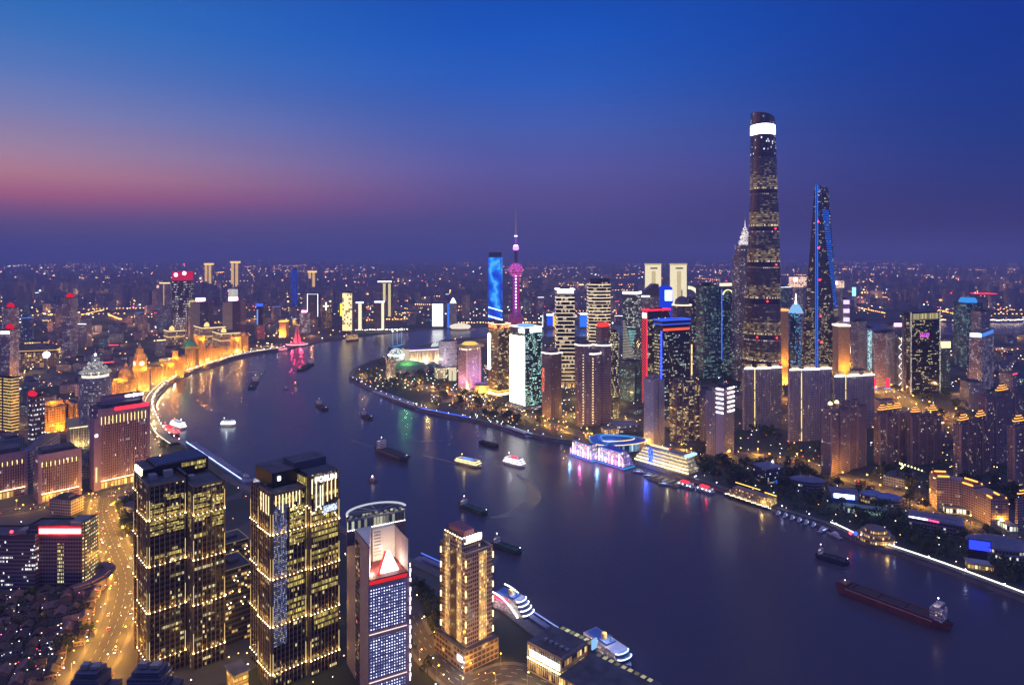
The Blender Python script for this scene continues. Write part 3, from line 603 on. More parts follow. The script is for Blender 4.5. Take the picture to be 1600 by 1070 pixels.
part('triangle_panel', r, MB().loft([[(-.75, a * .30, h * .44), (-.75, a * .36, h * .44), (-.1, a * .36, h * .44), (-.1, a * .30, h * .44)], [(-.75, .2, h * .62), (-.75, a * .6, h * .62), (-.1, a * .6, h * .62), (-.1, .2, h * .62)]], BANDS((.1, .15, .15), (.35, .9, .85), 3.7, .4, 1.0)))
tower('teal_glass_block', 'lower teal glass block at the foot of the triangle pattern tower', 969, 992, 1003, 566, 628, 55, fa_teal)
# bluish slab and amber-windowed blocks near the river
def slab(name, label, L, C, R, top, base, th, fa, bays=3, fin=None, roofm=ROOF, cat='apartment block', grp=None, stag=.1):
    r, b, a, h = bld(name, label, cat, L, C, R, top, base, th, None, grp)
    for i in range(bays):
        s = -(i % 2) * stag * a; part('shaft', r, MB().box(b * i / bays + .05, b * (i + 1) / bays - .05, s, a - abs(s) * .5, 0, h - (i % 2) * 4, fa, roofm, False))
        part('roof_room', list(r.children)[-1], MB().box(b * (i + .25) / bays, b * (i + .75) / bays, a * .25, a * .7, h - 4, h + 5, fa, roofm))
    if fin:
        for i in range(bays + 1): part('corner_pier', r, MB().box(b * i / bays - .6, b * i / bays + .6, -stag * a - .8, -stag * a + 1.5, 0, h - 2, fin))
    return r, b, a, h
slab('lavender_apartment_block', 'slim lavender apartment slab in front of the blue ringed tower', 1006, 1020, 1036, 592, 698, 40, fa_whl, 2, PM((.4, .36, .42), .7))
slab('amber_apartment_block', 'apartment block full of amber lit windows beside the lavender slab', 1046, 1056, 1093, 597, 692, 25, fa_gold, 4, PM((.2, .18, .22), .7))
slab('dim_apartment_block', 'dim brown apartment block half hidden behind the pale slab with white bars', 1093, 1100, 1122, 622, 690, 30, fa_res, 2)
r, b, a, h = bld('barred_apartment_tower', 'pale lavender apartment tower by the river with six white light bars near its top', 'apartment tower', 1113, 1131, 1147, 607, 716, 42)
part('wall', r, MB().box(0, b, 0, a, 0, h, fa_res, ROOF, False)); LAV = PM((.45, .38, .47), .7, .06, .05)
part('side_slab', r, MB().box(-1.2, -.1, -.5, a * .62, 0, h + 1, LAV)); part('wing', r, MB().box(2, b * .9, a + .1, a + 12, 0, h * .93, fa_res, ROOF))
for i in range(6):
    z = h - 2.5 - i * 7.2; part('light_bar', r, MB().box(-2, -1.25, 0, a * .62, z, z + 1.6, WHITEL)); part('light_bar', r, MB().box(b * .35, b, -1, -.1, z + .5, z + 2.1, WHITEL))
mast(r, b * .3, a * .3, h, h + 15, .7, LAV); plant(r, b, a, h)
# white-roofline riverside residences
WR = EM((1, .95, .85), 5); GS = LEDS(3, 3, (1, .72, .18), 2.2, (.25, .2, .1), .8, (1, .85, .35), .05)
for lab, L, C, R, top, base, th in (('cream apartment slab with a white roofline, nearest of the three to the twisting tower foot', 1160, 1163, 1221, 576, 672, 12), ('widest lavender apartment slab with white roofline and two gold lit seams', 1231, 1234, 1299, 578, 690, 12), ('apartment slab with white roofline behind the plum block with two yellow roof lamps', 1301, 1304, 1366, 588, 672, 12)):
    r, b, a, h = bld('roofline_apartment_block', lab, 'apartment block', L, C, R, top, base, th, None, 'apartment slabs with lit white rooflines')
    xs = [0, .28, .70, 1]
    for i in range(3):
        s = -2.5 if i == 1 else 0; x0, x1 = b * xs[i] + (.8 if i else 0), b * xs[i + 1] - (.8 if i < 2 else 0)
        part('shaft', r, MB().box(x0, x1, s, a, 0, h, fa_whl, ROOF, False)); o = list(r.children)[-1]; part('roofline_light', o, MB().box(x0 - .3, x1 + .3, s - 1.2, s - .1, h - .5, h + 1.3, WR))
        mb = MB()
        for q in range(6): mb.box(x0 + (x1 - x0) * (q + .4) / 6, x0 + (x1 - x0) * (q + .6) / 6, s - .7, s - .05, 0, h - 1, PM((.36, .33, .36), .7))
        part('fins', o, mb)
        part('roof_pavilion', r, MB().loft([[(x0 + (x1 - x0) * p, a * q, z) for p, q in ((.2, .2), (.8, .2), (.8, .8), (.2, .8))] for z in (h, h + 7)], FA((.5, .42, .28), (.3, .25, .1), 3, 7, .5, .5, .9, GOLD, .9), STONE))
        part('roof_lamp', r, MB().box(x0 + (x1 - x0) * .15, x0 + (x1 - x0) * .85, a * .12, a * .16, h + 1, h + 2, EM((1, .8, .4), 6)))
    for i in (1, 2): part('gold_seam', r, MB().box(b * xs[i] - .8, b * xs[i] + .8, .5, 2, 0, h, GS))
# plum residential blocks with orange stepped roofs
OR = EM((1, .38, .05), 3.4)
def pagoda(r, x, y, w, d, z, n=3):
    for i in range(n):
        k = 1 - .27 * i; o = part('roof_tier', r, MB().loft([[(x + p * w / 2 * k * q, y + s * d / 2 * k * q, zz0) for p, s in ((-1, -1), (1, -1), (1, 1), (-1, 1))] for zz0, q in ((z + i * 3.2, 1.06), (z + i * 3.2 + .5, 1.06), (z + i * 3.2 + 3.2, .72))], PM((.3, .16, .1), .7)))
        mb = MB(); q = 1.12 * k
        for x0, x1, y0, y1 in ((-1, 1, -1, -.95), (-1, -.95, -1, 1), (.95, 1, -1, 1), (-1, 1, .95, 1)): mb.box(x + x0 * w / 2 * q, x + x1 * w / 2 * q, y + y0 * d / 2 * q, y + y1 * d / 2 * q, z + i * 3.2 + .3, z + i * 3.2 + 1.2, OR)
        part('roof_light', o, mb)
plum = [('plum apartment block with two yellow roof lamps, nearest the riverside sign building', 1283, 1297, 1351, 640, 744, 34, 0), ('plum apartment block with three orange pagoda roofs, just right of the yellow lamp block', 1365, 1374, 1413, 647, 726, 24, 3),
        ('plum apartment block with two orange pagoda roofs, below the boulevard traffic', 1417, 1424, 1469, 650, 727, 18, 2), ('plum apartment block with orange roofs behind the long curved terrace', 1489, 1500, 1545, 664, 752, 30, 2),
        ('tallest plum apartment block with one orange roof, behind its neighbours', 1529, 1540, 1598, 620, 728, 28, 1), ('plum apartment block cut by the right edge of the picture', 1574, 1584, 1640, 666, 772, 24, 2)]
for lab, L, C, R, top, base, th, k in plum:
    r, b, a, h = slab('plum_apartment_block', lab, L, C, R, top, base, th, fa_brn, 4, PM((.42, .29, .27), .7, .1), stag=.14, grp='plum apartment blocks by the boulevard')
    for i in range(k): pagoda(r, b * (.2 + .6 * (i / max(1, k - 1) if k > 1 else .5)), a * .4, b * .24, a * .4, h + 5)
    if k == 0:
        for i in (0, 1): part('roof_lamp', r, MB().lathe([(3.2, h + 6), (2.2, h + 9), (.3, h + 10)], EM((1, .72, .25), 5), 8, (b * (.08 + .18 * i), a * .3)))
# curved terrace
cx_, cy_ = G(1480, 830); r = thing('curved_terrace', 'long curved brown apartment terrace with orange lit roof ridges', 'apartment block', (cx_, cy_, 0))
pts = [G(1458, 792), G(1480, 793), G(1505, 797), G(1530, 806), G(1552, 816), G(1562, 822)]; pts = [(x - cx_, y - cy_) for x, y in pts]
for i, ((x0, y0), (x1, y1)) in enumerate(zip(pts, pts[1:])):
    hh = 40 - i * 2.2; part('terrace_house', r, MB().strip([(x0, y0), (x1, y1)], 20, 0, hh, fa_brn)); l = hypot(x1 - x0, y1 - y0)
    if i in (0, 2, 4):
        sub = MB(); ux_, uy_ = (x1 - x0) / l, (y1 - y0) / l
        part('roof_ridge', r, MB().strip([(x0 + ux_ * l * .15, y0 + uy_ * l * .15), (x0 + ux_ * l * .85, y0 + uy_ * l * .85)], 15, hh, 4, PM((.3, .16, .1), .7)))
        for o_ in (-8.2, 8.2, 0): sub.strip([(x0 + ux_ * l * .1 - uy_ * o_, y0 + uy_ * l * .1 + ux_ * o_), (x0 + ux_ * l * .9 - uy_ * o_, y0 + uy_ * l * .9 + ux_ * o_)], 1.2, hh + (4.2 if o_ == 0 else .6), 1.2, OR)
        part('roof_light', r, sub)
part('arcade', r, MB().strip([(x + 3, y - 18) for x, y in pts], 9, 0, 8, FA((.3, .3, .28), bay=4, flr=8, fw=.7, fh=.6, lit=.85, cols=((.9, 1, .7), (1, .95, .7)), es=1.3)))
r, b, a, h = slab('corner_terrace', 'brown low terrace with an orange roof at the right edge, beyond the curved terrace', 1586, 1590, 1660, 780, 830, 20, fa_brn, 2, cat='apartment block')
pagoda(r, b * .2, a * .5, b * .3, a * .5, h + 5, 2)
# right-hand offices
r, b, a, h = tower('yellow_topped_tower', 'black glass office tower with a yellow lit band under its flat top', 1416, 1424, 1468, 496, 617, 20, FA((.03, .03, .035), (.015, .015, .02), 2.6, 3.6, .9, .45, .05, YEL, 1.0, .14, .2), DARK)
part('top_band', r, MB().box(b * .04, b * .96, -.8, -.1, h - 6, h + 8, FA((.2, .2, .1), (.3, .28, .08), 2, 14, .85, .9, 1.0, YEL, .75))); part('crown', r, MB().box(0, b, 0, a, h + 1.5, h + 11, DARK)); part('led_sign', r, MB().box(b * .3, b * .62, -.9, -.1, h * .74, h * .79, LEDS(2, 2, (.4, .1, 1), 3, (.1, .02, .2), .7, (1, .1, .3))))
for x in (-2.2, b + .2): part('edge_pier', r, MB().box(x, x + 2, -1, 2, 0, h + 12, LEDS(4, 4, (.9, .95, .8), 1.6, (.2, .2, .2), .5, (1, .95, .7), .3)))
tower('pale_slab_tower', 'pale grey slab tower with lit stair windows hugging the black yellow topped tower', 1409, 1412, 1421, 492, 612, 20, fa_grey)
r, b, a, h = tower('rose_office_tower', 'rose grey office tower with even white window rows above two red light posts', 1364, 1384, 1405, 521, 606, 45, fa_pink)
for x in (1366, 1387): X_, Y_ = G(x, 608); q = thing('red_light_post', 'tall red lit column at the foot of the rose grey tower, ' + ('left one' if x < 1380 else 'right one'), 'light column', (X_, Y_, 0), 0, 'red light columns'); part('shaft', q, MB().box(-3, 3, -2, 2, 3, 26, EM((1, .03, .06), 2.2))); part('base', q, MB().box(-7, 7, -4, 4, 0, 3, EM((.2, .5, 1), 3)))
r, b, a, h = tower('braced_tower', 'slim tower with bright crossed bracing beside the rose grey office tower', 1404, None, 1418, 527, 602, None, fa_grey, depth=20)
mb = MB()
for i in range(5): z = h * i / 5; mb.tube((0, -.8, z), (b, -.8, z + h / 5), .7, EM((1, .97, .85), 2)); mb.tube((b, -.8, z), (0, -.8, z + h / 5), .7, EM((1, .97, .85), 2))
part('bracing', r, mb); part('top_lamp', r, MB().box(b * .3, b, -1, 0, h - 12, h, EM((1, .85, .3), 3)))
r, b, a, h = tower('blue_sign_tower', 'mauve office tower crowned by a glowing blue-white sign, right of the black tower', 1514, 1534, 1553, 526, 616, 45, fa_pink)
part('sign', r, MB().box(-1.5, -.2, 1, a * .9, h - 1, h + 7, EM((.45, .7, 1), 7, True))); part('sign', r, MB().box(1, b * .9, -1.5, -.2, h - 1, h + 7, EM((.1, .3, 1), 4)))
r, b, a, h = tower('blue_crown_tower', 'distant cylinder tower with a dotted blue light crown, left of the blue sign tower', 1511, None, 1536, 474, 575, None, fa_teal, depth=60); part('crown', r, MB().lathe([(b * .5, h), (b * .5, h + 6), (b * .4, h + 14)], EM((.05, .35, 1), 3.5), 12, (b / 2, a / 2)))
tower('red_dot_tower', 'dim tower with a red lit roof edge beside the blue crown tower', 1533, None, 1547, 487, 585, None, fa_grey, depth=40); rim(bpy.data.objects['red_dot_tower'], 40, 40, 210, REDL)
r, b, a, h = tower('lit_hall_tower', 'short tower with a bright yellow panel at its top, right of the black tower', 1470, None, 1485, 542, 605, None, fa_teal, depth=30); part('lit_panel', r, MB().box(0, b, -1, -.1, h - 2, h + 13, EM((1, .82, .35), 2.2)))
# gold beam buildings
def beam(name, lab, L, R, top, base, hot, group='towers with gold floodlit faces'):
    r, b, a, h = bld(name, lab, 'tower', L, None, R, top, base, None, 30, group)
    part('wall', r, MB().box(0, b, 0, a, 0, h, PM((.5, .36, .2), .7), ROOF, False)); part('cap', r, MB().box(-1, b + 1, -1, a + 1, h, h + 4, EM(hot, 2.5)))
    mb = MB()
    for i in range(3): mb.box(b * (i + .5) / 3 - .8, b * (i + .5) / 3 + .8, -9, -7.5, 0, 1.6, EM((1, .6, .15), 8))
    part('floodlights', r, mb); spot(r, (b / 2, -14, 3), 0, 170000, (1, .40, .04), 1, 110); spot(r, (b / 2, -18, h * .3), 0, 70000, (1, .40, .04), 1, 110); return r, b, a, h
beam('gold_beam_tower', 'narrow gold floodlit tower with a pale top right of the blade tower', 1310, 1328, 510, 602, (1, .8, .6))
beam('gold_beam_tower', 'narrow gold floodlit tower with red roof lights in the gap beside the tallest tower', 1219, 1232, 486, 600, (1, .3, .1))
r, b, a, h = tower('blue_spire_tower', 'dark blue tower with a white lit spire between the two tallest towers', 1235, 1243, 1252, 490, 600, 45, FA((.03, .05, .1), (.02, .05, .1), 3, 4, .9, .5, .2, ((.1, .4, 1), (.2, .7, 1)), 1.2, .1), crown='bare')
part('crown', r, MB().lathe([(b * .55, h), (b * .4, h + 12), (b * .2, h + 22)], EM((.3, .6, 1), 2), 8, (b / 2, a / 2))); part('spire', r, MB().tube((b / 2, a / 2, h + 22), (b / 2, a / 2, h + 48), 2.4, WHITEL, 6, .4))
for lab, L, R, l2, r2, top, mid_, base in (('tower with a wide square lit head, left of the blade tower', 1240, 1260, 1245, 1256, 433, 449, 560), ('tower with a square lit head on a slim shaft, right of the blade tower', 1305, 1319, 1307, 1317, 439, 450, 548)):
    Y = YB(base); r = thing('square_headed_tower', lab, 'tower', ((L - CX) / F * Y, Y, 0), 0, 'square headed towers'); w = (R - L) / F * Y; o1, o2 = (l2 - L) / F * Y, (r2 - L) / F * Y
    part('shaft', r, MB().box(o1, o2, 4, 30, 0, ZT(mid_, Y), fa_grey)); part('lit_head', r, MB().box(0, w, 0, 34, ZT(mid_, Y), ZT(top, Y), LEDS(5, 5, (1, .75, .6), 1.5, (.4, .25, .2), .8, (1, .6, .4), .2))); part('corner_lamp', r, MB().box(0, w * .25, -1.2, -.1, ZT(top, Y) - 12, ZT(top, Y) - 2, WHITEL))
# twin white gate towers, arch, blue dome
for lab, L, R, top in (('left one of the twin cream lit gate-like towers on the skyline', 1010.5, 1033, 416), ('right one of the twin cream lit gate-like towers on the skyline', 1050, 1073, 416)):
    r, b, a, h = bld('gate_tower', lab, 'tower', L, None, R, top, 494, None, 45, 'twin gate towers')
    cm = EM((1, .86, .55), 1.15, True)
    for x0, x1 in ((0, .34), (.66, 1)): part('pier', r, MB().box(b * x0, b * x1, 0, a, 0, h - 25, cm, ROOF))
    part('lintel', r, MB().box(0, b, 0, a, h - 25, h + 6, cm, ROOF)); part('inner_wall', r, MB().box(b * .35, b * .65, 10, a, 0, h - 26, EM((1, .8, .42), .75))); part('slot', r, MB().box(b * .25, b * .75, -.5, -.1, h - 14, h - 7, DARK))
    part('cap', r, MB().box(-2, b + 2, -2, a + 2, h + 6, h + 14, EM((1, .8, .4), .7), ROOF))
r, b, a, h = bld('blue_screen_dome', 'deep blue lit rounded building between the twin gate towers', 'building', 1031, None, 1053, 450, 520, None, 60)
part('drum', r, MB().lathe([(b * .5, 0), (b * .54, h * .6), (b * .5, h), (b * .3, h + 8)], EM((.004, .05, .8), 1.0), 16, (b / 2, a / 2))); part('screen', r, MB().box(b * .35, b * .85, -4, -2.5, h * .72, h * .95, EM((.5, .7, 1), 5)))
r, b, a, h = tower('peaked_roof_building', 'dark glass building with a steep slanting roof before the left gate tower', 1000, None, 1030, 462, 575, None, fa_grey, depth=40, crown='bare'); part('slanted_roof', r, MB().loft([[(0, 0, h), (b, 0, h), (b, a, h), (0, a, h)], [(b * .7, 0, h + 32), (b * .98, 0, h + 32), (b * .98, a, h + 32), (b * .7, a, h + 32)]], PM((.12, .11, .14), .3))); part('roof_lamp', r, MB().box(2, b * .5, -1, -.1, h - 3, h, WHITEL))
r, b, a, h = tower('arched_tower', 'tower with a cream lit quarter-round crown right of the gate towers', 1076, None, 1096, 466, 560, None, fa_blue, depth=40, crown='bare')
mb = MB(); R_ = b * .95
for i in range(8): a0, a1 = pi / 2 * i / 8, pi / 2 * (i + 1) / 8; mb.loft([[(R_ * cos(q) * k, y, h + R_ * sin(q) * k) for q, k in ((a0, 1), (a1, 1), (a1, .75), (a0, .75))] for y in (0, 8)], EM((1, .85, .5), 1.6), None, True)
part('arched_crown', r, mb)
r, b, a, h = bld('round_crowned_tower', 'purple-grey rounded tower with a ring of crown lights and a small spire', 'tower', 1054, None, 1084, 478, 600, None, 45)
part('shaft', r, MB().lathe([(b * .5, 0), (b * .5, h)], FA((.2, .16, .2), (.04, .04, .06), 2, 3.6, .5, .8, .03, WARM, .8), 18, (b / 2, a / 2), ROOF)); part('crown_ring', r, MB().lathe([(b * .52, h), (b * .52, h + 2.4), (b * .4, h + 2.5)], EM((1, .75, .45), 2.4), 18, (b / 2, a / 2))); part('dome', r, MB().lathe([(b * .4, h + 2), (b * .33, h + 14), (b * .12, h + 22)], PM((.1, .1, .16), .4), 14, (b / 2, a / 2))); part('spire', r, MB().tube((b / 2, a / 2, h + 22), (b / 2, a / 2, h + 38), 1.4, STEEL))
part('golden_seam', r, MB().box(b * .92, b * .98, a * .2, a * .3, 0, h * .5, GS))
r, b, a, h = tower('teal_tower', 'teal glass tower with a stepped top, left of the one with an arched crown', 1087, 1100, 1120, 447, 592, 30, fa_teal, DARK)
r, b, a, h = tower('arch_lit_teal_tower', 'teal glass tower with a blue edge and a lit arch under its bar-like top', 1117, 1128, 1146, 452, 590, 30, fa_teal, DARK, crown='bare')
part('top_bar', r, MB().box(0, b * .9, 0, 8, h + 8, h + 15, EM((1, .85, .5), 1.6))); part('blue_edge', r, MB().box(-1, 0, -1, 1, h * .2, h, EM((.05, .15, 1), 2.5)))
mb = MB(); R_ = b * .45
for i in range(8): a0, a1 = pi * i / 8, pi * (i + 1) / 8; mb.loft([[(b * .5 + R_ * cos(q) * k, y, h - 14 + R_ * .7 * sin(q) * k) for q, k in ((a0, 1), (a1, 1), (a1, .86), (a0, .86))] for y in (-2, -.2)], EM((1, .8, .4), 2), None, True)
part('lit_arch', r, mb)
# slim red-crowned tower behind the brown cluster, and its thin neighbour
r, b, a, h = tower('red_crowned_tower', 'plum tower with a ragged red lit crown rising behind the brown cluster', 931, 940, 953, 512, 625, 40, f_bw, crown='bare')
for x in (.12, .5, .88): part('red_turret', r, MB().box(b * (x - .11), b * (x + .11), a * .2, a * .8, h, h + 9, EM((1, .03, .02), 2.2)))
r, b, a, h = tower('edge_lit_tower', 'slim black tower with warm lit windows down one edge, right of the brown cluster', 951, 958, 967, 520, 655, 40, FA((.04, .04, .05), bay=3, flr=4.5, fw=.7, fh=.5, lit=.35, cols=YEL, es=1.2, row=.2), DARK)
mast(r, b * .3, a * .5, h, h + 18, .8, STEEL, WHITEL)
tower('white_lined_office', 'short office tower with a white roof line behind the tallest tower', 1216, None, 1233, 449, 545, None, fa_teal, depth=40); rim(bpy.data.objects['white_lined_office'], 43, 34, ZT(449, YB(545)), EM((.8, .9, 1), 3))
tower('grey_cyan_tower', 'grey office tower with a small cyan corner lamp, right of the gold floodlit tower', 1329, 1340, 1354, 503, 604, 40, fa_grey)
part('corner_lamp', bpy.data.objects['grey_cyan_tower'], MB().box(-1.4, -.1, 4, 12, 215, 235, EM((.2, .9, 1), 3)))
r, b, a, h = tower('cyan_strip_tower', 'slim tower with a cyan and gold light strip down its front', 1355, None, 1363, 512, 600, None, fa_grey, depth=20); part('led_strip', r, MB().box(1, b - 1, -.8, -.1, h * .25, h * .95, LEDS(3, 3, (.4, .9, 1), 1.6, (.1, .2, .2), .7, (.8, 1, 1)))); part('gold_base', r, MB().box(0, b, -1, -.1, 0, h * .22, EM((1, .65, .2), 2)))
r, b, a, h = tower('pink_sign_tower', 'dim tower with a pink roof sign, left of the black yellow topped tower', 1393, None, 1412, 508, 600, None, fa_grey, depth=30); part('sign', r, MB().box(b * .2, b * .9, -1.4, -.2, h - 3, h + 5, EM((1, .35, .8), 5)))
r, b, a, h = tower('purple_sign_tower', 'slim tower with lilac lit panels near its top, right of the blade tower', 1317, None, 1328, 468, 540, None, fa_grey, depth=30)
for k in range(3): part('lit_panel', r, MB().box(2, b - 2, -1, -.1, h - 16 - k * 30, h - 2 - k * 30, EM((.55, .4, 1), 2.5)))
# ================================================================== tip of the peninsula
r, b, a, h = bld('pink_hotel', 'pink floodlit hotel block with a golden crown at the bend of the river', 'hotel', 716, 728, 752, 548, 609, 42)
fa_hot = FA((.45, .32, .36), (.06, .05, .1), 2.6, 3.3, .45, .5, .16, WHITE, 1.2, 0, .7)
part('wall', r, MB().box(0, b, 0, a, 0, h, fa_hot, ROOF, False)); part('crown_slab', r, MB().box(-5, b + 5, -5, a + 5, h + 6, h + 12, PM((.5, .4, .3), .6))); part('crown_columns', r, MB().box(2, b - 2, 2, a - 2, h, h + 6, LEDS(4, 12, (1, .85, .6), 2.2, (.3, .2, .15), .7))); part('lit_roof', r, MB().lathe([(b * .45, h + 12), (b * .3, h + 17), (.5, h + 18)], EM((1, .68, .15), 1.2), 12, (b / 2, a / 2)))
part('magenta_canopy', r, MB().box(b * .5, b * 1.1, -14, -6, 4, 9, EM((1, .1, .95), 4)))
mb = MB()
for x in (0, b * .85, ): mb.box(x, x + 4, -.7, -.05, 2, h, PM((.6, .45, .4), .6))
part('piers', r, mb); point(r, (2, -9, 6), 42000, (1, .5, .2), 1.5); point(r, (b - 3, -9, 6), 42000, (1, .5, .3), 1.5); point(r, (b / 2, -30, 40), 60000, (.55, .4, 1), 3); point(r, (-12, a / 2, 20), 22000, (1, .45, .7), 3)
r, b, a, h = bld('white_gallery_building', 'white stacked-box building with lilac lit floors beside the convention hall', 'building', 686, 695, 714, 534, 573, 35)
part('wall', r, MB().box(0, b, 0, a, 0, h, FA((.6, .55, .58), (.2, .18, .25), 4, 7.5, .92, .45, .75, ((.9, .8, 1), (1, .9, .9)), .55, .3), ROOF, False))
for k in range(5): part('floor_slab', r, MB().box(-1.2, b + 1.2, -1.2, a + 1.2, h * (k + .8) / 5, h * (k + .8) / 5 + 2, WHITEP))
point(r, (-20, -20, 20), 60000, (1, .8, 1), 3)
Xc_, Yc_ = G(640, 567); r = thing('convention_hall', 'long cream colonnaded convention hall with a glass globe at each end', 'hall', (Xc_, Yc_, 0), radians(22))
part('wall', r, MB().box(0, 96, 0, 40, 0, 34, FA((.6, .5, .42), (.4, .3, .15), 5, 34, .5, .6, .95, GOLD, .7), ROOF, False)); part('roof', r, MB().box(-2, 98, -3, 42, 34, 38, PM((.16, .18, .25), .5))); part('roof_light', r, MB().box(-2, 98, -3.8, -3.1, 35, 37, EM((1, .75, .85), 2.4)))
for i in range(14): part('column', r, MB().tube((3 + i * 6.9, -2, 0), (3 + i * 6.9, -2, 34), 1.2, PM((.7, .62, .52), .6), 8))
part('end_pavilion', r, MB().box(-14, -.5, -2, 36, 0, 40, EM((1, .86, .6), .7), ROOF)); GLB = LEDS(5, 5, (.75, 1, .9), 1.3, (.25, .3, .3), .8, (1, .95, .8), .3)
part('globe', r, MB().ball((-36, 12, 20), 23, GLB, 16, 10)); part('globe_belt', r, MB().lathe([(24, 22), (26, 24), (24, 26)], EM((.8, 1, .9), 2.2), 16, (-36, 12))); part('globe', r, MB().ball((104, 60, 30), 24, GLB, 16, 10)); part('globe_base', r, MB().lathe([(30, 0), (28, 9)], FA((.6, .5, .4), bay=5, flr=9, lit=.9, cols=GOLD, es=1.4), 16, (-36, 12), ROOF))
for x in (10, 45, 80): point(r, (x, -14, 4), 45000, (1, .75, .45), 1.5)
r, b, a, h = bld('green_roof_hall', 'low oval hall whose roof glows green near the tip of the peninsula', 'hall', 606, None, 664, 574, 588, None, 90); n = 20
ov = lambda k, z: [(b / 2 + b / 2 * k * cos(2 * pi * i / n), a / 2 + a / 2 * k * sin(2 * pi * i / n), z) for i in range(n)]
part('wall', r, MB().loft([ov(1, 0), ov(1, h * .7)], PM((.35, .35, .42), .6), ROOF)); part('roof_dome', r, MB().loft([ov(1.02, h * .7), ov(.8, h * 1.1), ov(.4, h * 1.35), ov(.05, h * 1.4)], PM((.16, .24, .14), .6))); part('green_roof_light', r, MB().ball((b * .45, a * .35, h * 1.3), 9, EM((.25, .9, .2), .7), 10, 5, .35)); point(r, (b * .45, a * .3, h * 1.4 + 20), 90000, (.3, 1, .3), 2)
r, b, a, h = bld('cream_gateway_building', 'small cream block with pinnacles left of the green roofed hall', 'building', 603, 608, 618, 563, 590, 40); part('wall', r, MB().box(0, b, 0, a, 0, h, FA((.5, .44, .36), bay=4, flr=5, lit=.4, cols=GOLD, es=.8), ROOF, False))
for x, y in ((0, 0), (b, 0), (0, a), (b, a)): part('pinnacle', r, MB().box(x - 2, x + 2, y - 2, y + 2, h, h + 7, PM((.5, .45, .42), .6)))
point(r, (-8, -8, 6), 40000, (1, .75, .4), 1)
r, b, a, h = bld('lit_cube_pavilion', 'small cube pavilion with large gold lit windows before the white gallery', 'pavilion', 679, 684, 698, 576, 592, 30); part('wall', r, MB().box(0, b, 0, a, 0, h, FA((.5, .45, .3), (.3, .25, .1), 7, 7, .8, .8, .95, ((1, .85, .45), (1, .9, .6)), 1.0), ROOF, False)); part('roof', r, MB().box(-1, b + 1, -1, a + 1, h, h + 1.5, CONC))
for i, (l, c_, q) in enumerate(((701, 703, 706), (707, 709, 713))): r, b, a, h = bld('lit_poster_wall', ('left' if i == 0 else 'right') + ' one of two cream lit display walls before the pink hotel', 'display wall', l, c_, q, 574, 596, 40, None, 'lit display walls'); part('panel', r, MB().box(0, b, 0, a, 2, h, EM((1, .88, .55), .9))); part('frame', r, MB().box(-.6, b + .6, -.6, a + .6, h, h + 1.5, DARK)); part('base', r, MB().box(-.5, b + .5, -.5, a + .5, 0, 2, CONC))
r, b, a, h = bld('golden_rotunda', 'low round hall with golden floodlit walls beside the bronze tower', 'hall', 741, None, 764, 603, 615, None, 40); part('wall', r, MB().lathe([(b / 2, 0), (b / 2, h)], PM((.6, .45, .25), .7), 16, (b / 2, a / 2), ROOF)); part('roof', r, MB().lathe([(b * .52, h), (b * .45, h + 3)], ROOF, 16, (b / 2, a / 2))); point(r, (b * .2, -12, 5), 60000, (1, .55, .12), 1); point(r, (b * .8, -12, 5), 60000, (1, .55, .12), 1)
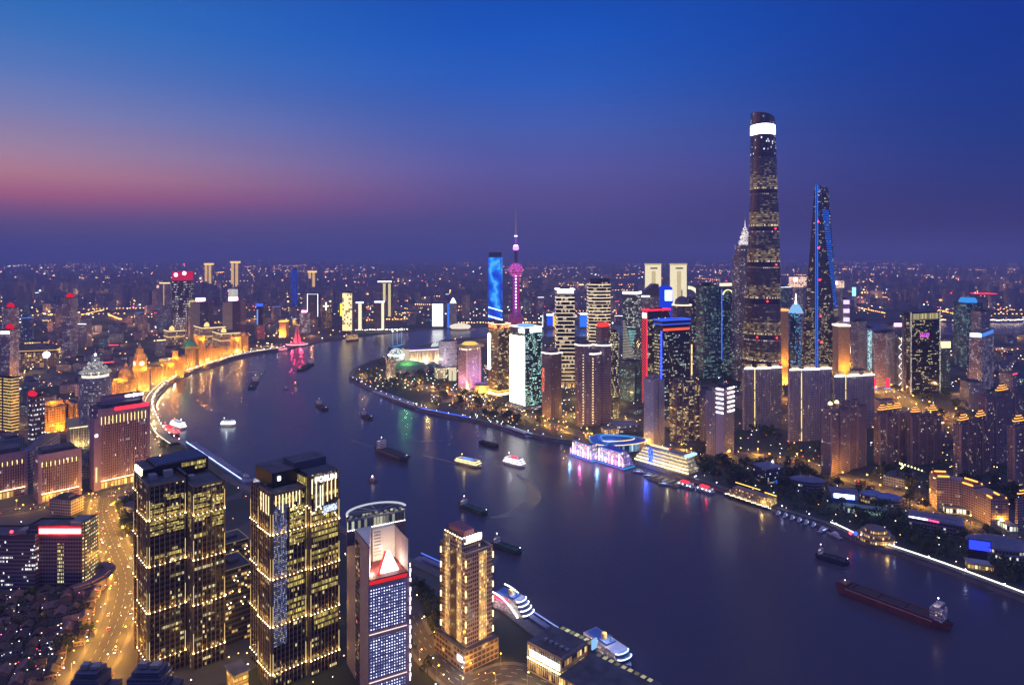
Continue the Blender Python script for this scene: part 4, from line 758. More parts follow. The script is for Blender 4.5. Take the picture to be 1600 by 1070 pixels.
# ================================================================== foreground towers on the west bank
BRZ = PM((.20, .14, .08), .55, .12, .2); RIBM = PM((.42, .30, .17), .55, .1, .2); BLK = PM((.02, .018, .018), .3)
fa_bfc = FA((.035, .03, .028), (.02, .018, .016), 1.5, 4.1, .88, .62, .0, YEL, 1.0, .0, .35)
fa_on = FA((.045, .04, .03), (.06, .05, .02), 1.45, 4.1, .84, .9, .94, ((.9, .70, .15), (1, .80, .26)), .72, .0, .35, 0)
fa_mid = FA((.035, .03, .026), (.022, .019, .018), 1.45, 4.1, .82, .5, .06, ((1, .74, .25), (1, .88, .5)), .8, .20, .35)
BULB = EM((1, .78, .38), 12); STRIPL = EM((1, .68, .26), 1.5)
def ribs(r, mbs, lights): pass
def facew(r, axis, c0, c1, off, z1, levels, nrib, win_on, glow=1.0, pier=True, top0=0):
    """one bay of a facade: piers at both ends, thin ribs, a row of up-lights at every level. axis 'x': along x at y=off facing -y; 'y': along y at x=off facing -x"""
    def bx(mb, s0, s1, d0, d1, z0, z1_, m):
        if axis == 'x': mb.box(s0, s1, off - d1, off - d0, z0, z1_, m)
        else: mb.box(off - d1, off - d0, s0, s1, z0, z1_, m)
    if pier:
        for s in (c0, c1):
            mb = MB(); bx(mb, s - .55, s + .55, .02, .9, 0, z1, BRZ); part('corner_pier', r, mb)
    for i in range(1, nrib):
        s = c0 + (c1 - c0) * i / nrib; mb = MB(); bx(mb, s - .16, s + .16, .02, .55, 0, z1 - top0, RIBM); part('rib', r, mb)
    for li, lv in enumerate(levels):
        if lv > z1 - 3: continue
        mb = MB(); bx(mb, c0 - .5, c1 + .5, .02, 1.0, lv - .5, lv - .05, BRZ); o = part('ledge', r, mb)
        mb = MB()
        for i in range(nrib + 1):
            s = c0 + (c1 - c0) * i / nrib; k = .42 if i in (0, nrib) else .22
            bx(mb, s - k, s + k, 1.0, 1.5, lv, lv + k * 1.6, BULB)
        part('lamp_row', o, mb)
        for s in (c0, c1):
            p = (s, off - 1.9, lv + 1.0) if axis == 'x' else (off - 1.9, s, lv + 1.0); point(r, p, 560 * glow, (1, .56, .14), .35)
            mb = MB(); bx(mb, s - .14, s + .14, .9, 1.0, lv + .6, min(z1 - .5, lv + 15), STRIPL); part('light_strip', o, mb)
        for q in (.33, .67):
            s = c0 + (c1 - c0) * q; p = (s, off - 2.6, lv + .8) if axis == 'x' else (off - 2.6, s, lv + .8); point(r, p, 600 * glow, (1, .56, .14), .35)
    for z0, zz1, f0, f1 in win_on:
        mb = MB(); bx(mb, c0 + (c1 - c0) * f0 + .6, c0 + (c1 - c0) * f1 - .6, .012, .05, z0, zz1, fa_on); part('lit_window_band', r, mb)
# --- tower with the dark penthouse
r, b, a, h = bld('twin_office_tower', 'black and bronze office tower with flat dark roofs and small rooftop sign at left', 'office tower', 203, 232, 344, 762, 1062, 42)
LV = [13, 49, 83, 117]
part('wall', r, MB().box(0, b * .5, 0, a * .5, 0, h, fa_mid, ROOF, False), None); bx1 = b * .54
part('front_wing', r, MB().box(bx1, b, -10, a * .7, 0, h - 4, fa_mid, ROOF, False)); part('side_wing', r, MB().box(3.5, b * .5, a * .5 + .05, a, 0, h + 6, fa_bfc, ROOF, False))
part('core', r, MB().box(b * .5 + .02, bx1 - .02, 1.5, a * .9, 0, h + 4, BLK, ROOF, False))
part('penthouse', r, MB().box(b * .22, b * .98, a * .45, a * .98, h - 2, h + 8, BLK, ROOF, False))
ph = MB(); ph.box(b * .58, b * .94, a * .45 - .3, a * .45 - .06, h + 3.6, h + 6.6, fa_on); part('lit_window_band', r, ph); ph = MB(); ph.box(b * .78, b * .93, a * .45 - .3, a * .45 - .06, h + .2, h + 2.6, fa_on); part('lit_window_band', r, ph)
part('roof_tanks', r, MB().box(b * .1, b * .2, a * .3, a * .42, h, h + 4, STEEL).box(b * .3, b * .42, a * .3, a * .4, h, h + 5, CONC).box(b * .62, b * .7, a * .2, a * .3, h - 4, h - 1, CONC))
part('roof_deck', r, MB().box(b * .25, b * .95, a * .48, a * .95, h + 8, h + 8.5, PM((.04, .06, .12), .6)))
on = lambda top, rows, f0, f1: [(top - 4.1 * (k + 1) + .5, top - 4.1 * k - .9, f0, f1) for k in rows]
facew(r, 'x', .4, b * .5 - .4, 0, h, LV, 7, on(h - 4, (2, 3, 4, 5, 6, 7), 0, .43) + on(h - 4, (1, 3, 4, 5, 6, 7), .46, 1) + on(h - 46, (1,), 0, 1), 1)
facew(r, 'x', bx1 + .4, b - .4, -10, h - 4, LV, 7, on(h - 8, (0, 1, 2, 3, 4), 0, .55) + on(h - 8, (1, 2, 4, 5, 6), .58, 1) + on(h - 22, (4,), 0, .5), 1)
facew(r, 'y', .4, a * .5 - .4, 0, h, LV, 5, [], .8); facew(r, 'y', a * .5 + .4, a - .4, 3.5, h + 6, [x + 10 for x in LV], 4, [], .8)
facew(r, 'y', -9.6, -.3, bx1, h - 4, [], 2, on(h - 8, range(7), 0, 1), 0)
part('roof_sign', r, MB().box(2.6, 3.4, a * .60, a * .92, h + .5, h + 5.5, EM((1, .9, .65), 8)))
parapet(r, b * .5, a * .5, h, BRZ); mb = MB(); mb.box(bx1 - .3, b + .3, -10.3, -9.5, h - 3.98, h - 2.6, BRZ).box(bx1 - .3, bx1 + .5, -9.5, a * .45, h - 3.98, h - 2.6, BRZ).box(b - .5, b + .3, -9.5, a * .45, h - 3.98, h - 2.6, BRZ); part('parapet', r, mb)
# --- tower with the lettering
r, b, a, h = bld('twin_office_tower', 'black and bronze office tower bearing the white FOSUN letters at its top', 'office tower', 385, 425, 527, 774, 1080, 42)
LV = [12, 46, 80, 112]; hR = h + 9; bx1 = b * .54
part('wall', r, MB().box(0, b * .5, 0, a * .48, 0, h, fa_mid, ROOF, False)); part('front_wing', r, MB().box(bx1, b, -2.5, a * .75, 0, hR, fa_mid, ROOF, False)); part('side_wing', r, MB().box(4, b * .5, a * .48 + .05, a, 0, h - 4, fa_bfc, ROOF, False))
part('core', r, MB().box(b * .5 + .02, bx1 - .02, 1.2, a * .9, 0, h + 7, fa_on, ROOF, False)); part('penthouse', r, MB().box(b * .12, bx1 - .05, a * .3, a * .95, h, h + 11, BLK, ROOF, False)); part('roof_box', r, MB().box(bx1 - 4, b * .97, a * .32, a * .73, hR, hR + 6, PM((.06, .07, .1), .5), ROOF))
part('roof_lamp', r, MB().box(b * .2, b * .24, a * .29 - .4, a * .29, h + 5, h + 8, EM((.9, 1, .9), 7)))
BLED = LEDS(1.1, 1.4, (.10, .2, .9), .9, (.05, .055, .10), .6, (.8, .75, .5), .5)
facew(r, 'x', .4, b * .5 - .4, 0, h, LV, 8, on(h - 3, (0,), 0, 1) + on(h - 3, (2, 3, 4, 5, 6, 7, 8), .5, 1) + on(h - 50, (0, 3, 4), .45, 1) + on(h - 78, (0, 1, 2, 3), .1, 1), 1)
part('blue_led_wall', r, MB().box(1.2, b * .22, -.13, -.06, h * .22, h - 9, BLED))
facew(r, 'x', bx1 + .4, b - .4, -2.5, hR, LV, 8, on(hR - 14, (0, 3, 4, 5, 6, 7, 8), 0, 1) + on(hR - 56, (0, 1), 0, 1) + on(hR - 76, (1, 2), 0, 1) + on(hR - 104, (0, 1, 2), .1, 1), 1)
facew(r, 'y', .4, a * .48 - .4, 0, h, LV, 7, [], 1.2); facew(r, 'y', a * .48 + .4, a - .4, 4, h - 4, [x - 2 for x in LV], 6, [], 1.2); facew(r, 'y', -2.2, -.2, bx1, hR, [], 1, on(hR - 6, range(9), 0, 1), 0)
mb = MB()
for i, (s, l0, l1) in enumerate(((.06, 14, 3), (.2, 26, 3), (.34, 26, 9), (.42, 24, 9), (.58, 22, 3), (.72, 21, 3), (.86, 20, 3))): x = bx1 + (b - bx1) * s; mb.box(x - .22, x + .22, -3.6, -3.1, hR - l0, hR - l1, EM((1, .75, .4), 3))
part('facade_light_bars', r, mb)
mb = MB()
for i in range(8): x = b * .5 * (.1 + .1 * i); mb.box(x - .2, x + .2, -1.0, -.6, h - 8 - (i % 3) * 3, h - .6, EM((1, .75, .4), 2.6))
part('facade_light_bars', r, mb)
mb = MB()
for i in range(4): y = a * .48 * (.18 + .2 * i); mb.box(-1.0, -.6, y - .2, y + .2, h - 15, h - 1.5, EM((1, .75, .4), 2.2))
part('facade_light_bars', r, mb)
cu = bpy.data.curves.new('sign_lettering', 'FONT'); cu.body = 'FOSUN'; cu.size = 5.4; cu.extrude = .2; cu.offset = .05; cu.align_x = 'CENTER'; cu.space_character = 1.0
o = bpy.data.objects.new('sign_lettering', cu); COL.objects.link(o); o.parent = r; o.location = ((bx1 + b) / 2 + .6, -3.9, hR - 5.9); o.rotation_euler = (pi / 2, 0, 0); cu.materials.append(EM((1, .96, .9), 7)); bpy.context.view_layer.update(); me = bpy.data.meshes.new_from_object(o.evaluated_get(bpy.context.evaluated_depsgraph_get())); bpy.data.objects.remove(o); o = bpy.data.objects.new('sign_lettering', me); COL.objects.link(o); o.parent = r; o.location = ((bx1 + b) / 2 + .6, -3.9, hR - 5.9); o.rotation_euler = (pi / 2, 0, 0)
part('sign_frame', r, MB().box(bx1 + 1.2, b - .6, -3.4, -3.05, hR - 8, hR - 7.2, BRZ)); part('blue_screen', r, MB().box(bx1 + (b - bx1) * .45, b - 2, -3.3, -3.06, hR - 30, hR - 25, LEDS(.8, .8, (.2, .4, 1), 3, (.02, .03, .08), .7, (.9, .95, 1), .3)))
part('garland_lights', r, (lambda mb: [mb.ball((b * (.25 + .7 * i / 26), -3.3 - .0, h - 12 - 10 * i / 26 + 3 * sin(i * .9)), .38, BULB, 5, 3) for i in range(27)] and mb)(MB()))
parapet(r, b * .5, a * .48, h, BRZ)
# --- stone tower with the light-grid wall and the glass crown
r, b, a, h = bld('screen_wall_tower', 'pinkish stone tower with white-blue light grid wall under a curved glass crown', 'office tower', 542, 575.5, 640, 857, 1100, 29)
PST = PM((.40, .30, .29), .7, .1, .2); fa_pst = FA((.40, .30, .29), (.06, .05, .05), 3.2, 3.6, .5, .6, .12, ((1, .4, .15), (1, .8, .5)), 1.0, 0, .7); f_red = FA((.1, .07, .08), (.04, .03, .03), 3, 3.6, .8, .6, .22, ((1, .25, .12), (.9, .8, .5)), .6, 0, .6)
xe = b * .93
part('wall', r, MB().box(0, b, .05, a, 0, h - 23, PST, ROOF, False)); mb = MB(); part('window_column', r, MB().box(-.25, -.02, a * .38, a * .56, 0, h - 4, f_red)); part('rear_block', r, MB().box(0, b, a * .62, a, h - 23, h + 1, PST, ROOF)); part('side_wall', r, MB().box(-.02, b * .02, 0, a * .62, h - 23, h, PST, ROOF))
part('gable_wall', r, MB().loft([[(b * .02, .8, h - 23), (b * .02, a * .62, h - 23), (b * .42, a * .62, h - 23)], [(b * .02, .8, h), (b * .02, a * .62, h + 2), (b * .42, a * .62, h + 2)]], PM((.78, .72, .60), .7, .04)))
part('niche_wall', r, MB().box(b * .4, b * .98, a * .52, a * .62, h - 23, h + 1, FA((.78, .72, .60), (.72, .66, .54), 2.2, 40, .94, .98, 0))); part('end_wall', r, MB().box(b * .96, b, 0, a * .62, h - 23, h + 1, PST, ROOF))
mb = MB()
for i in range(8): mb.box(b * .42, b * .60, a * .52 - .5, a * .52 - .05, h - 2 - i * 2.4, h - 1.2 - i * 2.4, PM((.45, .4, .33), .7))
part('louvres', r, mb)
part('red_base', r, MB().box(b * .03, b * .95, .3, a * .5, h - 23, h - 22.4, PM((.2, .03, .03), .6))); part('red_screen', r, MB().box(.6, xe, -.35, -.02, h - 25.6, h - 23.2, EM((1, .03, .03), .8)))
part('screen_triangle', r, MB().loft([[(b * .36, a * .10, h - 22), (b * .80, a * .10, h - 22), (b * .80, a * .16, h - 22), (b * .36, a * .16, h - 22)], [(b * .58, a * .18, h - 9), (b * .62, a * .18, h - 9), (b * .62, a * .20, h - 9), (b * .58, a * .20, h - 9)]], EM((1, .97, .92), 6, True))); part('red_triangle_edge', r, MB().tube((b * .30, a * .1, h - 22), (b * .52, a * .2, h - 9), .8, EM((1, .03, .03), 3)))
point(r, (b * .2, a * .2, h - 20), 5200, (1, .85, .6), .6); point(r, (b * .75, a * .25, h - 20), 5600, (1, .85, .6), .6); point(r, (b * .45, a * .25, h - 20), 5200, (1, .6, .5), .6)
G1 = LEDS(1.9, 2.1, (.62, .74, 1), 2.6, (.26, .30, .50), .40, (.95, .85, 1), .35)
for z0, z1_ in ((h - 58, h - 28.5), (h - 92, h - 63.5), (0.5, h - 96)):
    part('light_grid', r, MB().box(1.0, xe - .6, -.32, -.02, z0, z1_, G1))
    mb = MB()
    for k in range(int((z1_ - z0) / 4)): mb.box(1.0, xe - .6, -.6, -.33, z0 + k * 4 + 3.9, z0 + k * 4 + 4.15, PM((.26, .27, .34), .5))
    part('sun_louvres', r, mb)
for z0 in (h - 60.5, h - 94): part('band_light', r, MB().box(.6, xe, -.5, -.02, z0, z0 + .35, EM((1, .75, .7), 1.6)))
mb = MB()
for k in range(26): mb.box(b + .1, b + .8, -1 + (k % 2), -.2 + (k % 2), 4 + k * 3.4, 6.6 + k * 3.4, EM((.9, .7, 1), 3.5)) if k % 7 else None
part('edge_lamps', r, mb)
# crown: half ellipse drum of glass with a bright rim
n = 18; Q = lambda k, z: [(b * .56 + b * .74 * k * cos(pi * i / n), a * .62 + 16 * k * sin(pi * i / n), z) for i in range(n + 1)]
f_cr = FA((.2, .2, .2), (.10, .12, .11), 2.4, 9, .8, .8, .55, ((.8, .75, .45), (.9, .95, .7)), .5, 0, .3)
part('crown_glass', r, MB().loft([Q(1, h + .8), Q(1, h + 12)], f_cr, ROOF)); part('crown_floor', r, MB().loft([Q(1.01, h - 10), Q(1.01, h + .8)], PM((.12, .10, .14), .5), ROOF, True))
mb = MB(); q0, q1 = Q(1.03, h + 12), Q(.96, h + 12)
for i in range(n): mb.loft([[q0[i], q0[i + 1], q1[i + 1], q1[i]], [(x, y, z + 1.0) for x, y, z in (q0[i], q0[i + 1], q1[i + 1], q1[i])]], EM((.8, .85, 1), .75), None, True)
part('crown_rim', r, mb); mb = MB()
for i in range(3, n - 2, 3): mb.tube((b * .56, a * .62, h + 12.4), q1[i], .35, STEEL)
for i in range(0, 30): x = b * .56 + b * .72 * (i / 29 * 2 - 1); mb.ball((x, a * .62 - .6, h + 1.4), .35, EM((1, .93, .8), 8), 5, 3)
part('crown_trusses', r, mb); part('crown_posts', r, MB().box(b * .1, b * .9, a * .64, a * .9, h - 8, h + 1, DARK)); part('crown_front', r, MB().box(b * .56 - b * .72, b * .56 + b * .72, a * .62 - .3, a * .62 - .05, h + .8, h + 10.5, f_cr)); parapet(r, b * .02, a * .6, h, PST)
# --- warm floodlit hotel by the ships
r, b, a, h = bld('floodlit_hotel', 'tan brick hotel tower with gold lit window columns standing beside the docked cruise ship', 'hotel', 689, 728, 769.5, 868, 1045, 40)
TAN = PM((.42, .30, .22), .75, .15, .3); fa_tan = FA((.42, .30, .22), (.06, .045, .04), 2.0, 3.3, .55, .6, .06, GOLD, .9, 0, .75); fa_col = FA((.62, .46, .26), (.45, .30, .10), 2.1, 3.3, .60, .62, .96, ((1, .66, .22), (1, .78, .4)), 1.0, 0, .7)
z0 = 16
part('podium', r, MB().box(-4, b + 3, -4, a + 3, 0, z0, FA((.25, .2, .18), (.1, .07, .04), 4, 4, .7, .6, .25, GOLD, .8), ROOF, False))
part('wall', r, MB().box(0, b, 0, a, z0, h, fa_tan, ROOF, False)); part('upper_core', r, MB().box(0, b * .72, b * .22, a * .9, h, h + 11, fa_tan, ROOF)); part('rear_wing', r, MB().box(b * .1, b * .9, a, a + 5, z0, h - 3, fa_tan, ROOF, False))
for y0, y1 in ((a * .16, a * .32), (a * .64, a * .80)): part('lit_window_column', r, MB().box(-.9, -.02, y0, y1, z0 + 2, h + (9 if y0 > 5 else 8), fa_col))
for y0, y1 in ((a * .36, a * .60),): part('dark_recess', r, MB().box(-.15, -.02, y0, y1, z0, h + 2, PM((.10, .08, .08), .4)))
part('lit_window_column', r, MB().box(b * .46, b * .76, -.9, -.02, z0 + 2, h - .5, fa_col))
mb = MB()
for k in range(6):
    for (x, y) in ((-.5, -.5), (b + .2, -.4), (-.5, a - .5)): mb.box(x - .35, x + .35, y - .35, y + .35, z0 + 4 + k * 11.5, z0 + 8.5 + k * 11.5, EM((1, .75, .3), 4))
part('corner_sconces', r, mb)
for k in range(6):
    point(r, (-2.2, -2.2, z0 + 4 + k * 11.5), 700, (1, .58, .18), .4); point(r, (b * .6, -4, z0 + 6 + k * 11.5), 620, (1, .58, .18), .4); point(r, (-4, a * .24, z0 + 6 + k * 11.5), 620, (1, .58, .18), .4); point(r, (-4, a * .72, z0 + 6 + k * 11.5), 620, (1, .58, .18), .4)
part('roof_sign', r, MB().box(b * .18, b * .72, b * .22 - 1.2, b * .22 - .5, h + 7.5, h + 11.5, EM((1, .9, .95), 6))); part('sign_underlight', r, MB().box(b * .1, b * .72, b * .22 - .5, b * .22 - .1, h + 6, h + 6.8, EM((1, .75, .4), 4)))
mb = MB()
for i in range(14): mb.ball((-.4 if i % 2 else b * .7 * i / 14, b * .22 + (a * .68) * i / 14 if i % 2 else b * .22 - .3, h + 11.4), .5, BULB, 5, 3)
part('roof_bulbs', r, mb); parapet(r, b, a, h, TAN); plant(r, b * .7, a * 1.1, h + 11, PM((.3, .12, .14), .8), .55, 4); part('podium_sign', r, MB().box(-4.6, -4.1, -1, 5, z0 - 9, z0 - 5, EM((.8, .85, 1), 5)))
point(r, (-7, -4, 8), 2500, (.7, .8, 1), .5)
# --- low terminal with the glowing sign wall
Xn, Yn = (879 - CX) / F * 492, 492.0; r = thing('ferry_terminal', 'low flat terminal with a glowing white sign wall and roof skylights beside the second ship', 'terminal', (Xn, Yn, 0), radians(-43)); hh = 22
SGN = FA((.5, .42, .25), (.6, .5, .25), 1.6, 40, .85, .95, .0)
part('wall', r, MB().box(-34, 0, 0, 30, 0, hh, FA((.2, .17, .15), (.08, .06, .05), 3, 7, .8, .6, .3, GOLD, .9), ROOF, False)); part('roof_skylights', r, MB().box(-30, 2, 30.1, 38, 0, hh - 2, ROOF, FA((.1, .1, .1), lit=0)))
mb = MB()
for i in range(7): mb.box(-29 + i * 4.6, -26 + i * 4.6, 31, 36.5, hh - 2, hh - 1.7, EM((.95, .9, .55), .7 if i % 2 else .25))
part('skylight_panels', r, mb); mb = MB()
for i in range(16): mb.box(-33.5 + i * 2.1, -33.2 + i * 2.1, -.7, -.05, 3, hh - 1, PM((.6, .5, .35), .6))
part('sign_wall_fins', r, mb); part('glowing_sign', r, MB().box(-31, -2, -1.3, -.75, hh - 9, hh - 4.5, LEDS(3.2, 9, (.85, .92, 1), 6, (.4, .4, .5), .8, (1, 1, 1), .0))); part('wall_washer', r, MB().box(-33, -1, -1.4, -1.0, hh - 11.5, hh - 10.8, EM((1, .85, .35), 7, True)))
for x in (-28, -20, -12, -4): point(r, (x, -3, hh - 12.5), 900, (1, .8, .35), .5)
parapet(r, 0, 30, hh, CONC); part('lower_wall', r, MB().box(3, 70, -8, 30, 0, 15, FA((.3, .24, .16), (.4, .3, .1), 2, 15, .7, .85, .9, GOLD, 1.3), ROOF, False)); mb = MB()
for i in range(9): mb.box(6 + i * 5.5, 9 + i * 5.5, 31, 36, 13, 13.4, EM((.95, .85, .5), .5 if i % 3 else .15))
part('lower_skylights', r, MB().box(3, 60, 30.1, 37, 0, 13, ROOF)); part('skylight_panels', r, mb); mb = MB()
for i in range(5): mb.box(-25 + i * 5, -22 + i * 5, 8, 11, hh, hh + 2, STEEL)
part('roof_units', r, mb); part('blue_panel', r, MB().box(2, 3.2, 32, 38, hh - 6, hh + 1, EM((.3, .6, 1), 3)))
# --- podium blocks between the twin towers
for lab, L, C, R, top, base, th, k in (('dark shopping block with string lights in the gap between the twin towers, far step', 330, 346, 388, 852, 958, 42, 0), ('dark shopping block with gold lit edge between the twin towers, near step', 332, 352, 392, 892, 1010, 42, 1)):
    r, b, a, h = bld('podium_block', lab, 'shopping block', L, C, R, top, base, th, None, 'podium blocks between the twin towers'); part('wall', r, MB().box(0, b, 0, a, 0, h, FA((.08, .07, .06), (.05, .04, .03), 2.5, 4, .8, .5, .18, GOLD, .9), ROOF, False)); rim(r, b, a, h, EM((1, .72, .4), .22), .4, .4); plant(r, b, a, h, ROOF, .4, 3)
    mb = MB()
    for i in range(16): mb.ball((b * i / 15, -1, h * (.7 - .2 * sin(i * .8))), .45, BULB, 5, 3); mb.ball((-1, a * i / 15, h * (.5 - .25 * sin(i * .7))), .45, BULB, 5, 3)
    part('string_lights', r, mb); point(r, (-5, -5, h * .4), 2500, (1, .65, .25), .5)
r, b, a, h = bld('golden_hall', 'low hall with a gold lit slatted front at the foot of the twin towers', 'hall', 354, 366, 388, 1056, 1084, 42); part('wall', r, MB().box(0, b, 0, a, 0, h, FA((.3, .2, .08), (.4, .28, .08), 3, 6, .8, .35, .8, GOLD, 1.3), ROOF, False)); part('roof', r, MB().box(-1, b + 1, -1, a + 1, h, h + 1, ROOFL)); point(r, (b / 2, -8, 6), 6000, (1, .6, .15), 1); point(r, (-8, a / 2, 6), 6000, (1, .6, .15), 1)
# --- finned purple-brown offices
PUB = PM((.33, .22, .31), .75, .1, .2); fa_fin = FA((.23, .12, .20), (.07, .035, .07), 1.9, 3.7, .6, .62, .035, WHITE, 1.3, .03, .6); PUF = PM((.45, .31, .33), .7, .08, .2)
def finned(name, lab, L, C, R, top, base, th, group, nf=20, sign=False, lowglow=True):
    r, b, a, h = bld(name, lab, 'office block', L, C, R, top, base, th, None, group)
    part('wall', r, MB().box(0, b, 0, a, 0, h, fa_fin, ROOF, False))
    for x in (0, b): part('side_pier', r, MB().box(x - 1.6, x + 1.6, -1.6, 1.5, 0, h + 1, PUB))
    part('top_panel', r, MB().box(1.6, b - 1.6, -1.2, -.05, h - 8, h + 1, PUB)); zb = 11
    for i in range(nf): x = 2.2 + (b - 4.4) * i / (nf - 1); part('fin', r, MB().box(x - .32, x + .32, -1.4, -.05, zb, h - 8 if i % 3 else h - 8, PUF))
    o = part('glow_ledge', r, MB().box(1.6, b - 1.6, -1.9, -.05, zb - .8, zb - .05, PUB)); part('glow_strip', o, MB().box(1.6, b - 1.6, -2.3, -1.95, zb, zb + .45, EM((1, .75, .35), 7)))
    for i in range(5): point(r, (b * (i + .5) / 5, -3.4, zb + .8), 1100 * b / 40, (1, .56, .16), .4)
    mb = MB(); zt_ = h - 8
    for i in range(0, nf, 2): x = 2.2 + (b - 4.4) * i / (nf - 1); mb.box(x - .4, x + .4, -1.9, -1.45, zt_ - h * .11, zt_ - 1, EM((1, .78, .3), 2.0))
    part('top_fin_lights', r, mb); part('ground_hall', r, MB().box(2, b * .7, -.6, -.05, 1, zb - 1.5, FA((.3, .22, .1), (.4, .3, .1), 4, 9, .7, .8, .9, GOLD, 1.5)))
    part('roof_screen', r, MB().box(b * .1, b * .9, a * .2, a * .8, h, h + 5, ROOF)); return r, b, a, h
r, b, a, h = finned('finned_office_block', 'tallest finned purple-brown office block with a red sign strip and white roof star', 140, 155, 232, 641, 765, 47, 'finned office blocks', 26)
part('red_sign', r, MB().box(b * .3, b * 1.0, -2.2, -1.3, h - 3, h + 1.5, EM((1, .02, .04), 3.2))); part('rear_slab', r, MB().box(b * .2, b * .98, a * .5, a * .9, h, h + 12, PUB, ROOF)); part('roof_star', r, MB().box(b * .62, b * 1.0, a * .5 - .6, a * .5 - .1, h + 9, h + 12, EM((.95, .95, 1), 6)).loft([[(b * .76, a * .5 - .7, h + 10.5), (b * .80, a * .5 - .7, h + 8), (b * .84, a * .5 - .7, h + 10.5), (b * .80, a * .5 - .7, h + 13)], [(b * .76, a * .5 - .9, h + 10.5), (b * .80, a * .5 - .9, h + 8), (b * .84, a * .5 - .9, h + 10.5), (b * .80, a * .5 - .9, h + 13)]], EM((1, 1, 1), 8)))
part('corner_tower', r, MB().box(-7, -1.7, -4, a * .4, 0, h - 10, PUB, ROOF)); part('corner_lamp', r, MB().box(-6, -3, -4.8, -4.1, h * .68, h * .71, WHITEL)); part('corner_strip', r, MB().box(-5.4, -3.6, -4.5, -4.1, 12, h * .3, EM((1, .75, .35), 1.4)))
finned('finned_office_block', 'middle finned office block with gold lit ground hall, left of the tallest one', 52, 62, 125, 712, 786, 47, 'finned office blocks', 18)
finned('finned_office_block', 'finned office block cut by the left edge of the picture', -36, -24, 41, 716, 786, 47, 'finned office blocks', 16)
# --- building with the glowing red sign and the chequered light wall
r, b, a, h = bld('red_sign_building', 'dark violet block with a wide glowing red and white sign and chequered lit side wall', 'office block', 45, None, 128, 822, 917, None, 18); VIO = FA((.10, .08, .14), (.03, .03, .06), 2.6, 3.6, .7, .5, .0, WHITE, .8, 0, .5)
part('wall', r, MB().box(0, b, 0, a, 0, h, VIO, ROOF, False)); part('sign', r, MB().box(b * .22, b * .98, -1.6, -.6, h - 6, h - 2, EM((1, .72, .70), 9, True))); part('sign_halo_board', r, MB().box(b * .18, b, -.55, -.05, h - 9, h + 1, PM((.6, .12, .12), .5))); part('sign_trim', r, MB().box(b * .2, b, -1.3, -.6, h - 6.8, h - 6.1, EM((1, .02, .03), 5, True)).box(b * .2, b, -1.3, -.6, h - 1.9, h - 1.2, EM((1, .02, .03), 5, True)))
point(r, (b * .6, -7, h - 4), 3200, (1, .03, .05), 1); part('stair_windows', r, MB().box(b * .54, b * .66, -.3, -.02, 4, h - 16, FA((.05, .05, .06), (.3, .2, .05), 1.6, 3.6, .5, .6, .85, YEL, 1.2)))
part('chequered_wing', r, MB().loft([[(b + .1, -.5, 0), (b + 2.5, 3, 0), (b + 2.5, a + 3, 0), (b + .1, a, 0)], [(b + .1, -.5, h + 4), (b + 2.5, 3, h + 4), (b + 2.5, a + 3, h + 4), (b + .1, a, h + 4)]], LEDS(2.6, 3.4, (1, .72, .3), 1.5, (.03, .02, .02), .5, (1, .85, .5), .5), ROOF)); part('roof_terrace', r, MB().box(b * .75, b, a * .1, a, h, h + 4, STONE, ROOFL)); parapet(r, b * .74, a, h, DARK)
r, b, a, h = bld('dark_office_wing', 'long dark office with few white window rows, left of the red sign building', 'office block', -60, None, 58, 838, 922, None, 24); part('wall', r, MB().box(0, b * .97, 0, a, 0, h, FA((.12, .09, .14), (.03, .03, .05), 1.6, 3.6, .7, .45, .03, WHITE, 1.5, .14, .6), ROOF, False)); part('roof_hut', r, MB().box(b * .7, b * .8, 5, 14, h, h + 4, CONC)); part('red_beacon', r, MB().ball((b * .62, 4, h + 3), 1.3, BEACON)); parapet(r, b * .97, a, h, DARK)
# --- gold-lined block, lotus-crowned tower, red globe building and others behind
r, b, a, h = tower('gold_lined_block', 'office block wrapped in gold light lines at the left edge', -12, 17, 30, 592, 674, 66, BANDS((.2, .15, .08), (1, .66, .2), 5.4, .36, 1.15, (.05, .04, .03)), DARK)
part('dark_seam', r, MB().box(-.6, -.05, a * .4, a * .46, 0, h, DARK))
Yl = YB(690); r = thing('lotus_crowned_tower', 'grey round tower crowned by a white lit lotus of petals and a spire', 'tower', ((149 - CX) / F * Yl, Yl, 0)); z = lambda py: ZT(py, Yl)
part('shaft', r, MB().lathe([(24, 0), (24, z(592)), (21, z(588))], FA((.36, .33, .33), (.07, .06, .07), 2, 3.6, .5, .5, .16, WHITE, .9), 16, (0, 0), ROOF)); part('drum', r, MB().lathe([(20, z(588)), (20, z(584))], EM((1, .85, .65), 1.5), 16))
PET = LEDS(2, 2, (.95, 1, .8), 1.6, (.3, .3, .25), .6, (1, 1, .9), .55); PETD = PM((.6, .6, .55), .5)
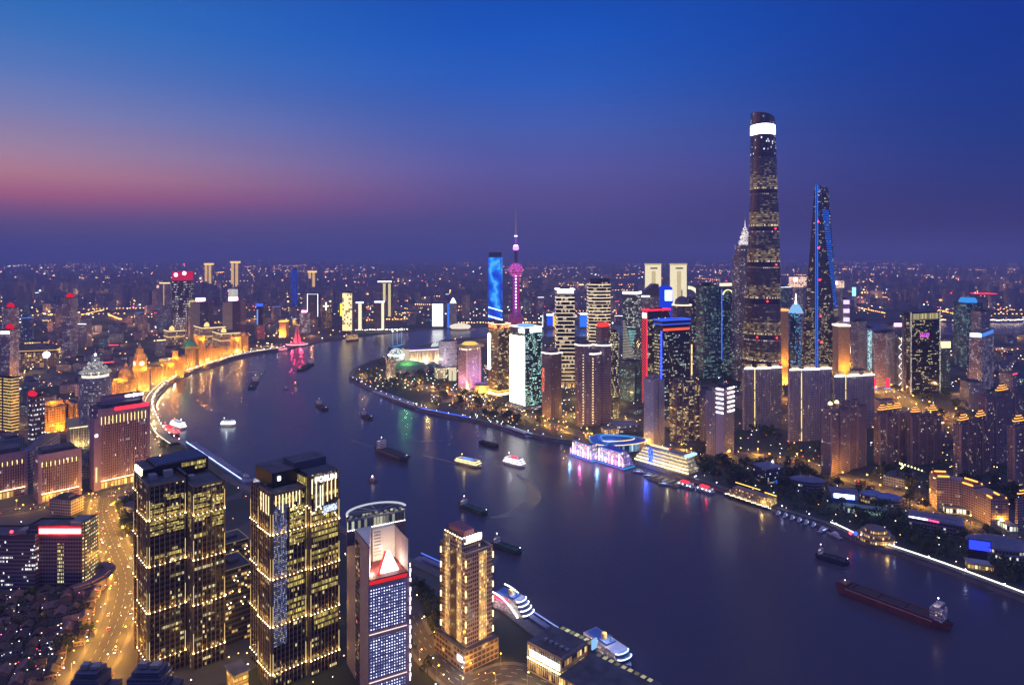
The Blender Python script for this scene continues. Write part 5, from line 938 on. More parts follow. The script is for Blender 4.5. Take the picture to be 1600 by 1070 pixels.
for k in range(4):
    zb_, rb, ht = z(585) + k * 7, 21 - k * 5.2, 8
    for i in range(12 - k * 2):
        a_ = 2 * pi * (i + .5 * (k % 2)) / (12 - k * 2); w = rb * .27; dx, dy = cos(a_), sin(a_); px_, py_ = -dy, dx
        R0 = [(dx * rb * .9 - px_ * w * .5, dy * rb * .9 - py_ * w * .5, zb_), (dx * rb * .9 + px_ * w * .5, dy * rb * .9 + py_ * w * .5, zb_), (dx * (rb * .8) + px_ * w * .5, dy * rb * .8 + py_ * w * .5, zb_), (dx * rb * .8 - px_ * w * .5, dy * rb * .8 - py_ * w * .5, zb_)]
        R1 = [(dx * rb * 1.12 - px_ * w, dy * rb * 1.12 - py_ * w, zb_ + ht * .55), (dx * rb * 1.12 + px_ * w, dy * rb * 1.12 + py_ * w, zb_ + ht * .55), (dx * rb + px_ * w, dy * rb + py_ * w, zb_ + ht * .55), (dx * rb - px_ * w, dy * rb - py_ * w, zb_ + ht * .55)]
        R2 = [(dx * rb * 1.0 - px_ * .3, dy * rb * 1.0 - py_ * .3, zb_ + ht), (dx * rb * 1.0 + px_ * .3, dy * rb + py_ * .3, zb_ + ht), (dx * rb * .95 + px_ * .3, dy * rb * .95 + py_ * .3, zb_ + ht), (dx * rb * .95 - px_ * .3, dy * rb * .95 - py_ * .3, zb_ + ht)]
        part('petal', list(r.children)[1],  MB().loft([R0, R1], PETD).loft([R1, R2], PET))
part('spire', r, MB().tube((0, 0, z(562)), (0, 0, z(544)), 1.2, PM((.6, .55, .5), .5), 6, .3)); part('spire_lamp', r, MB().ball((0, 0, z(554)), 2.2, WHITEL, 6, 4))
r, b, a, h = tower('violet_line_office', 'grey mid-rise office with a violet-pink light line along its roof, right of the lotus tower', 150, 155, 173, 608, 690, 50, fa_grey); part('roof_light_line', r, MB().box(0, b, -1.2, -.2, h + 1, h + 3, EM((.65, .4, 1), 5)))
r, b, a, h = tower('red_globe_building', 'brown office with white window rows and two red globes on its roof', 44, 50, 70, 621, 690, 60, FA((.2, .12, .12), bay=2.4, flr=8, fw=.7, fh=.3, lit=.5, cols=WHITE, es=1.5), DARK)
for y, k in ((a * .75, 5.5), (a * .05, 4)): part('red_globe', r, MB().ball((b * .2, y, h + 5), k, EM((.85, .02, .06), 1.0), 12, 8))
# dark rooftops poking in at the bottom edge
for lab, L, C, R, top, base, th in (('dark blue stepped rooftop at the bottom edge, right of the gold street', 198, None, 252, 1062, 1230, None), ('smaller dark blue rooftop at the bottom edge, left of the gold street', 110, None, 152, 1064, 1230, None)):
    r, b, a, h = bld('dark_roofed_tower', lab, 'tower', L, C, R, top, base, th, 14, 'dark rooftops at the bottom edge'); DB = FA((.05, .06, .12), (.03, .04, .09), 2.4, 3.6, .8, .4, .0)
    part('wall', r, MB().box(0, b, 0, a, 0, h, DB, ROOF, False)); part('terrace', r, MB().box(-5, b + 5, -3, a + 3, 0, h - 9, DB, PM((.06, .07, .12), .7), False)); mb = MB()
    for k in range(3): mb.box(b * .1, b * .9, a * .1, a * .9, h + k * 1.4, h + k * 1.4 + .7, PM((.08, .09, .15), .6))
    part('roof_louvres', r, mb); part('plant_boxes', r, MB().box(b * .2, b * .45, a * .3, a * .6, h + 4.2, h + 7, STEEL).box(b * .55, b * .8, a * .3, a * .7, h + 4.2, h + 6, STEEL))
# ================================================================== golden floodlit waterfront buildings
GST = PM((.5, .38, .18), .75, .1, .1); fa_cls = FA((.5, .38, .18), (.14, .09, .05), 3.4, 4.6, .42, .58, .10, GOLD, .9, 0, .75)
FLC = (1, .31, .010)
def classical(lab, L, C, R, top, base, th, feats=(), power=1.0, depth=None, cat='historic building'):
    r, b, a, h = bld('waterfront_building', lab, cat, L, C, R, top, base, th, depth, 'golden floodlit buildings on the waterfront')
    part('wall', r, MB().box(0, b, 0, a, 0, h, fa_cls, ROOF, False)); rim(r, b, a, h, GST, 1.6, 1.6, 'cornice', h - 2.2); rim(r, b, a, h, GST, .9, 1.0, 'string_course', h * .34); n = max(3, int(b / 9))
    for i in range(n): part('column', r, MB().tube((b * (i + .5) / n, -1, h * .36), (b * (i + .5) / n, -1, h - 2.4), .9, GST, 8))
    n2 = max(2, int(a / 10))
    for i in range(n2): part('pilaster', r, MB().box(-1, -.05, a * (i + .4) / n2, a * (i + .6) / n2, h * .36, h - 2.3, GST))
    parapet(r, b, a, h, GST, .7, 1.8)
    for i in range(max(1, int(b / 28))): spot(r, (b * (i + .5) / max(1, int(b / 28)), -24, 6), 0, 105000 * power, FLC, 1, 104)
    for i in range(max(1, int(a / 32))): spot(r, (-22, a * (i + .5) / max(1, int(a / 32)), 6), -pi / 2, 85000 * power, FLC, 1, 104)
    mb = MB()
    for i in range(n): mb.box(b * (i + .3) / n, b * (i + .7) / n, -3.2, -2.4, 0, .8, EM((1, .66, .2), 5))
    part('floodlights', r, mb)
    for f in feats:
        k = f[0]; x, y = b * f[1], a * f[2]; s = f[3]
        if k == 'dome':
            part('dome_drum', r, MB().lathe([(s, h), (s, h + s * .6), (s * 1.1, h + s * .6), (s * 1.1, h + s * .75)], fa_cls, 16, (x, y), GST)); part('dome', r, MB().lathe([(s * .98, h + s * .75), (s * .92, h + s * 1.2), (s * .66, h + s * 1.65), (s * .25, h + s * 1.9), (s * .22, h + s * 2.15), (.1, h + s * 2.6)], GST, 16, (x, y))); point(r, (x - s * 2.0, y - s * 2.0, h + s * .8), 22000 * power * (s / 9) ** 2, FLC, .8)
        elif k == 'clock':
            zz0 = h
            for w, hh in ((s, s * 2.2), (s * .78, s * 1.1), (s * .55, s * .9)): part('tower_stage', r, MB().box(x - w, x + w, y - w, y + w, zz0, zz0 + hh, fa_cls if w == s else GST, GST)); part('stage_cornice', r, MB().box(x - w * 1.1, x + w * 1.1, y - w * 1.1, y + w * 1.1, zz0 + hh + .02, zz0 + hh + 1.1, GST)); zz0 += hh + 1.12
            part('tower_cap', r, MB().lathe([(s * .5, zz0), (s * .3, zz0 + s * .5), (.1, zz0 + s * 1.2)], GST, 8, (x, y))); part('flagpole', r, MB().tube((x, y, zz0 + s), (x, y, zz0 + s * 2.2), .3, STEEL)); z_ = h + s * 1.5
            for nx, ny in ((-1, 0), (0, -1)): c = (x + nx * (s + .4), y + ny * (s + .4)); part('clock_face', r, MB().loft([[(c[0] + (s * .5 * cos(q) if ny else 0) + nx * d, c[1] + (s * .5 * cos(q) if nx else 0) + ny * d, z_ + s * .5 * sin(q)) for q in [2 * pi * i / 14 for i in range(14)]] for d in (0, .4)], EM((1, .85, .45), 2.2)))
            for q in ((x - s * 2.4, y - s * 1.4, h + s * .5), (x - s * .5, y - s * 2.6, h + s * .5), (x - s * 1.8, y - s * 1.8, h + s * 3)): point(r, q, 30000 * power, FLC, .8)
        elif k == 'pyramid':
            part('attic', r, MB().box(x - s, x + s, y - s, y + s, h, h + s * .4, fa_cls, GST)); part('pyramid_roof', r, MB().loft([[(x + p * s * .9, y + q * s * .9, h + s * .4) for p, q in ((-1, -1), (1, -1), (1, 1), (-1, 1))], [(x + p * s * .12, y + q * s * .12, h + s * 1.5) for p, q in ((-1, -1), (1, -1), (1, 1), (-1, 1))]], PM((.10, .35, .18), .6))); point(r, (x - s * 1.6, y - s * 1.7, h + s * 1.0), 14000, (.3, 1, .35), .8)
        elif k == 'block':
            part('setback', r, MB().box(x - s, x + s, y - s * .6, y + s * .6, h, h + f[4], fa_cls, GST)); part('setback_cornice', r, MB().box(x - s - 1, x + s + 1, y - s * .6 - 1, y + s * .6 + 1, h + f[4] + .02, h + f[4] + 1.4, GST)); point(r, (x, y - s * .6 - 9, h + 2), 30000 * power, FLC, .8); point(r, (x - s - 9, y, h + 2), 22000 * power, FLC, .8)
    return r, b, a, h
classical('wide low golden block with a flat roof nearest the lotus crowned tower', 172, 186, 206, 600, 634, 48, (('block', .5, .5, 12, 5),))
classical('golden building with a great ribbed dome, nearest domed one on the waterfront', 187, 194, 213, 594, 627, 50, (('dome', .35, .55, 14),), 1.1)
classical('golden customs style building topped by a stepped clock tower with a flagpole', 207, 215, 234, 580, 613, 50, (('clock', .35, .4, 11), ('block', .6, .6, 16, 6)), 1.1)
classical('golden block with columns just beyond the clock tower', 236, 243, 253, 574, 603, 50)
classical('long golden row building midway along the waterfront', 251, 256, 272, 571, 597, 50, (('block', .7, .5, 10, 4),))
classical('golden building with a slim square corner turret midway along the waterfront', 268, 274, 287, 560, 590, 50, (('block', .15, .4, 6, 17),))
classical('narrow pale gold building left of the green pyramid roof', 283, 287, 293, 556, 582, 50)
classical('golden tall building with a green lit pyramid roof', 289, 296, 305, 545, 577, 50, (('pyramid', .35, .45, 17),), 1.1)
classical('tallest golden block with vertical piers and a stepped green-gold top, beside the pyramid roof', 304, 311, 321, 531, 574, 50, (('block', .5, .5, 14, 9),), 1.2)
classical('golden building with an arched roof edge right of the tallest golden block', 321, 328, 343, 545, 567, 50, (('dome', .4, .4, 8),))
classical('low long golden building near the far end of the waterfront', 342, 349, 362, 541, 559, 50)
classical('golden building with a columned upper storey near the far end of the waterfront', 360, 365, 377, 531, 553, 50, (('block', .5, .5, 13, 8),))
classical('pale gold end building with a rounded corner turret at the far end of the waterfront', 375, 380, 388, 526, 549, 50, (('dome', .3, .3, 7),), .8)
classical('golden classical building with tall columns behind the finned office blocks', 62, 70, 102, 637, 676, 42, (('block', .5, .5, 14, 5),), .9)
classical('square golden building with rows of dark windows left of the lotus tower', 103, 116, 130, 632, 674, 48, (), .9)
r, b, a, h = bld('columned_annex', 'small building with cream lit columns under a flat roof, in front of the golden buildings', 'building', 104, 108, 137, 668, 700, 36); part('wall', r, MB().box(0, b, 0, a, 0, h, fa_cls, ROOF, False))
for i in range(7): part('column', r, MB().tube((b * (i + .5) / 7, -1.2, 0), (b * (i + .5) / 7, -1.2, h - 1), 1.0, PM((.6, .52, .38), .7), 8))
part('roof', r, MB().box(-2, b + 2, -3, a + 2, h, h + 1.5, GST)); part('eaves_light', r, MB().box(0, b, -2.6, -2.1, h - 1.2, h - .4, EM((1, .85, .5), 3))); point(r, (b * .3, -9, 3), 9000, (1, .72, .3), .8); point(r, (b * .7, -9, 3), 9000, (1, .72, .3), .8)
r, b, a, h = bld('long_stone_block', 'long unlit grey stone building with a steep end gable, behind the finned blocks', 'building', 36, 84, 94, 676, 720, 14); part('wall', r, MB().box(0, b, 0, a, 0, h, FA((.26, .24, .28), (.05, .05, .08), 4, 4.5, .45, .5, .04, WARM, .8), ROOF, False)); part('roof', r, MB().loft([[(0, 0, h), (b, 0, h), (b, a, h), (0, a, h)], [(2, a * .45, h + 9), (b - 2, a * .45, h + 9), (b - 2, a * .55, h + 9), (2, a * .55, h + 9)]], PM((.14, .13, .18), .7)))
# cream rooftops behind the waterfront
for lab, L, C, R, top, base, th in (('broad cream building with lit colonnades just below the two pink topped towers', 303, 316, 352, 512, 545, 40), ('cream building with stacked lit cornices under the right pink topped tower', 330, 345, 375, 521, 548, 40), ('small gold pavilion roof with a lit lantern behind the waterfront', 256, 263, 288, 517, 540, 40)):
    r, b, a, h = bld('cream_lit_building', lab, 'building', L, C, R, top, base, th, None, 'cream lit buildings behind the waterfront'); part('wall', r, MB().box(0, b, 0, a, 0, h, FA((.45, .36, .26), (.15, .1, .05), 6, 9, .5, .45, .6, GOLD, 1.3), ROOF, False)); rim(r, b, a, h, EM((1, .72, .35), 1.6), 1.5, 2.5, 'cornice_light', h - 3); rim(r, b, a, h, EM((1, .65, .25), 1.4), 1.5, 2, 'cornice_light', h * .55); part('lantern', r, MB().lathe([(9, h), (8, h + 9), (2, h + 15)], EM((1, .7, .25), 1.5), 8, (b * .3, a * .3)))
# golden hall roof and arena glow at far left
r, b, a, h = bld('gold_eaved_hall', 'broad hall with long gold lit eaves at the far left, behind the gold lined block', 'hall', 22, 30, 92, 549, 572, 20); part('wall', r, MB().box(0, b, 0, a, 0, h, FA((.3, .25, .2), lit=.3, cols=GOLD, es=1, bay=5, flr=6), ROOF, False)); part('eaves_light', r, MB().box(-3, b + 3, -4, -.1, h - 3, h + 6, EM((1, .6, .16), 1.3))); part('roof', r, MB().loft([[(-3, -3, h + 6), (b + 3, -3, h + 6), (b + 3, a, h + 6), (-3, a, h + 6)], [(b * .1, a * .4, h + 22), (b * .9, a * .4, h + 22), (b * .9, a * .6, h + 22), (b * .1, a * .6, h + 22)]], ROOF))
r, b, a, h = tower('lattice_lit_block', 'square block with cream lit lattice storeys behind the gold eaved hall', 38, 44, 78, 532, 556, 24, FA((.4, .3, .2), bay=6, flr=6, fw=.7, fh=.6, lit=.75, cols=GOLD, es=1.4))
X_, Y_ = G(73, 585); r = thing('searchlight_mast', 'rooftop pole with one dazzling white round lamp at the far left', 'lamp mast', (X_, Y_, 0)); part('mast', r, MB().tube((0, 0, 0), (0, 0, 50), 1.6, STEEL)); part('lamp', r, MB().ball((0, -1, 52), 8, EM((.95, .97, 1), 9, True), 14, 8))
# ================================================================== skyline across the river, left to right
def mono(name, lab, L, R, top, base, fa, depth=40, cat='tower', group=None, crown=None): return tower(name, lab, L, None, R, top, base, None, fa, DARK, cat, group, depth, crown)
r, b, a, h = mono('red_topped_tower', 'tall dark tower whose square head glows red with two pink-white lamps', 269, 292, 439, 530, FA((.08, .07, .1), bay=3, flr=9, fw=.9, fh=.3, lit=.3, cols=WHITE, es=1.2, row=.25), 50, crown='bare')
part('red_head', r, MB().box(0, b, 0, a, h, h + 36, EM((.8, .02, .1), .75), DARK))
for x in (.28, .85): part('lamp', r, MB().ball((b * x, -3, h + 20 + x * 10), 7, EM((1, .5, .7), 7), 8, 6))
mast(r, b * .6, a / 2, h + 36, h + 62, 1, STEEL, BEACON)
for lab, L, C, R, top, base in (('left one of the two dark towers with pink lit tops and gold floodlit faces', 303, 306, 333, 471, 530), ('right one of the two dark towers with pink lit tops and gold floodlit faces', 354, 357, 384, 470, 534)):
    r, b, a, h = bld('pink_topped_tower', lab, 'tower', L, C, R, top, base, 8, None, 'pair of pink topped towers'); b2 = b * .55
    part('wall', r, MB().box(0, b2, 0, a * 3, 0, h, FA((.5, .45, .32), (.25, .22, .12), 2, 4, .7, .4, .0), ROOF, False)); part('dark_wing', r, MB().box(b2 + .1, b, 6, a * 3, 0, h + 2, FA((.12, .09, .15), lit=.03), ROOF, False)); part('pink_sign', r, MB().box(0, b2, -2, -.1, h, h + 13, EM((1, .45, .62), 6))); part('pink_trim', r, MB().box(-2, b, -2.5, -.1, h - 4, h, EM((1, .05, .25), 2)))
    point(r, (b2 * .4, -14, 8), 700000, (1, .8, .3), 2); point(r, (b2 * .5, -18, h * .45), 600000, (1, .7, .35), 2)
    if L > 340:
        mb = MB()
        for i in range(8): mb.box(b2 * i / 8, b2 * (i + .4) / 8, 1, 3, h + 13, h + 42, EM((1, .95, .8), 1.1))
        part('crown_fins', r, mb)
r, b, a, h = mono('globe_topped_tower', 'tower with a large gold lattice globe on top, left of the pink topped pair', 294, 304, 482, 530, fa_pink, 30); part('gold_globe', r, MB().ball((b / 2, a / 2, h + 14), 17, LEDS(4, 4, (1, .7, .12), 1.8, (.3, .2, .05), .7, (1, .85, .4), .2), 14, 10))
r, b, a, h = mono('gate_outlined_tower', 'dim tower outlined by peach light like a gateway, left of the red topped tower', 245, 266, 442, 520, fa_grey, 40); part('outline', r, MB().box(b * .2, b, -2, -.1, h - 3, h + 2, EM((1, .7, .4), 1.6)).box(b * .5, b * .55, -2, -.1, h * .55, h, EM((1, .5, .3), .8)).box(0, b * .15, -2, -.1, h - 20, h - 10, EM((1, .5, .35), 1.6)))
for lab, L, R, top, base, sc in (('dark tower with a glowing red dome, left of centre in the old town', 97, 110, 466, 560, 1.0), ('dark tower with a red lit stepped top at the far left edge, higher one', 3, 16, 482, 575, .8), ('lower dark tower at far left with red lit top over a white sign', 1, 15, 516, 590, .8)):
    r, b, a, h = mono('red_domed_tower', lab, L, R, top, base, fa_pink, 34, group='red topped towers on the left'); part('red_dome', r, MB().lathe([(b * .3, h), (b * .42, h + 5), (b * .3, h + 11), (1, h + 16)], EM((.9, .01, .03), .9), 10, (b / 2, a / 2)))
    if top > 510: part('sign', r, MB().box(0, b, -1.5, -.2, h - 9, h - 3, WHITEL))
nb = [('gold_beam_tower', 'squat tower with a golden glowing front near the bend of the far bank', 436, 447, 506, 524), ]
beam('gold_beam_tower', 'slim tower with a golden glowing front behind the red lit monument', 436, 447, 503, 527, (1, .5, .1))
r, b, a, h = mono('pink_hatted_tower', 'grey tower with a pink light on its roof behind the red lit monument', 468, 481, 489, 521, FA((.3, .28, .3), bay=4, flr=4, lit=.4, cols=WHITE, es=1.1), 30); part('pink_lamp', r, MB().box(b * .2, b * .8, 0, 8, h, h + 10, EM((1, .25, .6), 5)))
r, b, a, h = mono('gold_pixel_tower', 'tall tower with a gold pixel patterned light wall across the river', 535, 550, 458, 523, FA((.12, .1, .06), bay=3, flr=4, lit=.05), 40); part('pixel_wall', r, MB().box(0, b, -1.2, -.1, h * .1, h, LEDS(6, 8, (1, .78, .3), 1.6, (.3, .22, .08), .95, (1, .85, .5), .22))); part('yellow_strip', r, MB().box(-9, -.5, 0, 8, h * .45, h * .75, EM((1, .75, .05), 2)))
for lab, L, R, top, sL, sR in (('tower with one cream light strip, just right of the gold pixel tower', 556, 568, 473, 560, 565), ('second tower with one cream light strip, further right of the gold pixel tower', 585, 601, 472, 596, 600)):
    r, b, a, h = mono('strip_lit_tower', lab, L, R, top, 517, FA((.12, .1, .14), lit=.04), 40, group='strip lit towers'); Y = YB(517); part('light_strip', r, MB().box((sL - L) / F * Y, (sR - L) / F * Y, -1.5, -.1, 6, h - 4, EM((1, .82, .5), 1.5))); part('roof_line', r, MB().box(0, b, -1.5, -.1, h - 2, h + 4, EM((.8, .85, 1), 3)))
r, b, a, h = mono('crown_pier_tower', 'tower with two cream floodlit shafts under a white roof line, beyond the strip lit pair', 594, 612, 441, 500, FA((.1, .09, .12), lit=.05), 40)
for x in (.25, .7): part('lit_shaft', r, MB().box(b * x, b * (x + .22), -2, -.1, h * .1, h - 6, EM((1, .85, .45), .85)))
part('roof_line', r, MB().box(-12, b, -2, -.1, h, h + 6, EM((1, .9, .7), 3)))
r, b, a, h = mono('outlined_office', 'dark office outlined by white light on three edges, across the river', 480, 497, 459, 510, FA((.05, .05, .09), lit=.02), 40); part('outline', r, MB().box(0, 2.5, -1.5, -.1, h * .3, h, EM((.85, .88, 1), 2.5)).box(b - 2.5, b, -1.5, -.1, h * .3, h, EM((.85, .88, 1), 2.5)).box(2.6, b - 2.6, -1.5, -.1, h - 3, h, EM((.85, .88, 1), 1.0)))
r, b, a, h = mono('blue_lit_tower', 'small far blue glowing tower left of the outlined office', 455, 462, 421, 480, FA((.02, .08, .3), (.01, .1, .5), 4, 5, .9, .7, .8, ((.003, .07, .8), (.01, .12, .9)), .7), 40)
r, b, a, h = mono('cross_sign_tower', 'building with a white cross of light and gold lamps, across the river', 503, 516, 482, 512, FA((.1, .1, .12), lit=.2, cols=GOLD, es=1.5), 30); part('cross_sign', r, MB().box(b * .44, b * .56, -2, -.1, h - 5, h + 26, WHITEL).box(b * .15, b * .85, -2, -.1, h + 8, h + 13, EM((1, .8, .4), 3)))
r, b, a, h = mono('white_screen_block', 'bright white lit screen block standing on the far bank', 674, 693, 474, 512, FA((.06, .06, .1), lit=.05), 40); part('screen', r, MB().box(b * .08, b * .95, -1.2, -.1, h * .06, h - 2, EM((.97, .97, 1), 3.2, True)))
r, b, a, h = mono('blue_edged_tower', 'pale spire-topped tower with a blue light edge beside the white screen block', 702, 713, 474, 512, fa_grey, 34); part('blue_edge', r, MB().box(-9, -.5, 0, 6, 0, h, EM((.03, .2, 1), 2.2))); part('peak', r, MB().lathe([(b * .45, h), (2, h + 22)], WHITEL, 6, (b * .5, a / 2)))
r, b, a, h = mono('blue_media_tower', 'tall tower glowing electric blue with drifting light bands, left of the television tower', 763, 785, 402, 507, FA((.02, .04, .1)), 50, crown='bare'); part('crown', r, MB().box(2, b - 4, 2, a, h, h + 22, PM((.03, .04, .1), .3)))
m_blue, t = mat('blue_media'); e = N(t, 'ShaderNodeEmission'); oo = N(t, 'ShaderNodeOutputMaterial'); t.links.new(e.outputs[0], oo.inputs[0]); uvn = N(t, 'ShaderNodeUVMap'); wv = N(t, 'ShaderNodeTexWave'); wv.inputs['Scale'].default_value = .004; wv.inputs['Distortion'].default_value = 14; wv.inputs['Detail'].default_value = 4; wv.inputs['Detail Scale'].default_value = 1.6; t.links.new(uvn.outputs[0], wv.inputs[0])
t.links.new(RAMP(t, wv.outputs['Fac'], [(.0, (.002, .04, .55, 1)), (.5, (.004, .12, .9, 1)), (.85, (.01, .28, 1, 1)), (1, (.08, .5, 1, 1))]), e.inputs[0]); e.inputs[1].default_value = 1.15; m_blue.cycles.emission_sampling = 'FRONT'
part('media_wall', r, MB().box(0, b * .84, -1.4, -.1, h * .08, h, m_blue)); part('media_wall', r, MB().box(b * .86, b, -1.0, -.1, h * .08, h, m_blue)); part('light_ribbon', r, MB().tube((0, -3, h * .13), (b, -3, h * .07), 3, EM((.7, .95, 1), 5)).tube((0, -3, h * .26), (b, -3, h * .2), 2.4, EM((.5, .9, 1), 4)))
X_, Y_ = G(719, 514); r = thing('cruise_terminal', 'white glowing lens-shaped terminal on the far bank, right of the white screen block', 'terminal', (X_, Y_, 0)); part('lens_shell', r, MB().loft([[(46 * k * cos(2 * pi * i / 24), 30 * k * sin(2 * pi * i / 24), z) for i in range(24)] for k, z in ((.75, 0), (1, 9), (.9, 16), (.5, 22), (.1, 24))], EM((1, .88, .72), 1.1))); part('base', r, MB().lathe([(34, -.5), (34, 3)], CONC, 16))
r, b, a, h = mono('blue_screen_block', 'low far bank building with blue-white frame of light, right of the television tower', 847, 865, 492, 512, FA((.08, .1, .2)), 30); part('screen', r, MB().box(b * .42, b * .95, -1.5, -.1, h * .15, h, EM((.01, .10, 1), 1.2))); part('frame', r, MB().box(b * .38, b, -2, -1.6, h - 3, h + 4, EM((.75, .9, 1), 4)).box(0, b * .1, -2, -.1, 4, h, EM((.7, .8, .8), 1.5)))
r, b, a, h = mono('orange_screen_block', 'low block with an orange lit panel on the far bank, left of the striped tower', 864, 872, 494, 512, FA((.1, .08, .05)), 20); part('screen', r, MB().box(0, b, -1, -.1, h * .1, h, EM((1, .45, .03), 2)))
r, b, a, h = mono('blue_screen_block', 'low blue glowing block on the far bank, between the two striped towers', 906, 918, 489, 512, FA((.05, .1, .3)), 30); part('screen', r, MB().box(0, b, -1, -.1, h * .05, h * .9, EM((.03, .2, 1), 1.8))); part('roof_line', r, MB().box(0, b, -2, -1, h * .9, h, WHITEL))
r, b, a, h = mono('blue_beacon_tower', 'dark tower with a blue lit top near the golden waterfront far end', 400, 411, 474, 520, FA((.05, .06, .14), lit=.03), 34); part('blue_lamp', r, MB().box(0, b, -1, -.1, h - 12, h, EM((.03, .1, 1), 2))); part('blue_strip', r, MB().box(b * .1, b * .3, -1, -.1, h * .2, h * .8, EM((.2, .4, 1), 1.5)))
for lab, L, R, top in (('far peach lit twin-slab tower near the left horizon', 361, 372, 411), ('far gold lit slab near the horizon right of the small blue tower', 482, 492, 426), ('far small gold tower on the horizon left of the peach lit one', 320, 330, 414)):
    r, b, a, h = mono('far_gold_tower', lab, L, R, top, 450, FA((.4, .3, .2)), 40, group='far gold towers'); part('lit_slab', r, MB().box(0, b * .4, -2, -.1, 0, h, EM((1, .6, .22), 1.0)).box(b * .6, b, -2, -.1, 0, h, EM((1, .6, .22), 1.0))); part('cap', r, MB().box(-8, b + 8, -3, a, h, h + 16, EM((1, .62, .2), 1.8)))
# red lit monument on its round pier, at the mouth of the creek
X_, Y_ = G(464, 538); r = thing('river_monument', 'red lit three-pillared monument on a round white rimmed pier', 'monument', (X_, Y_, 0)); part('pier', r, MB().lathe([(37, -4.5), (37, 3), (30, 3.5)], CONC, 24)); part('pier_rim_light', r, MB().lathe([(37.2, 1.5), (38, 2.3), (37.2, 3)], EM((1, .8, .8), 2.4), 24, (0, 0)))
for k in range(3): a_ = 2 * pi * k / 3 + .5; part('pillar', r, MB().tube((11 * cos(a_), 11 * sin(a_), 3), (2.5 * cos(a_), 2.5 * sin(a_), 64), 5.5, PM((.6, .5, .5), .7), 4, 2.0))
for k in range(4): a_ = 2 * pi * k / 4 + .9; point(r, (20 * cos(a_), 20 * sin(a_), 8), 120000, (1, .015, .04), 1.5)
part('lamp_ring', r, MB().lathe([(22, 3.6), (22, 4.4)], EM((1, .02, .06), 4), 16))
# ================================================================== boats
def hull_ring(L, Wd, z, k=1.0, bow=.22, n=7):
    pts = []
    for i in range(n + 1): t_ = i / n; x = -L / 2 + L * t_; w = Wd / 2 * k * min(1, ((1 - t_) / bow) ** .6 if t_ > 1 - bow else 1) * (.86 + .14 * min(1, t_ / .12)); pts.append((x, w))
    return [(x, -w, z) for x, w in pts] + [(x, w, z) for x, w in pts[::-1]]
def hull(L, Wd, z0, z1, m, deck, bow=.22): return MB().loft([hull_ring(L * .94, Wd, z0, .86, bow), hull_ring(L, Wd, z1, 1, bow)], m, deck)
def boat(name, lab, px, py, head, L, cat, group=None):
    X, Y = G(px, py, -4); return thing(name, lab, cat, (X, Y, -4), head, group)
def heading(p, q): a, b_ = G(*p, -4), G(*q, -4); return atan2(b_[1] - a[1], b_[0] - a[0]), hypot(b_[0] - a[0], b_[1] - a[1])
def cruise(lab, p, q, col, decks=3, roof=None, Wd=11, dk=2.8, hullm=WHITEP, es=3.2, group='lit sightseeing boats'):
    hd, L = heading(p, q); r = boat('sightseeing_boat', lab, (p[0] + q[0]) / 2, (p[1] + q[1]) / 2, hd, L, 'boat', group)
    part('hull', r, hull(L, Wd, -.3, 2.6, hullm, STEEL)); ST = EM(col, es, True)
    for d in range(decks):
        k = 1 - .09 * d; x0, x1, w = -L / 2 * k + 1, L / 2 * k - L * .14, Wd / 2 * (.94 - .06 * d)
        part('cabin', r, MB().box(x0, x1, -w, w, 2.65 + d * dk, 2.6 + (d + 1) * dk - .05, FA((.6, .6, .6), (.4, .35, .25), 1.6, dk, .7, .55, .85, ((1, .85, .5), (1, .95, .8)), .9), WHITEP))
        mb = MB(); z_ = 2.65 + (d + 1) * dk - .75
        mb.box(x0 - .6, x1 + .6, -w - .5, -w - .05, z_, z_ + .7, ST).box(x0 - .6, x1 + .6, w + .05, w + .5, z_, z_ + .7, ST).box(x0 - .6, x0 - .1, -w, w, z_, z_ + .7, ST).box(x1 + .1, x1 + .6, -w, w, z_, z_ + .7, ST); part('light_line', list(r.children)[-1], mb)
    zt_ = 2.65 + decks * dk
    if roof: part('roof_awning', r, MB().box(-L * .2, L * .12, -Wd * .28, Wd * .28, zt_ + .1, zt_ + 1.6, roof))
    part('wheelhouse', r, MB().box(L * .16, L * .26, -Wd * .25, Wd * .25, zt_ + .05, zt_ + 2.4, WHITEP, WHITEP)); part('mast', r, MB().tube((-L * .3, 0, zt_), (-L * .3, 0, zt_ + 6), .25, STEEL).tube((L * .2, 0, zt_ + 2.4), (L * .2, 0, zt_ + 5.5), .2, STEEL)); part('mast_lamp', r, MB().ball((-L * .3, 0, zt_ + 6), .7, EM(col, 8), 6, 4)); point(r, (0, -Wd, zt_ + 2), 1800, col, 1); point(r, (0, Wd, zt_ + 2), 1800, col, 1)
    return r
cruise('gold lit sightseeing boat in mid river with its stern mast lit', (714, 722), (753, 731), (1, .78, .28), 2, EM((.2, .4, 1), 1.2), 13, hullm=PM((.6, .5, .25), .5))
cruise('white lit three-deck sightseeing boat with a red roof, right of the gold one', (789, 723), (821, 731), (.95, .95, 1), 3, EM((1, .05, .1), 2.5), 12)
cruise('brilliant white lit sightseeing boat near the left bank, out in the stream', (346, 665), (369, 665), (.88, 1, 1), 2, None, 11, es=5.5)
cruise('white lit sightseeing boat moored behind the red one at the left bank', (287, 671), (267, 664), (.9, 1, .98), 3, None, 11, es=4)
r = cruise('red lit sightseeing boat moored at the left bank', (252, 670), (281, 681), (1, .03, .03), 2, EM((1, .04, .04), 2.2), 11, hullm=PM((.5, .05, .05), .5), es=3)
cruise('sightseeing boat with a red stern glow beside the lettered tower', (400, 755), (420, 760), (.8, .75, 1), 2, EM((1, .03, .08), 2.5), 11, es=.7)
cruise('small boat with a red glow near the far left bank, before the monument', (437, 549), (448, 547), (1, .15, .25), 2, None, 14, es=3)
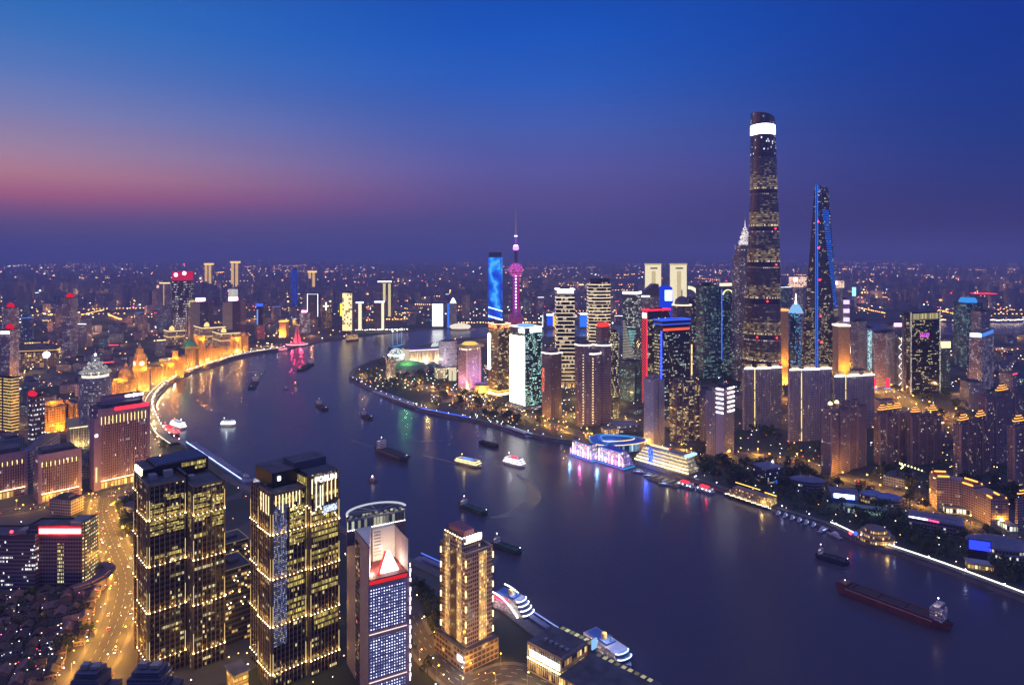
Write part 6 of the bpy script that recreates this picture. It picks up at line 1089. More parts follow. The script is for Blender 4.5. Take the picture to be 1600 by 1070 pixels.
def barge(lab, p, q, col, Wd, house=-1, lamp=(1, .9, .7), cargo=None, group='cargo barges', name='cargo_barge', stern_h=7, fb=0.0):
    hd, L = heading(p, q); r = boat(name, lab, (p[0] + q[0]) / 2, (p[1] + q[1]) / 2, hd, L, 'barge', group); m = PM(col, .6, .2, .2); d = 3.4 + fb; e = d + .05
    part('hull', r, hull(L, Wd, -.3, d, m, PM((.05, .05, .05), .8), .14)); part('bulwark', r, MB().loft([hull_ring(L, Wd, d + .01, 1, .14), hull_ring(L, Wd, d + .9, 1.01, .14)], m, None, False, True, False)); mb = MB()
    for s in (-1, 1): mb.box(-L * .36, L * .36, s * Wd * .38 - .35, s * Wd * .38 + .35, e, d + 1.6, m)
    for x in (-.36, .36): mb.box(L * x - .35, L * x + .35, -Wd * .38, Wd * .38, e, d + 1.6, m)
    part('hold_coaming', r, mb)
    for k in range(3): part('hold_cover', r, MB().box(-L * .35 + L * .235 * k + .4, -L * .35 + L * .235 * (k + 1) - .4, -Wd * .34, Wd * .34, e, d + .9, cargo or PM((.06, .055, .05), .9)))
    if fb: part('forecastle', r, MB().box(-L * .49 if house > 0 else L * .40, -L * .40 if house > 0 else L * .47, -Wd * .3, Wd * .3, e, d + 2.6, m)); part('side_rail', r, MB().box(-L * .4, L * .36, -Wd * .5 - .25, -Wd * .5 - .02, d - .5, d + .1, PM((.5, .42, .4), .6)))
    if house:
        x0 = L * .38 * house; t1 = d + stern_h; o = part('deckhouse', r, MB().box(x0 - L * .05, x0 + L * .05, -Wd * .34, Wd * .34, e, t1, FA((.55, .5, .5), (.05, .05, .06), 2, 2.6, .5, .4, .3, WARM, .8), WHITEP)); part('bridge', o, MB().box(x0 - L * .03, x0 + L * .03, -Wd * .42, Wd * .42, t1 + .05, t1 + 2.6, PM((.5, .46, .46), .6))); part('funnel', o, MB().box(x0 + house * L * .035, x0 + house * L * .048, -1.2, 1.2, t1 + .05, t1 + 4, PM((.3, .1, .1), .6))); part('mast', r, MB().tube((x0, 0, t1 + 2.6), (x0, 0, t1 + 7.6), .3, STEEL)); part('mast_lamp', r, MB().ball((x0, 0, t1 + 7.6), .6, EM(lamp, 8), 6, 4)); part('bow_lamp', r, MB().ball((-L * .44 * house, 0, d + 4), .45, EM((.9, .95, 1), 7), 6, 4).tube((-L * .44 * house, 0, e), (-L * .44 * house, 0, d + 4), .2, STEEL))
        point(r, (x0, -Wd * .3, t1 + 4.6), 260, (1, .8, .7), .5)
    return r
barge('long rust red cargo barge with a lit white wheelhouse at its right end, lower right', (1306, 918), (1484, 985), (.2, .065, .06), 17, 1, (1, .75, .5), PM((.07, .05, .05), .9), stern_h=10, fb=3.2)
barge('dark cargo ship with a pale deckhouse at its left end, mid river', (590, 704), (638, 722), (.07, .07, .09), 18, -1, (1, .95, .8), stern_h=10, fb=3)
barge('plain black barge without a deckhouse, above the white lit boat', (751, 692), (779, 700), (.05, .05, .07), 12, 0)
barge('green barge with one lamp, between the lettered tower and the gold boat', (720, 790), (762, 806), (.05, .12, .10), 11, -1, (1, .9, .7), PM((.04, .11, .09), .8), stern_h=3)
barge('green barge passing close behind the floodlit hotel roof', (771, 851), (815, 867), (.05, .10, .08), 11, -1, (.7, .8, .7), PM((.04, .09, .08), .8), stern_h=3)
barge('dark barge up river of the long red one', (1276, 869), (1327, 884), (.04, .05, .08), 12, -1, (.6, .6, .8), stern_h=3)
barge('dark ship heading away in the far reach toward the bend', (468, 580), (489, 568), (.05, .05, .09), 20, 1, (.3, .3, .4), stern_h=8)
barge('dark barge with small pink and white lamps near the left bank in the far reach', (392, 608), (400, 596), (.06, .05, .09), 17, 1, (1, .6, .8), stern_h=8)
barge('short dark barge in the middle of the far reach', (497, 633), (510, 642), (.04, .04, .07), 15, -1, (.3, .3, .4), stern_h=5)
barge('smallest dark barge in mid river, right of the short one', (567, 650), (581, 656), (.05, .05, .08), 12, -1, (.3, .3, .4), stern_h=4)
for lab, px, py, col in (('small tug with a pink deckhouse in mid river below the dark cargo ship', 581, 752, (1, .7, .6)), ('tiny launch carrying a bright blue lamp in the far reach', 446, 608, (.05, .2, 1)), ('tiny launch carrying an orange lamp in the far reach', 461, 602, (1, .5, .2))):
    r = boat('launch', lab, px, py, 2.6, 16, 'launch', 'small launches'); part('hull', r, hull(17, 6, -.2, 2, PM((.35, .25, .25), .6), DARK)); part('cabin', r, MB().box(-5, 2, -2, 2, 2.05, 5, PM((.5, .35, .33), .6))); part('lamp', r, MB().ball((-1, 0, 7.5), 1.1, EM(col, 8), 6, 4).tube((-1, 0, 5), (-1, 0, 7.5), .2, STEEL)); point(r, (-1, -3, 9), 300, col, .5)
# blue lit tall ship
hd, L = heading((609, 545), (632, 539)); r = boat('tall_ship', 'three-masted sailing ship outlined in blue light before the far bank', 620, 542, hd, L, 'sailing ship'); CY = EM((.05, .55, 1), 3.2, True)
part('hull', r, hull(L, 15, -.3, 6, PM((.3, .35, .5), .5), STEEL)); part('hull_light', r, MB().box(-L * .42, L * .36, -7.9, -7.4, 4, 6, CY))
for x in (-.28, .02, .3): part('mast', r, MB().tube((L * x, 0, 6), (L * x, 0, 56), 1.2, STEEL)); part('mast_light', r, MB().box(L * x - 1, L * x + 1, -1.8, -1.3, 8, 54, CY)); part('top_lamp', r, MB().ball((L * x, 0, 58), 2.6, WHITEL, 6, 4)); part('yard', r, MB().tube((L * x - 9, 0, 30), (L * x + 9, 0, 30), .6, CY))
hd, L = heading((541, 533), (561, 531)); r = boat('floating_restaurant', 'gold lit floating restaurant at the far bank below the gold pixel tower', 551, 532, hd, L, 'floating restaurant'); part('hull', r, hull(L, 18, -.3, 4, DARK, STEEL))
for d in range(3): part('deck', r, MB().box(-L * (.46 - .04 * d), L * (.40 - .04 * d), -8 + d, 8 - d, 4.05 + d * 6, 10 + d * 6, FA((.5, .35, .1), (.5, .3, .08), 4, 6, .8, .6, .95, GOLD, 1.3), STONE))
# --- docked cruise ships at lower right of the hotel
def liner(lab, p, q, Wd, decks, arc, col):
    hd, L = heading(p, q); r = boat('docked_cruise_ship', lab, (p[0] + q[0]) / 2, (p[1] + q[1]) / 2, hd, L, 'cruise ship', 'docked cruise ships'); part('hull', r, hull(L, Wd, -.3, 4.5, PM((.55, .55, .62), .4), STEEL, .3))
    for d in range(decks):
        x0, x1, w = -L * .47 + d * .5, L * (.34 - .06 * d), Wd / 2 * (.93 - .05 * d); part('deck', r, MB().box(x0, x1, -w, w, 4.55 + d * 3, 7.5 + d * 3, FA((.55, .5, .55), (.4, .3, .2), 1.8, 3, .6, .6, .75, ((1, .75, .4), (1, .9, .7)), .9), PM((.45, .45, .55), .5)))
        mb = MB(); n = 8
        for i in range(n): a0, a1 = -pi / 2 + pi * i / n, -pi / 2 + pi * (i + 1) / n; c = lambda a, k: (x1 + 3.2 * cos(a) * k, w * sin(a) * k); mb.loft([[(*c(a0, 1), z), (*c(a1, 1), z), (*c(a1, .85), z), (*c(a0, .85), z)] for z in (7 + d * 3, 7.7 + d * 3)], EM(col, 3.2), None, True)
        o = list(r.children)[-1]; part('bow_light', o, mb); part('bow_front', o, MB().loft([[(x1 + 3 * cos(-pi / 2 + pi * i / n), w * .98 * sin(-pi / 2 + pi * i / n), z) for i in range(n + 1)] for z in (4.55 + d * 3, 7.5 + d * 3)], PM((.06, .08, .25), .3), PM((.3, .3, .4), .5)))
    zt_ = 4.55 + decks * 3
    if arc:
        mb = MB(); R_ = [(-L * .47 + L * .72 * i / 12, zt_ + 1.5 - (zt_ - 3) * (i / 12) ** 2.2) for i in range(13)]
        for (x0, z0), (x1, z1) in zip(R_, R_[1:]): mb.tube((x0, -Wd / 2 - .5, z0), (x1, -Wd / 2 - .5, z1), .55, EM((1, .97, 1), 5)).tube((x0, Wd / 2 + .5, z0), (x1, Wd / 2 + .5, z1), .55, EM((1, .97, 1), 5))
        part('side_arc_light', r, mb); part('red_panel', r, MB().box(-L * .42, -L * .05, -Wd / 2 - .2, -Wd / 2 * .9, zt_ - 3.2, zt_ - .6, EM((1, .05, .12), 2.4)))
    part('funnel', r, MB().lathe([(2.6, zt_), (2.2, zt_ + 5)], PM((.7, .45, .2), .5), 10, (-L * .12, 0))); part('radar_mast', r, MB().tube((L * .02, 0, zt_), (L * .02, 0, zt_ + 7), .3, STEEL).tube((L * .02, -2.5, zt_ + 5), (L * .02, 2.5, zt_ + 5), .2, STEEL)); point(r, (-L * .05, 0, zt_ + 7), 4000, (1, .75, .4), .6); part('top_deck', r, MB().box(-L * .4, L * .05, -Wd * .3, Wd * .3, zt_, zt_ + 1.2, PM((.10, .22, .6), .5))); point(r, (L * .3, 0, zt_ + 10), 6000, (.3, .45, 1), 1); point(r, (-L * .3, -Wd, 12), 2500, (1, .6, .9), 1); return r
liner('docked cruise ship with white side arcs and red panel, right behind the floodlit hotel', (776, 948), (834, 974), 17, 4, True, (.9, .95, 1)); liner('docked blue-lit cruise ship with a pointed bow behind the terminal roof skylights', (918, 1000), (986, 1048), 16, 2, False, (.4, .6, 1))
# --- east bank moored buildings
def palace(lab, p, q, mast_, cols):
    hd, L = heading(p, q); r = boat('floating_palace', lab, (p[0] + q[0]) / 2, (p[1] + q[1]) / 2, hd, L, 'floating restaurant', 'light-covered floating restaurants'); Wd = 22; part('hull', r, MB().box(-L / 2, L / 2, -3, Wd, -.3, 4, PM((.1, .12, .3), .4), STEEL)); part('waterline_light', r, MB().box(-L / 2 - .4, L / 2 + .4, -3.8, -3.1, 1.2, 2.4, EM((.15, .3, 1), 4, True)).box(L / 2 + .1, L / 2 + .6, -3, Wd, 1.2, 2.4, EM((.05, .5, 1), 4)))
    for d in range(4): k = d * 2.0; part('deck', r, MB().box(-L / 2 + 1 + k, L / 2 - 1 - k, -2 + d * .6, Wd - 2 - k, 4.05 + d * 5, 9 + d * 5, FA((.45, .4, .4), (.3, .2, .2), 3.2, 5, .62, .7, .62, (cols[d % 2], cols[2]), 1.2), PM((.05, .12, .5), .4))); part('deck_light', r, MB().box(-L / 2 + .6 + k, L / 2 - .6 - k, -2.6 + d * .6, -2.1 + d * .6, 8.4 + d * 5, 9.2 + d * 5, EM((.15, .3, 1), 1.2) if d % 2 else EM((1, .85, .7), 1.2)))
    mb = MB()
    for i in range(9): mb.box(-L / 2 + 2 + i * (L - 4) / 8 - .4, -L / 2 + 2 + i * (L - 4) / 8 + .4, -3.4, -2.7, 4, 12 + (i * 5 % 3) * 5, EM(((1, .3, .75), (1, .9, .8))[i % 2], 4))
    part('light_columns', r, mb); part('roof_pavilion', r, MB().loft([[(-L * .25, 2, 24), (L * .2, 2, 24), (L * .2, 12, 24), (-L * .25, 12, 24)], [(-L * .15, 6, 29), (L * .1, 6, 29), (L * .1, 8, 29), (-L * .15, 8, 29)]], mast_)); point(r, (-L * .25, -14, 10), 20000, (.2, .5, 1), 1); point(r, (L * .2, -14, 10), 20000, (1, .15, .6), 1); return r
palace('floating restaurant covered in white and pink lights, left one below the brown cluster', (892, 710), (926, 722), PM((.5, .35, .1), .5), ((1, .75, .4), (1, .5, .5), (1, .9, .7))); palace('floating restaurant with pink and blue lights, right one below the blue curved roof', (931, 720), (976, 734), PM((.1, .2, .6), .4), ((1, .4, .7), (.5, .6, 1), (1, .9, .9)))
X_, Y_ = G(958, 702); r = thing('blue_roof_pavilion', 'curved pavilion with a glowing blue ring roof behind the floating restaurants', 'pavilion', (X_, Y_, 0)); n = 28
ring = lambda k, z: [(44 * k * cos(2 * pi * i / n) + 8 * cos(4 * pi * i / n), 32 * k * sin(2 * pi * i / n), z) for i in range(n)]
part('wall', r, MB().loft([ring(.8, 0), ring(.8, 14)], FA((.2, .25, .4), (.05, .1, .3), 4, 14, .8, .7, .6, ((.2, .5, 1), (.5, .8, 1)), 1.0), ROOF)); part('roof_ring', r, MB().loft([ring(.9, 14.05), ring(1.02, 16), ring(.72, 18.5), ring(.55, 17)], PM((.06, .2, .55), .35), PM((.05, .07, .15), .5)))
mb = MB(); A_, B_ = ring(1.04, 15.6), ring(.60, 18.2)
for q in (A_, B_):
    mb = MB()
    for i in range(n): mb.tube(q[i], q[(i + 1) % n], .6, EM((.1, .5, 1), 3.5) if i < 18 else EM((1, .7, .35), 2))
    part('ring_light', r, mb); point(r, (-10, -10, 24), 16000, (.1, .4, 1), 2); point(r, (0, 0, 26), 12000, (.1, .4, 1), 2)
hd, L = heading((991, 725), (1074, 749)); r = boat('riverboat_hall', 'long ship-shaped building with stacked gold light decks and a blue screen', 1032, 737, hd, L, 'riverside hall'); part('hull', r, MB().box(-L / 2, L / 2, 0, 26, -.3, 8, PM((.5, .45, .3), .5), STEEL)); fa_rb = FA((.5, .42, .3), (.35, .28, .12), 3, 5, .7, .6, .85, ((1, .8, .35), (1, .9, .6)), 1.1)
for d in range(5):
    k = d * 3.2; part('deck', r, MB().box(-L / 2 + k, L / 2 - k * .5, .5 + d * 1.4, 25 - d, 8.05 + d * 4.5, 12.4 + d * 4.5, fa_rb, PM((.3, .28, .25), .6))); part('deck_light', r, MB().box(-L / 2 - .5 + k, L / 2 + .5 - k * .5, -.6 + d * 1.4, .4 + d * 1.4, 8 + d * 4.5, 9.6 + d * 4.5, EM((1, .8, .4), 3.0 if d < 2 else 1.2, d < 2)))
part('blue_screen', r, MB().box(-L * .22, -L * .14, -1.0, -.7, 11, 31, LEDS(2.2, 2.2, (.04, .12, 1), 6, (.02, .03, .2), .8))); part('roof_arch', r, MB().box(-L * .3, L * .05, 12, 14, 30.5, 33, EM((1, .85, .5), 1.4))); part('end_screen', r, MB().box(L / 2 - 7, L / 2 - 1, 1, 24, 30.5, 33, EM((.4, .7, 1), 1.8))); point(r, (-L * .18, -12, 20), 22000, (.05, .12, 1), 1); point(r, (L * .2, -14, 10), 6000, (1, .75, .3), 1)
r = boat('landing_stage', 'flat timber landing stage in front of the ship-shaped hall', 1045, 752, hd, 60, 'landing stage'); part('deck', r, MB().box(-28, 24, -16, 4, -.3, 1.6, PM((.24, .21, .14), .8))); mb = MB()
for i in range(5): mb.box(-24 + i * 10, -19 + i * 10, -13, 2, 1.65, 3.6, PM((.3, .27, .16), .7))
part('roof_panels', r, mb); point(r, (0, -4, 12), 2500, (1, .85, .4), 1)
for i, (lab, p, q) in enumerate((('small ferry with a red lit roof, left one of two beyond the landing stage', (1060, 757), (1086, 765)), ('small ferry with a red lit roof, right one of two beyond the landing stage', (1090, 764), (1117, 773)))):
    hd2, L2 = heading(p, q); r = boat('ferry', lab, (p[0] + q[0]) / 2, (p[1] + q[1]) / 2, hd2, L2, 'ferry', 'red roofed ferries'); part('hull', r, hull(L2, 12, -.3, 3, PM((.25, .28, .4), .5), STEEL)); part('cabin', r, MB().box(-L2 * .4, L2 * .28, -5, 5, 3.05, 6.5, FA((.4, .4, .5), bay=2, flr=3.4, lit=.4, cols=WHITE), STEEL)); part('red_roof', r, MB().box(-L2 * .3, L2 * .1, -3, 3, 6.55, 8, EM((1, .03, .05), 2.4))); mb = MB()
    for x in (-.35, -.1, .15, .35): mb.ball((L2 * x, -5.6, 5), .7, EM((.7, .8, 1), 9), 6, 4)
    part('deck_lamps', r, mb); point(r, (0, 0, 12), 2500, (1, .05, .08), .6)
hd, L = heading((1134, 772), (1212, 798)); r = boat('restaurant_boat', 'long restaurant boat with gold lit decks moored upstream of the red roofed ferries', 1173, 785, hd, L, 'floating restaurant'); part('hull', r, hull(L, 16, -.3, 3.5, PM((.12, .1, .1), .5), STEEL, .12))
for d in range(3): part('deck', r, MB().box(-L * .44 + d * 4, L * .42 - d * 3, -6 + d * .8, 7, 3.55 + d * 3.6, 7 + d * 3.6, FA((.35, .28, .2), (.2, .14, .05), 2.4, 3.6, .6, .5, .55, GOLD, 1.6), PM((.25, .17, .16), .7)))
mb = MB()
for i in range(26): mb.ball((-L * .45 + L * .9 * i / 25, -7.4, 3.8 + (i % 3) * .5), .55, EM((1, .75, .35) if i % 4 else (.8, .9, 1), 9), 5, 3)
part('deck_lamps', r, mb); part('roof_strip', r, MB().box(-L * .4, L * .1, 9, 10, 16, 16.8, EM((1, .6, .12), 2.2)).box(L * .2, L * .42, 8, 9.5, 15, 15.8, EM((1, .6, .12), 2.2))); part('gold_end', r, MB().box(L * .36, L * .46, -5, 6, 7, 15, FA((.5, .35, .1), (.5, .3, .08), 2, 2.6, .7, .6, .9, GOLD, 1.6))); point(r, (L * .3, -9, 8), 3000, (1, .65, .2), 1)
# yachts
def yacht0():
    r = boat('yacht', 'white motor yacht', 1225, 803, 0, 20, 'yacht', 'yachts moored along the east quay'); part('hull', r, hull(20, 5, -.2, 2.0, PM((.3, .3, .36), .5), PM((.5, .5, .55), .5), .4)); part('cabin', r, MB().loft([[(-6, -2.2, 2.45), (4, -1.8, 2.45), (4, 1.8, 2.45), (-6, 2.2, 2.45)], [(-5, -1.8, 4.8), (1.5, -1.5, 4.8), (1.5, 1.5, 4.8), (-5, 1.8, 4.8)]], PM((.6, .62, .7), .4))); part('flybridge', r, MB().box(-4, 0, -1.4, 1.4, 4.85, 5.8, WHITEP)); part('cabin_light', r, MB().box(-5, 1, -2.3, -2.1, 3, 3.5, EM((.5, .65, 1), 2.5))); return r
ya = yacht0(); ya.scale = (.8, .8, .8); ordn = ['left end', 'second from the left', 'third from the left', 'fourth from the left', 'fifth from the left', 'right end']
for i in range(6):
    px = 1217 + i * 11; py = 803 + i * 3.6; X_, Y_ = G(px, py, -4); lab = 'white motor yacht in the row beyond the restaurant boat, ' + ordn[i]
    if i == 0: ya.location = (X_, Y_, -4); ya.rotation_euler[2] = .9; ya['label'] = lab
    else: dup(ya, (X_, Y_, -4), .9, lab, scale=.8)
for px, py, rz, lab in ((1287, 830, .6, 'small yacht with a reddish lamp alone past the yacht row'), (1303, 838, 2.0, 'small yacht with a white lamp at the quay corner'), (1000, 739, -.4, 'grey yacht tucked at the left end of the ship-shaped hall'), (1016, 745, -.4, 'grey yacht beside the landing stage before the ship-shaped hall'), (1040, 758, -.4, 'yacht moored at the foot of the landing stage')):
    X_, Y_ = G(px, py, -4); dup(ya, (X_, Y_, -4), rz, lab, scale=1.0)
# piers
def pier(lab, p, q, Wd, posts, lightcol, es, boats=0):
    hd, L = heading(p, q); X_, Y_ = G(*p, -4); r = thing('floating_pier', lab, 'pier', (X_, Y_, -4), hd, 'floating piers'); part('deck', r, MB().box(0, L, -Wd / 2, Wd / 2, -.3, 2.2, PM((.2, .2, .26), .7), PM((.2, .2, .28), .7))); k = int(L / 14)
    for i in range(k): part('bollard', r, MB().box(i * L / k + 2, i * L / k + 3.4, -Wd / 2 + .6, -Wd / 2 + 2, 2.25, 4, STEEL))
    part('canopy', r, MB().box(L * .12, L * .9, -Wd * .18, Wd * .3, 5.5, 6.1, PM((.22, .22, .33), .6))); mb = MB()
    for i in range(k): mb.tube((L * .12 + L * .78 * i / k, -Wd * .1, 2.2), (L * .12 + L * .78 * i / k, -Wd * .1, 5.5), .25, STEEL)
    part('canopy_posts', r, mb); part('edge_light', r, MB().box(L * .02, L * .98, Wd / 2 if posts > 0 else -Wd / 2 - .5, Wd / 2 + .5 if posts > 0 else -Wd / 2, 5.4, 6.4, EM(lightcol, es))); return r
pier('long floating pier with a blue-white light strip beside the golden waterfront bend', (388, 754), (297, 693), 15, 1, (.35, .45, 1), 4.5); pier('floating pier with blue lights behind the hotel tower, upstream of the cruise ship', (760, 925), (650, 874), 10, -1, (.1, .2, 1), 4); pier('floating pier with rows of blue-white lamps between the two docked cruise ships', (866, 996), (795, 948), 11, -1, (.3, .4, 1), 3.5)
pier('dark pontoon at the tip of the peninsula', (655, 637), (588, 613), 22, 1, (.4, .4, .7), .8); pier('pontoon strung with blue lamps along the peninsula quay', (735, 658), (650, 641), 8, -1, (.03, .12, 1), 5); pier('dark jetty with small white lamps below the plum apartment tower', (828, 684), (786, 670), 14, -1, (.6, .7, 1), .9)
for px, py, lab in ((300, 700, 'first'), (318, 709, 'second'), (335, 720, 'third'), (384, 747, 'last')):
    X_, Y_ = G(px, py, -4); q = thing('moored_launch', f'unlit launch moored along the outer side of the long floating pier, {lab} from the left', 'launch', (X_, Y_, -4), 2.4, 'launches at the long pier'); part('hull', q, hull(26, 7, -.2, 2.4, PM((.2, .2, .25), .6), DARK)); part('cabin', q, MB().box(-8, 4, -2.4, 2.4, 2.45, 5.2, PM((.35, .35, .42), .5))); part('mast', q, MB().tube((0, 0, 5.2), (0, 0, 9), .2, STEEL))
# gold round pavilion, riverside low buildings on the east bank
X_, Y_ = G(1368, 842); r = thing('riverside_rotunda', 'round riverside restaurant with tiers of gold windows on the right bank', 'restaurant', (X_, Y_, 0))
for k, (R_, z0, z1) in enumerate(((19, 0, 5), (15, 5.05, 9), (11, 9.05, 12.5))): part('tier', r, MB().lathe([(R_, z0), (R_, z1)], FA((.3, .22, .12), (.2, .12, .04), 2.4, 4.2, .6, .55, .7, GOLD, 1.8), 18, (0, 0), PM((.2, .14, .12), .7)))
part('sign_light', r, MB().ball((-24, -4, 8), 2.2, EM((.05, .1, 1), 6), 8, 6).ball((-29, -3, 8), 1.8, EM((1, .05, .1), 5), 8, 6)); part('sign_post', r, MB().tube((-24, -4, 0), (-24, -4, 8), .4, STEEL).tube((-29, -3, 0), (-29, -3, 8), .4, STEEL)); point(r, (0, -24, 4), 2500, (1, .65, .2), 1)
def lowb(name, lab, px, py, w, d, hh, rot, wallm, roofm, cat='building', oval=False, group=None):
    X_, Y_ = G(px, py); r = thing(name, lab, cat, (X_, Y_, 0), rot, group)
    if oval:
        n = 24; e_ = lambda k, z: [(w / 2 * k * cos(2 * pi * i / n), d / 2 * k * sin(2 * pi * i / n), z) for i in range(n)]; part('wall', r, MB().loft([e_(.95, 0), e_(.95, hh)], wallm, ROOF)); part('roof', r, MB().loft([e_(1.04, hh), e_(1.0, hh + 1.2), e_(.6, hh + 3.5), e_(.1, hh + 4.3)], roofm))
    else: part('wall', r, MB().box(-w / 2, w / 2, -d / 2, d / 2, 0, hh, wallm, ROOF, False)); part('roof', r, MB().box(-w / 2 - .8, w / 2 + .8, -d / 2 - .8, d / 2 + .8, hh, hh + 1.1, roofm))
    return r
fa_low = FA((.16, .16, .2), (.05, .06, .09), 3, 4, .7, .5, .12, WHITE, 1.0); BR = PM((.12, .14, .24), .6, .2, .1)
r = lowb('gallery_box', 'dark cube-like gallery with a starry light wall and a blue ground lamp', 1200, 750, 30, 26, 20, .35, FA((.08, .08, .14), bay=3, flr=3, lit=.12, cols=MIXD, es=1.0), BR); part('blue_lamp', r, MB().ball((2, -15, 2.5), 2, EM((.02, .2, 1), 5), 8, 6)); part('roof_lamp', r, MB().ball((15, 8, 22), 1.6, WHITEL, 6, 4))
lowb('oval_exhibition_hall', 'wide oval dark hall with a lit window band by the gallery box', 1262, 762, 44, 26, 11, -.3, fa_low, BR, 'hall', True)
r = lowb('sign_hall', 'dark hall carrying a glowing white sign with blue halo, centre right of the park', 1318, 782, 32, 22, 12, -.35, PM((.10, .12, .22), .6), BR, 'hall'); part('sign', r, MB().box(-12, 11, -12.4, -11.3, 7, 11.8, EM((.85, .92, 1), 6, True))); part('sign_trim', r, MB().box(-13, 12, -12.2, -11.2, 5.9, 6.8, EM((.03, .15, 1), 5))); point(r, (0, -22, 12), 3500, (.1, .3, 1), 1)
lowb('blue_oval_hall', 'low hall with an oval bluish roof, larger of two behind the park', 1388, 788, 34, 22, 9, -.2, fa_low, PM((.10, .16, .38), .5), 'hall', True, 'blue roofed oval halls'); lowb('blue_oval_hall', 'low hall with an oval bluish roof and bright lamps, smaller of two behind the park', 1363, 784, 30, 20, 10, -.2, FA((.3, .25, .2), bay=3, flr=5, lit=.5, cols=GOLD, es=1.5), PM((.12, .18, .36), .5), 'hall', True, 'blue roofed oval halls')
r = lowb('striped_roof_hall', 'park building with a curved roof edge glowing white then red', 1462, 826, 52, 26, 12, -.55, fa_low, PM((.16, .16, .24), .6), 'hall'); part('edge_light', r, MB().tube((-26, -13.6, 13.5), (-8, -14, 13.5), .8, EM((.75, .7, 1), 6)).tube((-8, -14, 13.5), (3, -14, 13), .8, EM((1, .05, .15), 5))); part('roof_ribs', r, MB().box(-18, 20, -9, -7.6, 13.2, 13.9, STEEL).box(-18, 20, 2, 3.4, 13.2, 13.9, STEEL))
r = lowb('blue_screen_arena', 'round arena with a deep blue lit screen at the right edge of the park', 1562, 872, 58, 40, 16, -.4, FA((.2, .2, .24), (.1, .09, .07), 3, 5.3, .6, .5, .5, ((1, .85, .5), (1, .95, .8)), 1.4), PM((.12, .13, .2), .6), 'arena', True); part('blue_screen', r, MB().box(-30, -12, -18, -16.5, 12, 21, EM((.02, .04, 1), 2.4))); part('screen_frame', r, MB().box(-31, -11, -16.4, -15.6, 0, 22, DARK)); part('orange_lamp', r, MB().ball((22, -8, 20), 1.4, EM((1, .5, .1), 6), 6, 4))
lowb('green_lit_pavilion', 'long low pavilion washed in pale green light near the sign hall', 1352, 802, 46, 12, 7, -.35, FA((.3, .35, .3), (.1, .2, .15), 3, 7, .8, .7, .7, ((.5, 1, .7), (.7, 1, .8)), .6), PM((.2, .3, .26), .6), 'pavilion'); lowb('riverside_kiosk', 'small gold lit kiosk by the right hand promenade', 1530, 888, 22, 10, 6, -.4, FA((.4, .3, .1), bay=3, flr=6, lit=.9, cols=GOLD, es=1.4), CONC, 'kiosk')
r = lowb('riverside_villa', 'low grey roofed building under trees behind the lavender slab', 976, 672, 44, 30, 12, .3, fa_low, PM((.2, .2, .28), .7)); lowb('lit_villa', 'small cream lit villa behind the floating restaurants', 953, 676, 26, 18, 8, .2, FA((.5, .4, .25), bay=3, flr=4, lit=.7, cols=GOLD, es=1.2), ROOFL)
X_, Y_ = G(1420, 738); r = thing('pergola', 'angular pergola outlined by yellow lamps among dark trees', 'pergola', (X_, Y_, 0)); part('frame', r, MB().strip([(-22, -14), (-2, 10), (0, 24), (14, -16)], 3, 5, .8, STEEL)); mb = MB()
for x, y, q in along([(-22, -14), (-2, 10), (0, 24), (14, -16)], 5.5): mb.ball((x, y, 6.6), .9, EM((1, .78, .3), 6), 6, 4)
part('lamps', r, mb); mb = MB()
for x, y, q in along([(-22, -14), (-2, 10), (0, 24), (14, -16)], 11): mb.tube((x, y, 0), (x, y, 5), .3, STEEL)
part('posts', r, mb)
# ================================================================== where things already stand
bpy.context.view_layer.update()
FOOT = []                                            # x, y, radius, pixel box
def note(o):
    pts = []
    for ch in [o] + list(o.children):
        if ch.type != 'MESH': continue
        pts += [ch.matrix_world @ Vector(c) for c in ch.bound_box]
    if not pts: return
    xs = [p.x for p in pts]; ys = [p.y for p in pts]; zs = [p.z for p in pts]
    cx, cy = (min(xs) + max(xs)) / 2, (min(ys) + max(ys)) / 2; rad = hypot(max(xs) - min(xs), max(ys) - min(ys)) / 2
    pxs = [CX + F * p.x / max(50, p.y) for p in pts]; y0 = max(60, min(ys))
    FOOT.append((cx, cy, rad * .85, min(pxs), max(pxs), HY + F * (H - max(zs)) / cy, HY + F * H / cy, cy))
for o in list(COL.objects):
    if o.parent is None and o.get('category'): note(o)
def inpoly(x, y, pg):
    c = False; j = len(pg) - 1
    for i in range(len(pg)):
        if (pg[i][1] > y) != (pg[j][1] > y) and x < (pg[j][0] - pg[i][0]) * (y - pg[i][1]) / (pg[j][1] - pg[i][1]) + pg[i][0]: c = not c
        j = i
    return c
def onland(x, y, m=0):
    return all(inpoly(x + dx, y + dy, west) or inpoly(x + dx, y + dy, east) for dx, dy in ((0, 0), (m, 0), (-m, 0), (0, m), (0, -m)))
def segd(x, y, a, b_):
    dx, dy = b_[0] - a[0], b_[1] - a[1]; l2 = dx * dx + dy * dy or 1; t_ = max(0, min(1, ((x - a[0]) * dx + (y - a[1]) * dy) / l2)); return hypot(x - a[0] - dx * t_, y - a[1] - dy * t_)
def offroad(x, y, r_):
    for c, w in ROADS.values():
        if min(segd(x, y, p, q) for p, q in zip(c[::3], c[3::3] + [c[-1]])) < w / 2 + r_: return False
    return True
def free(x, y, r_, k=1.0): return all(hypot(x - f[0], y - f[1]) > (r_ + f[2]) * k for f in FOOT)
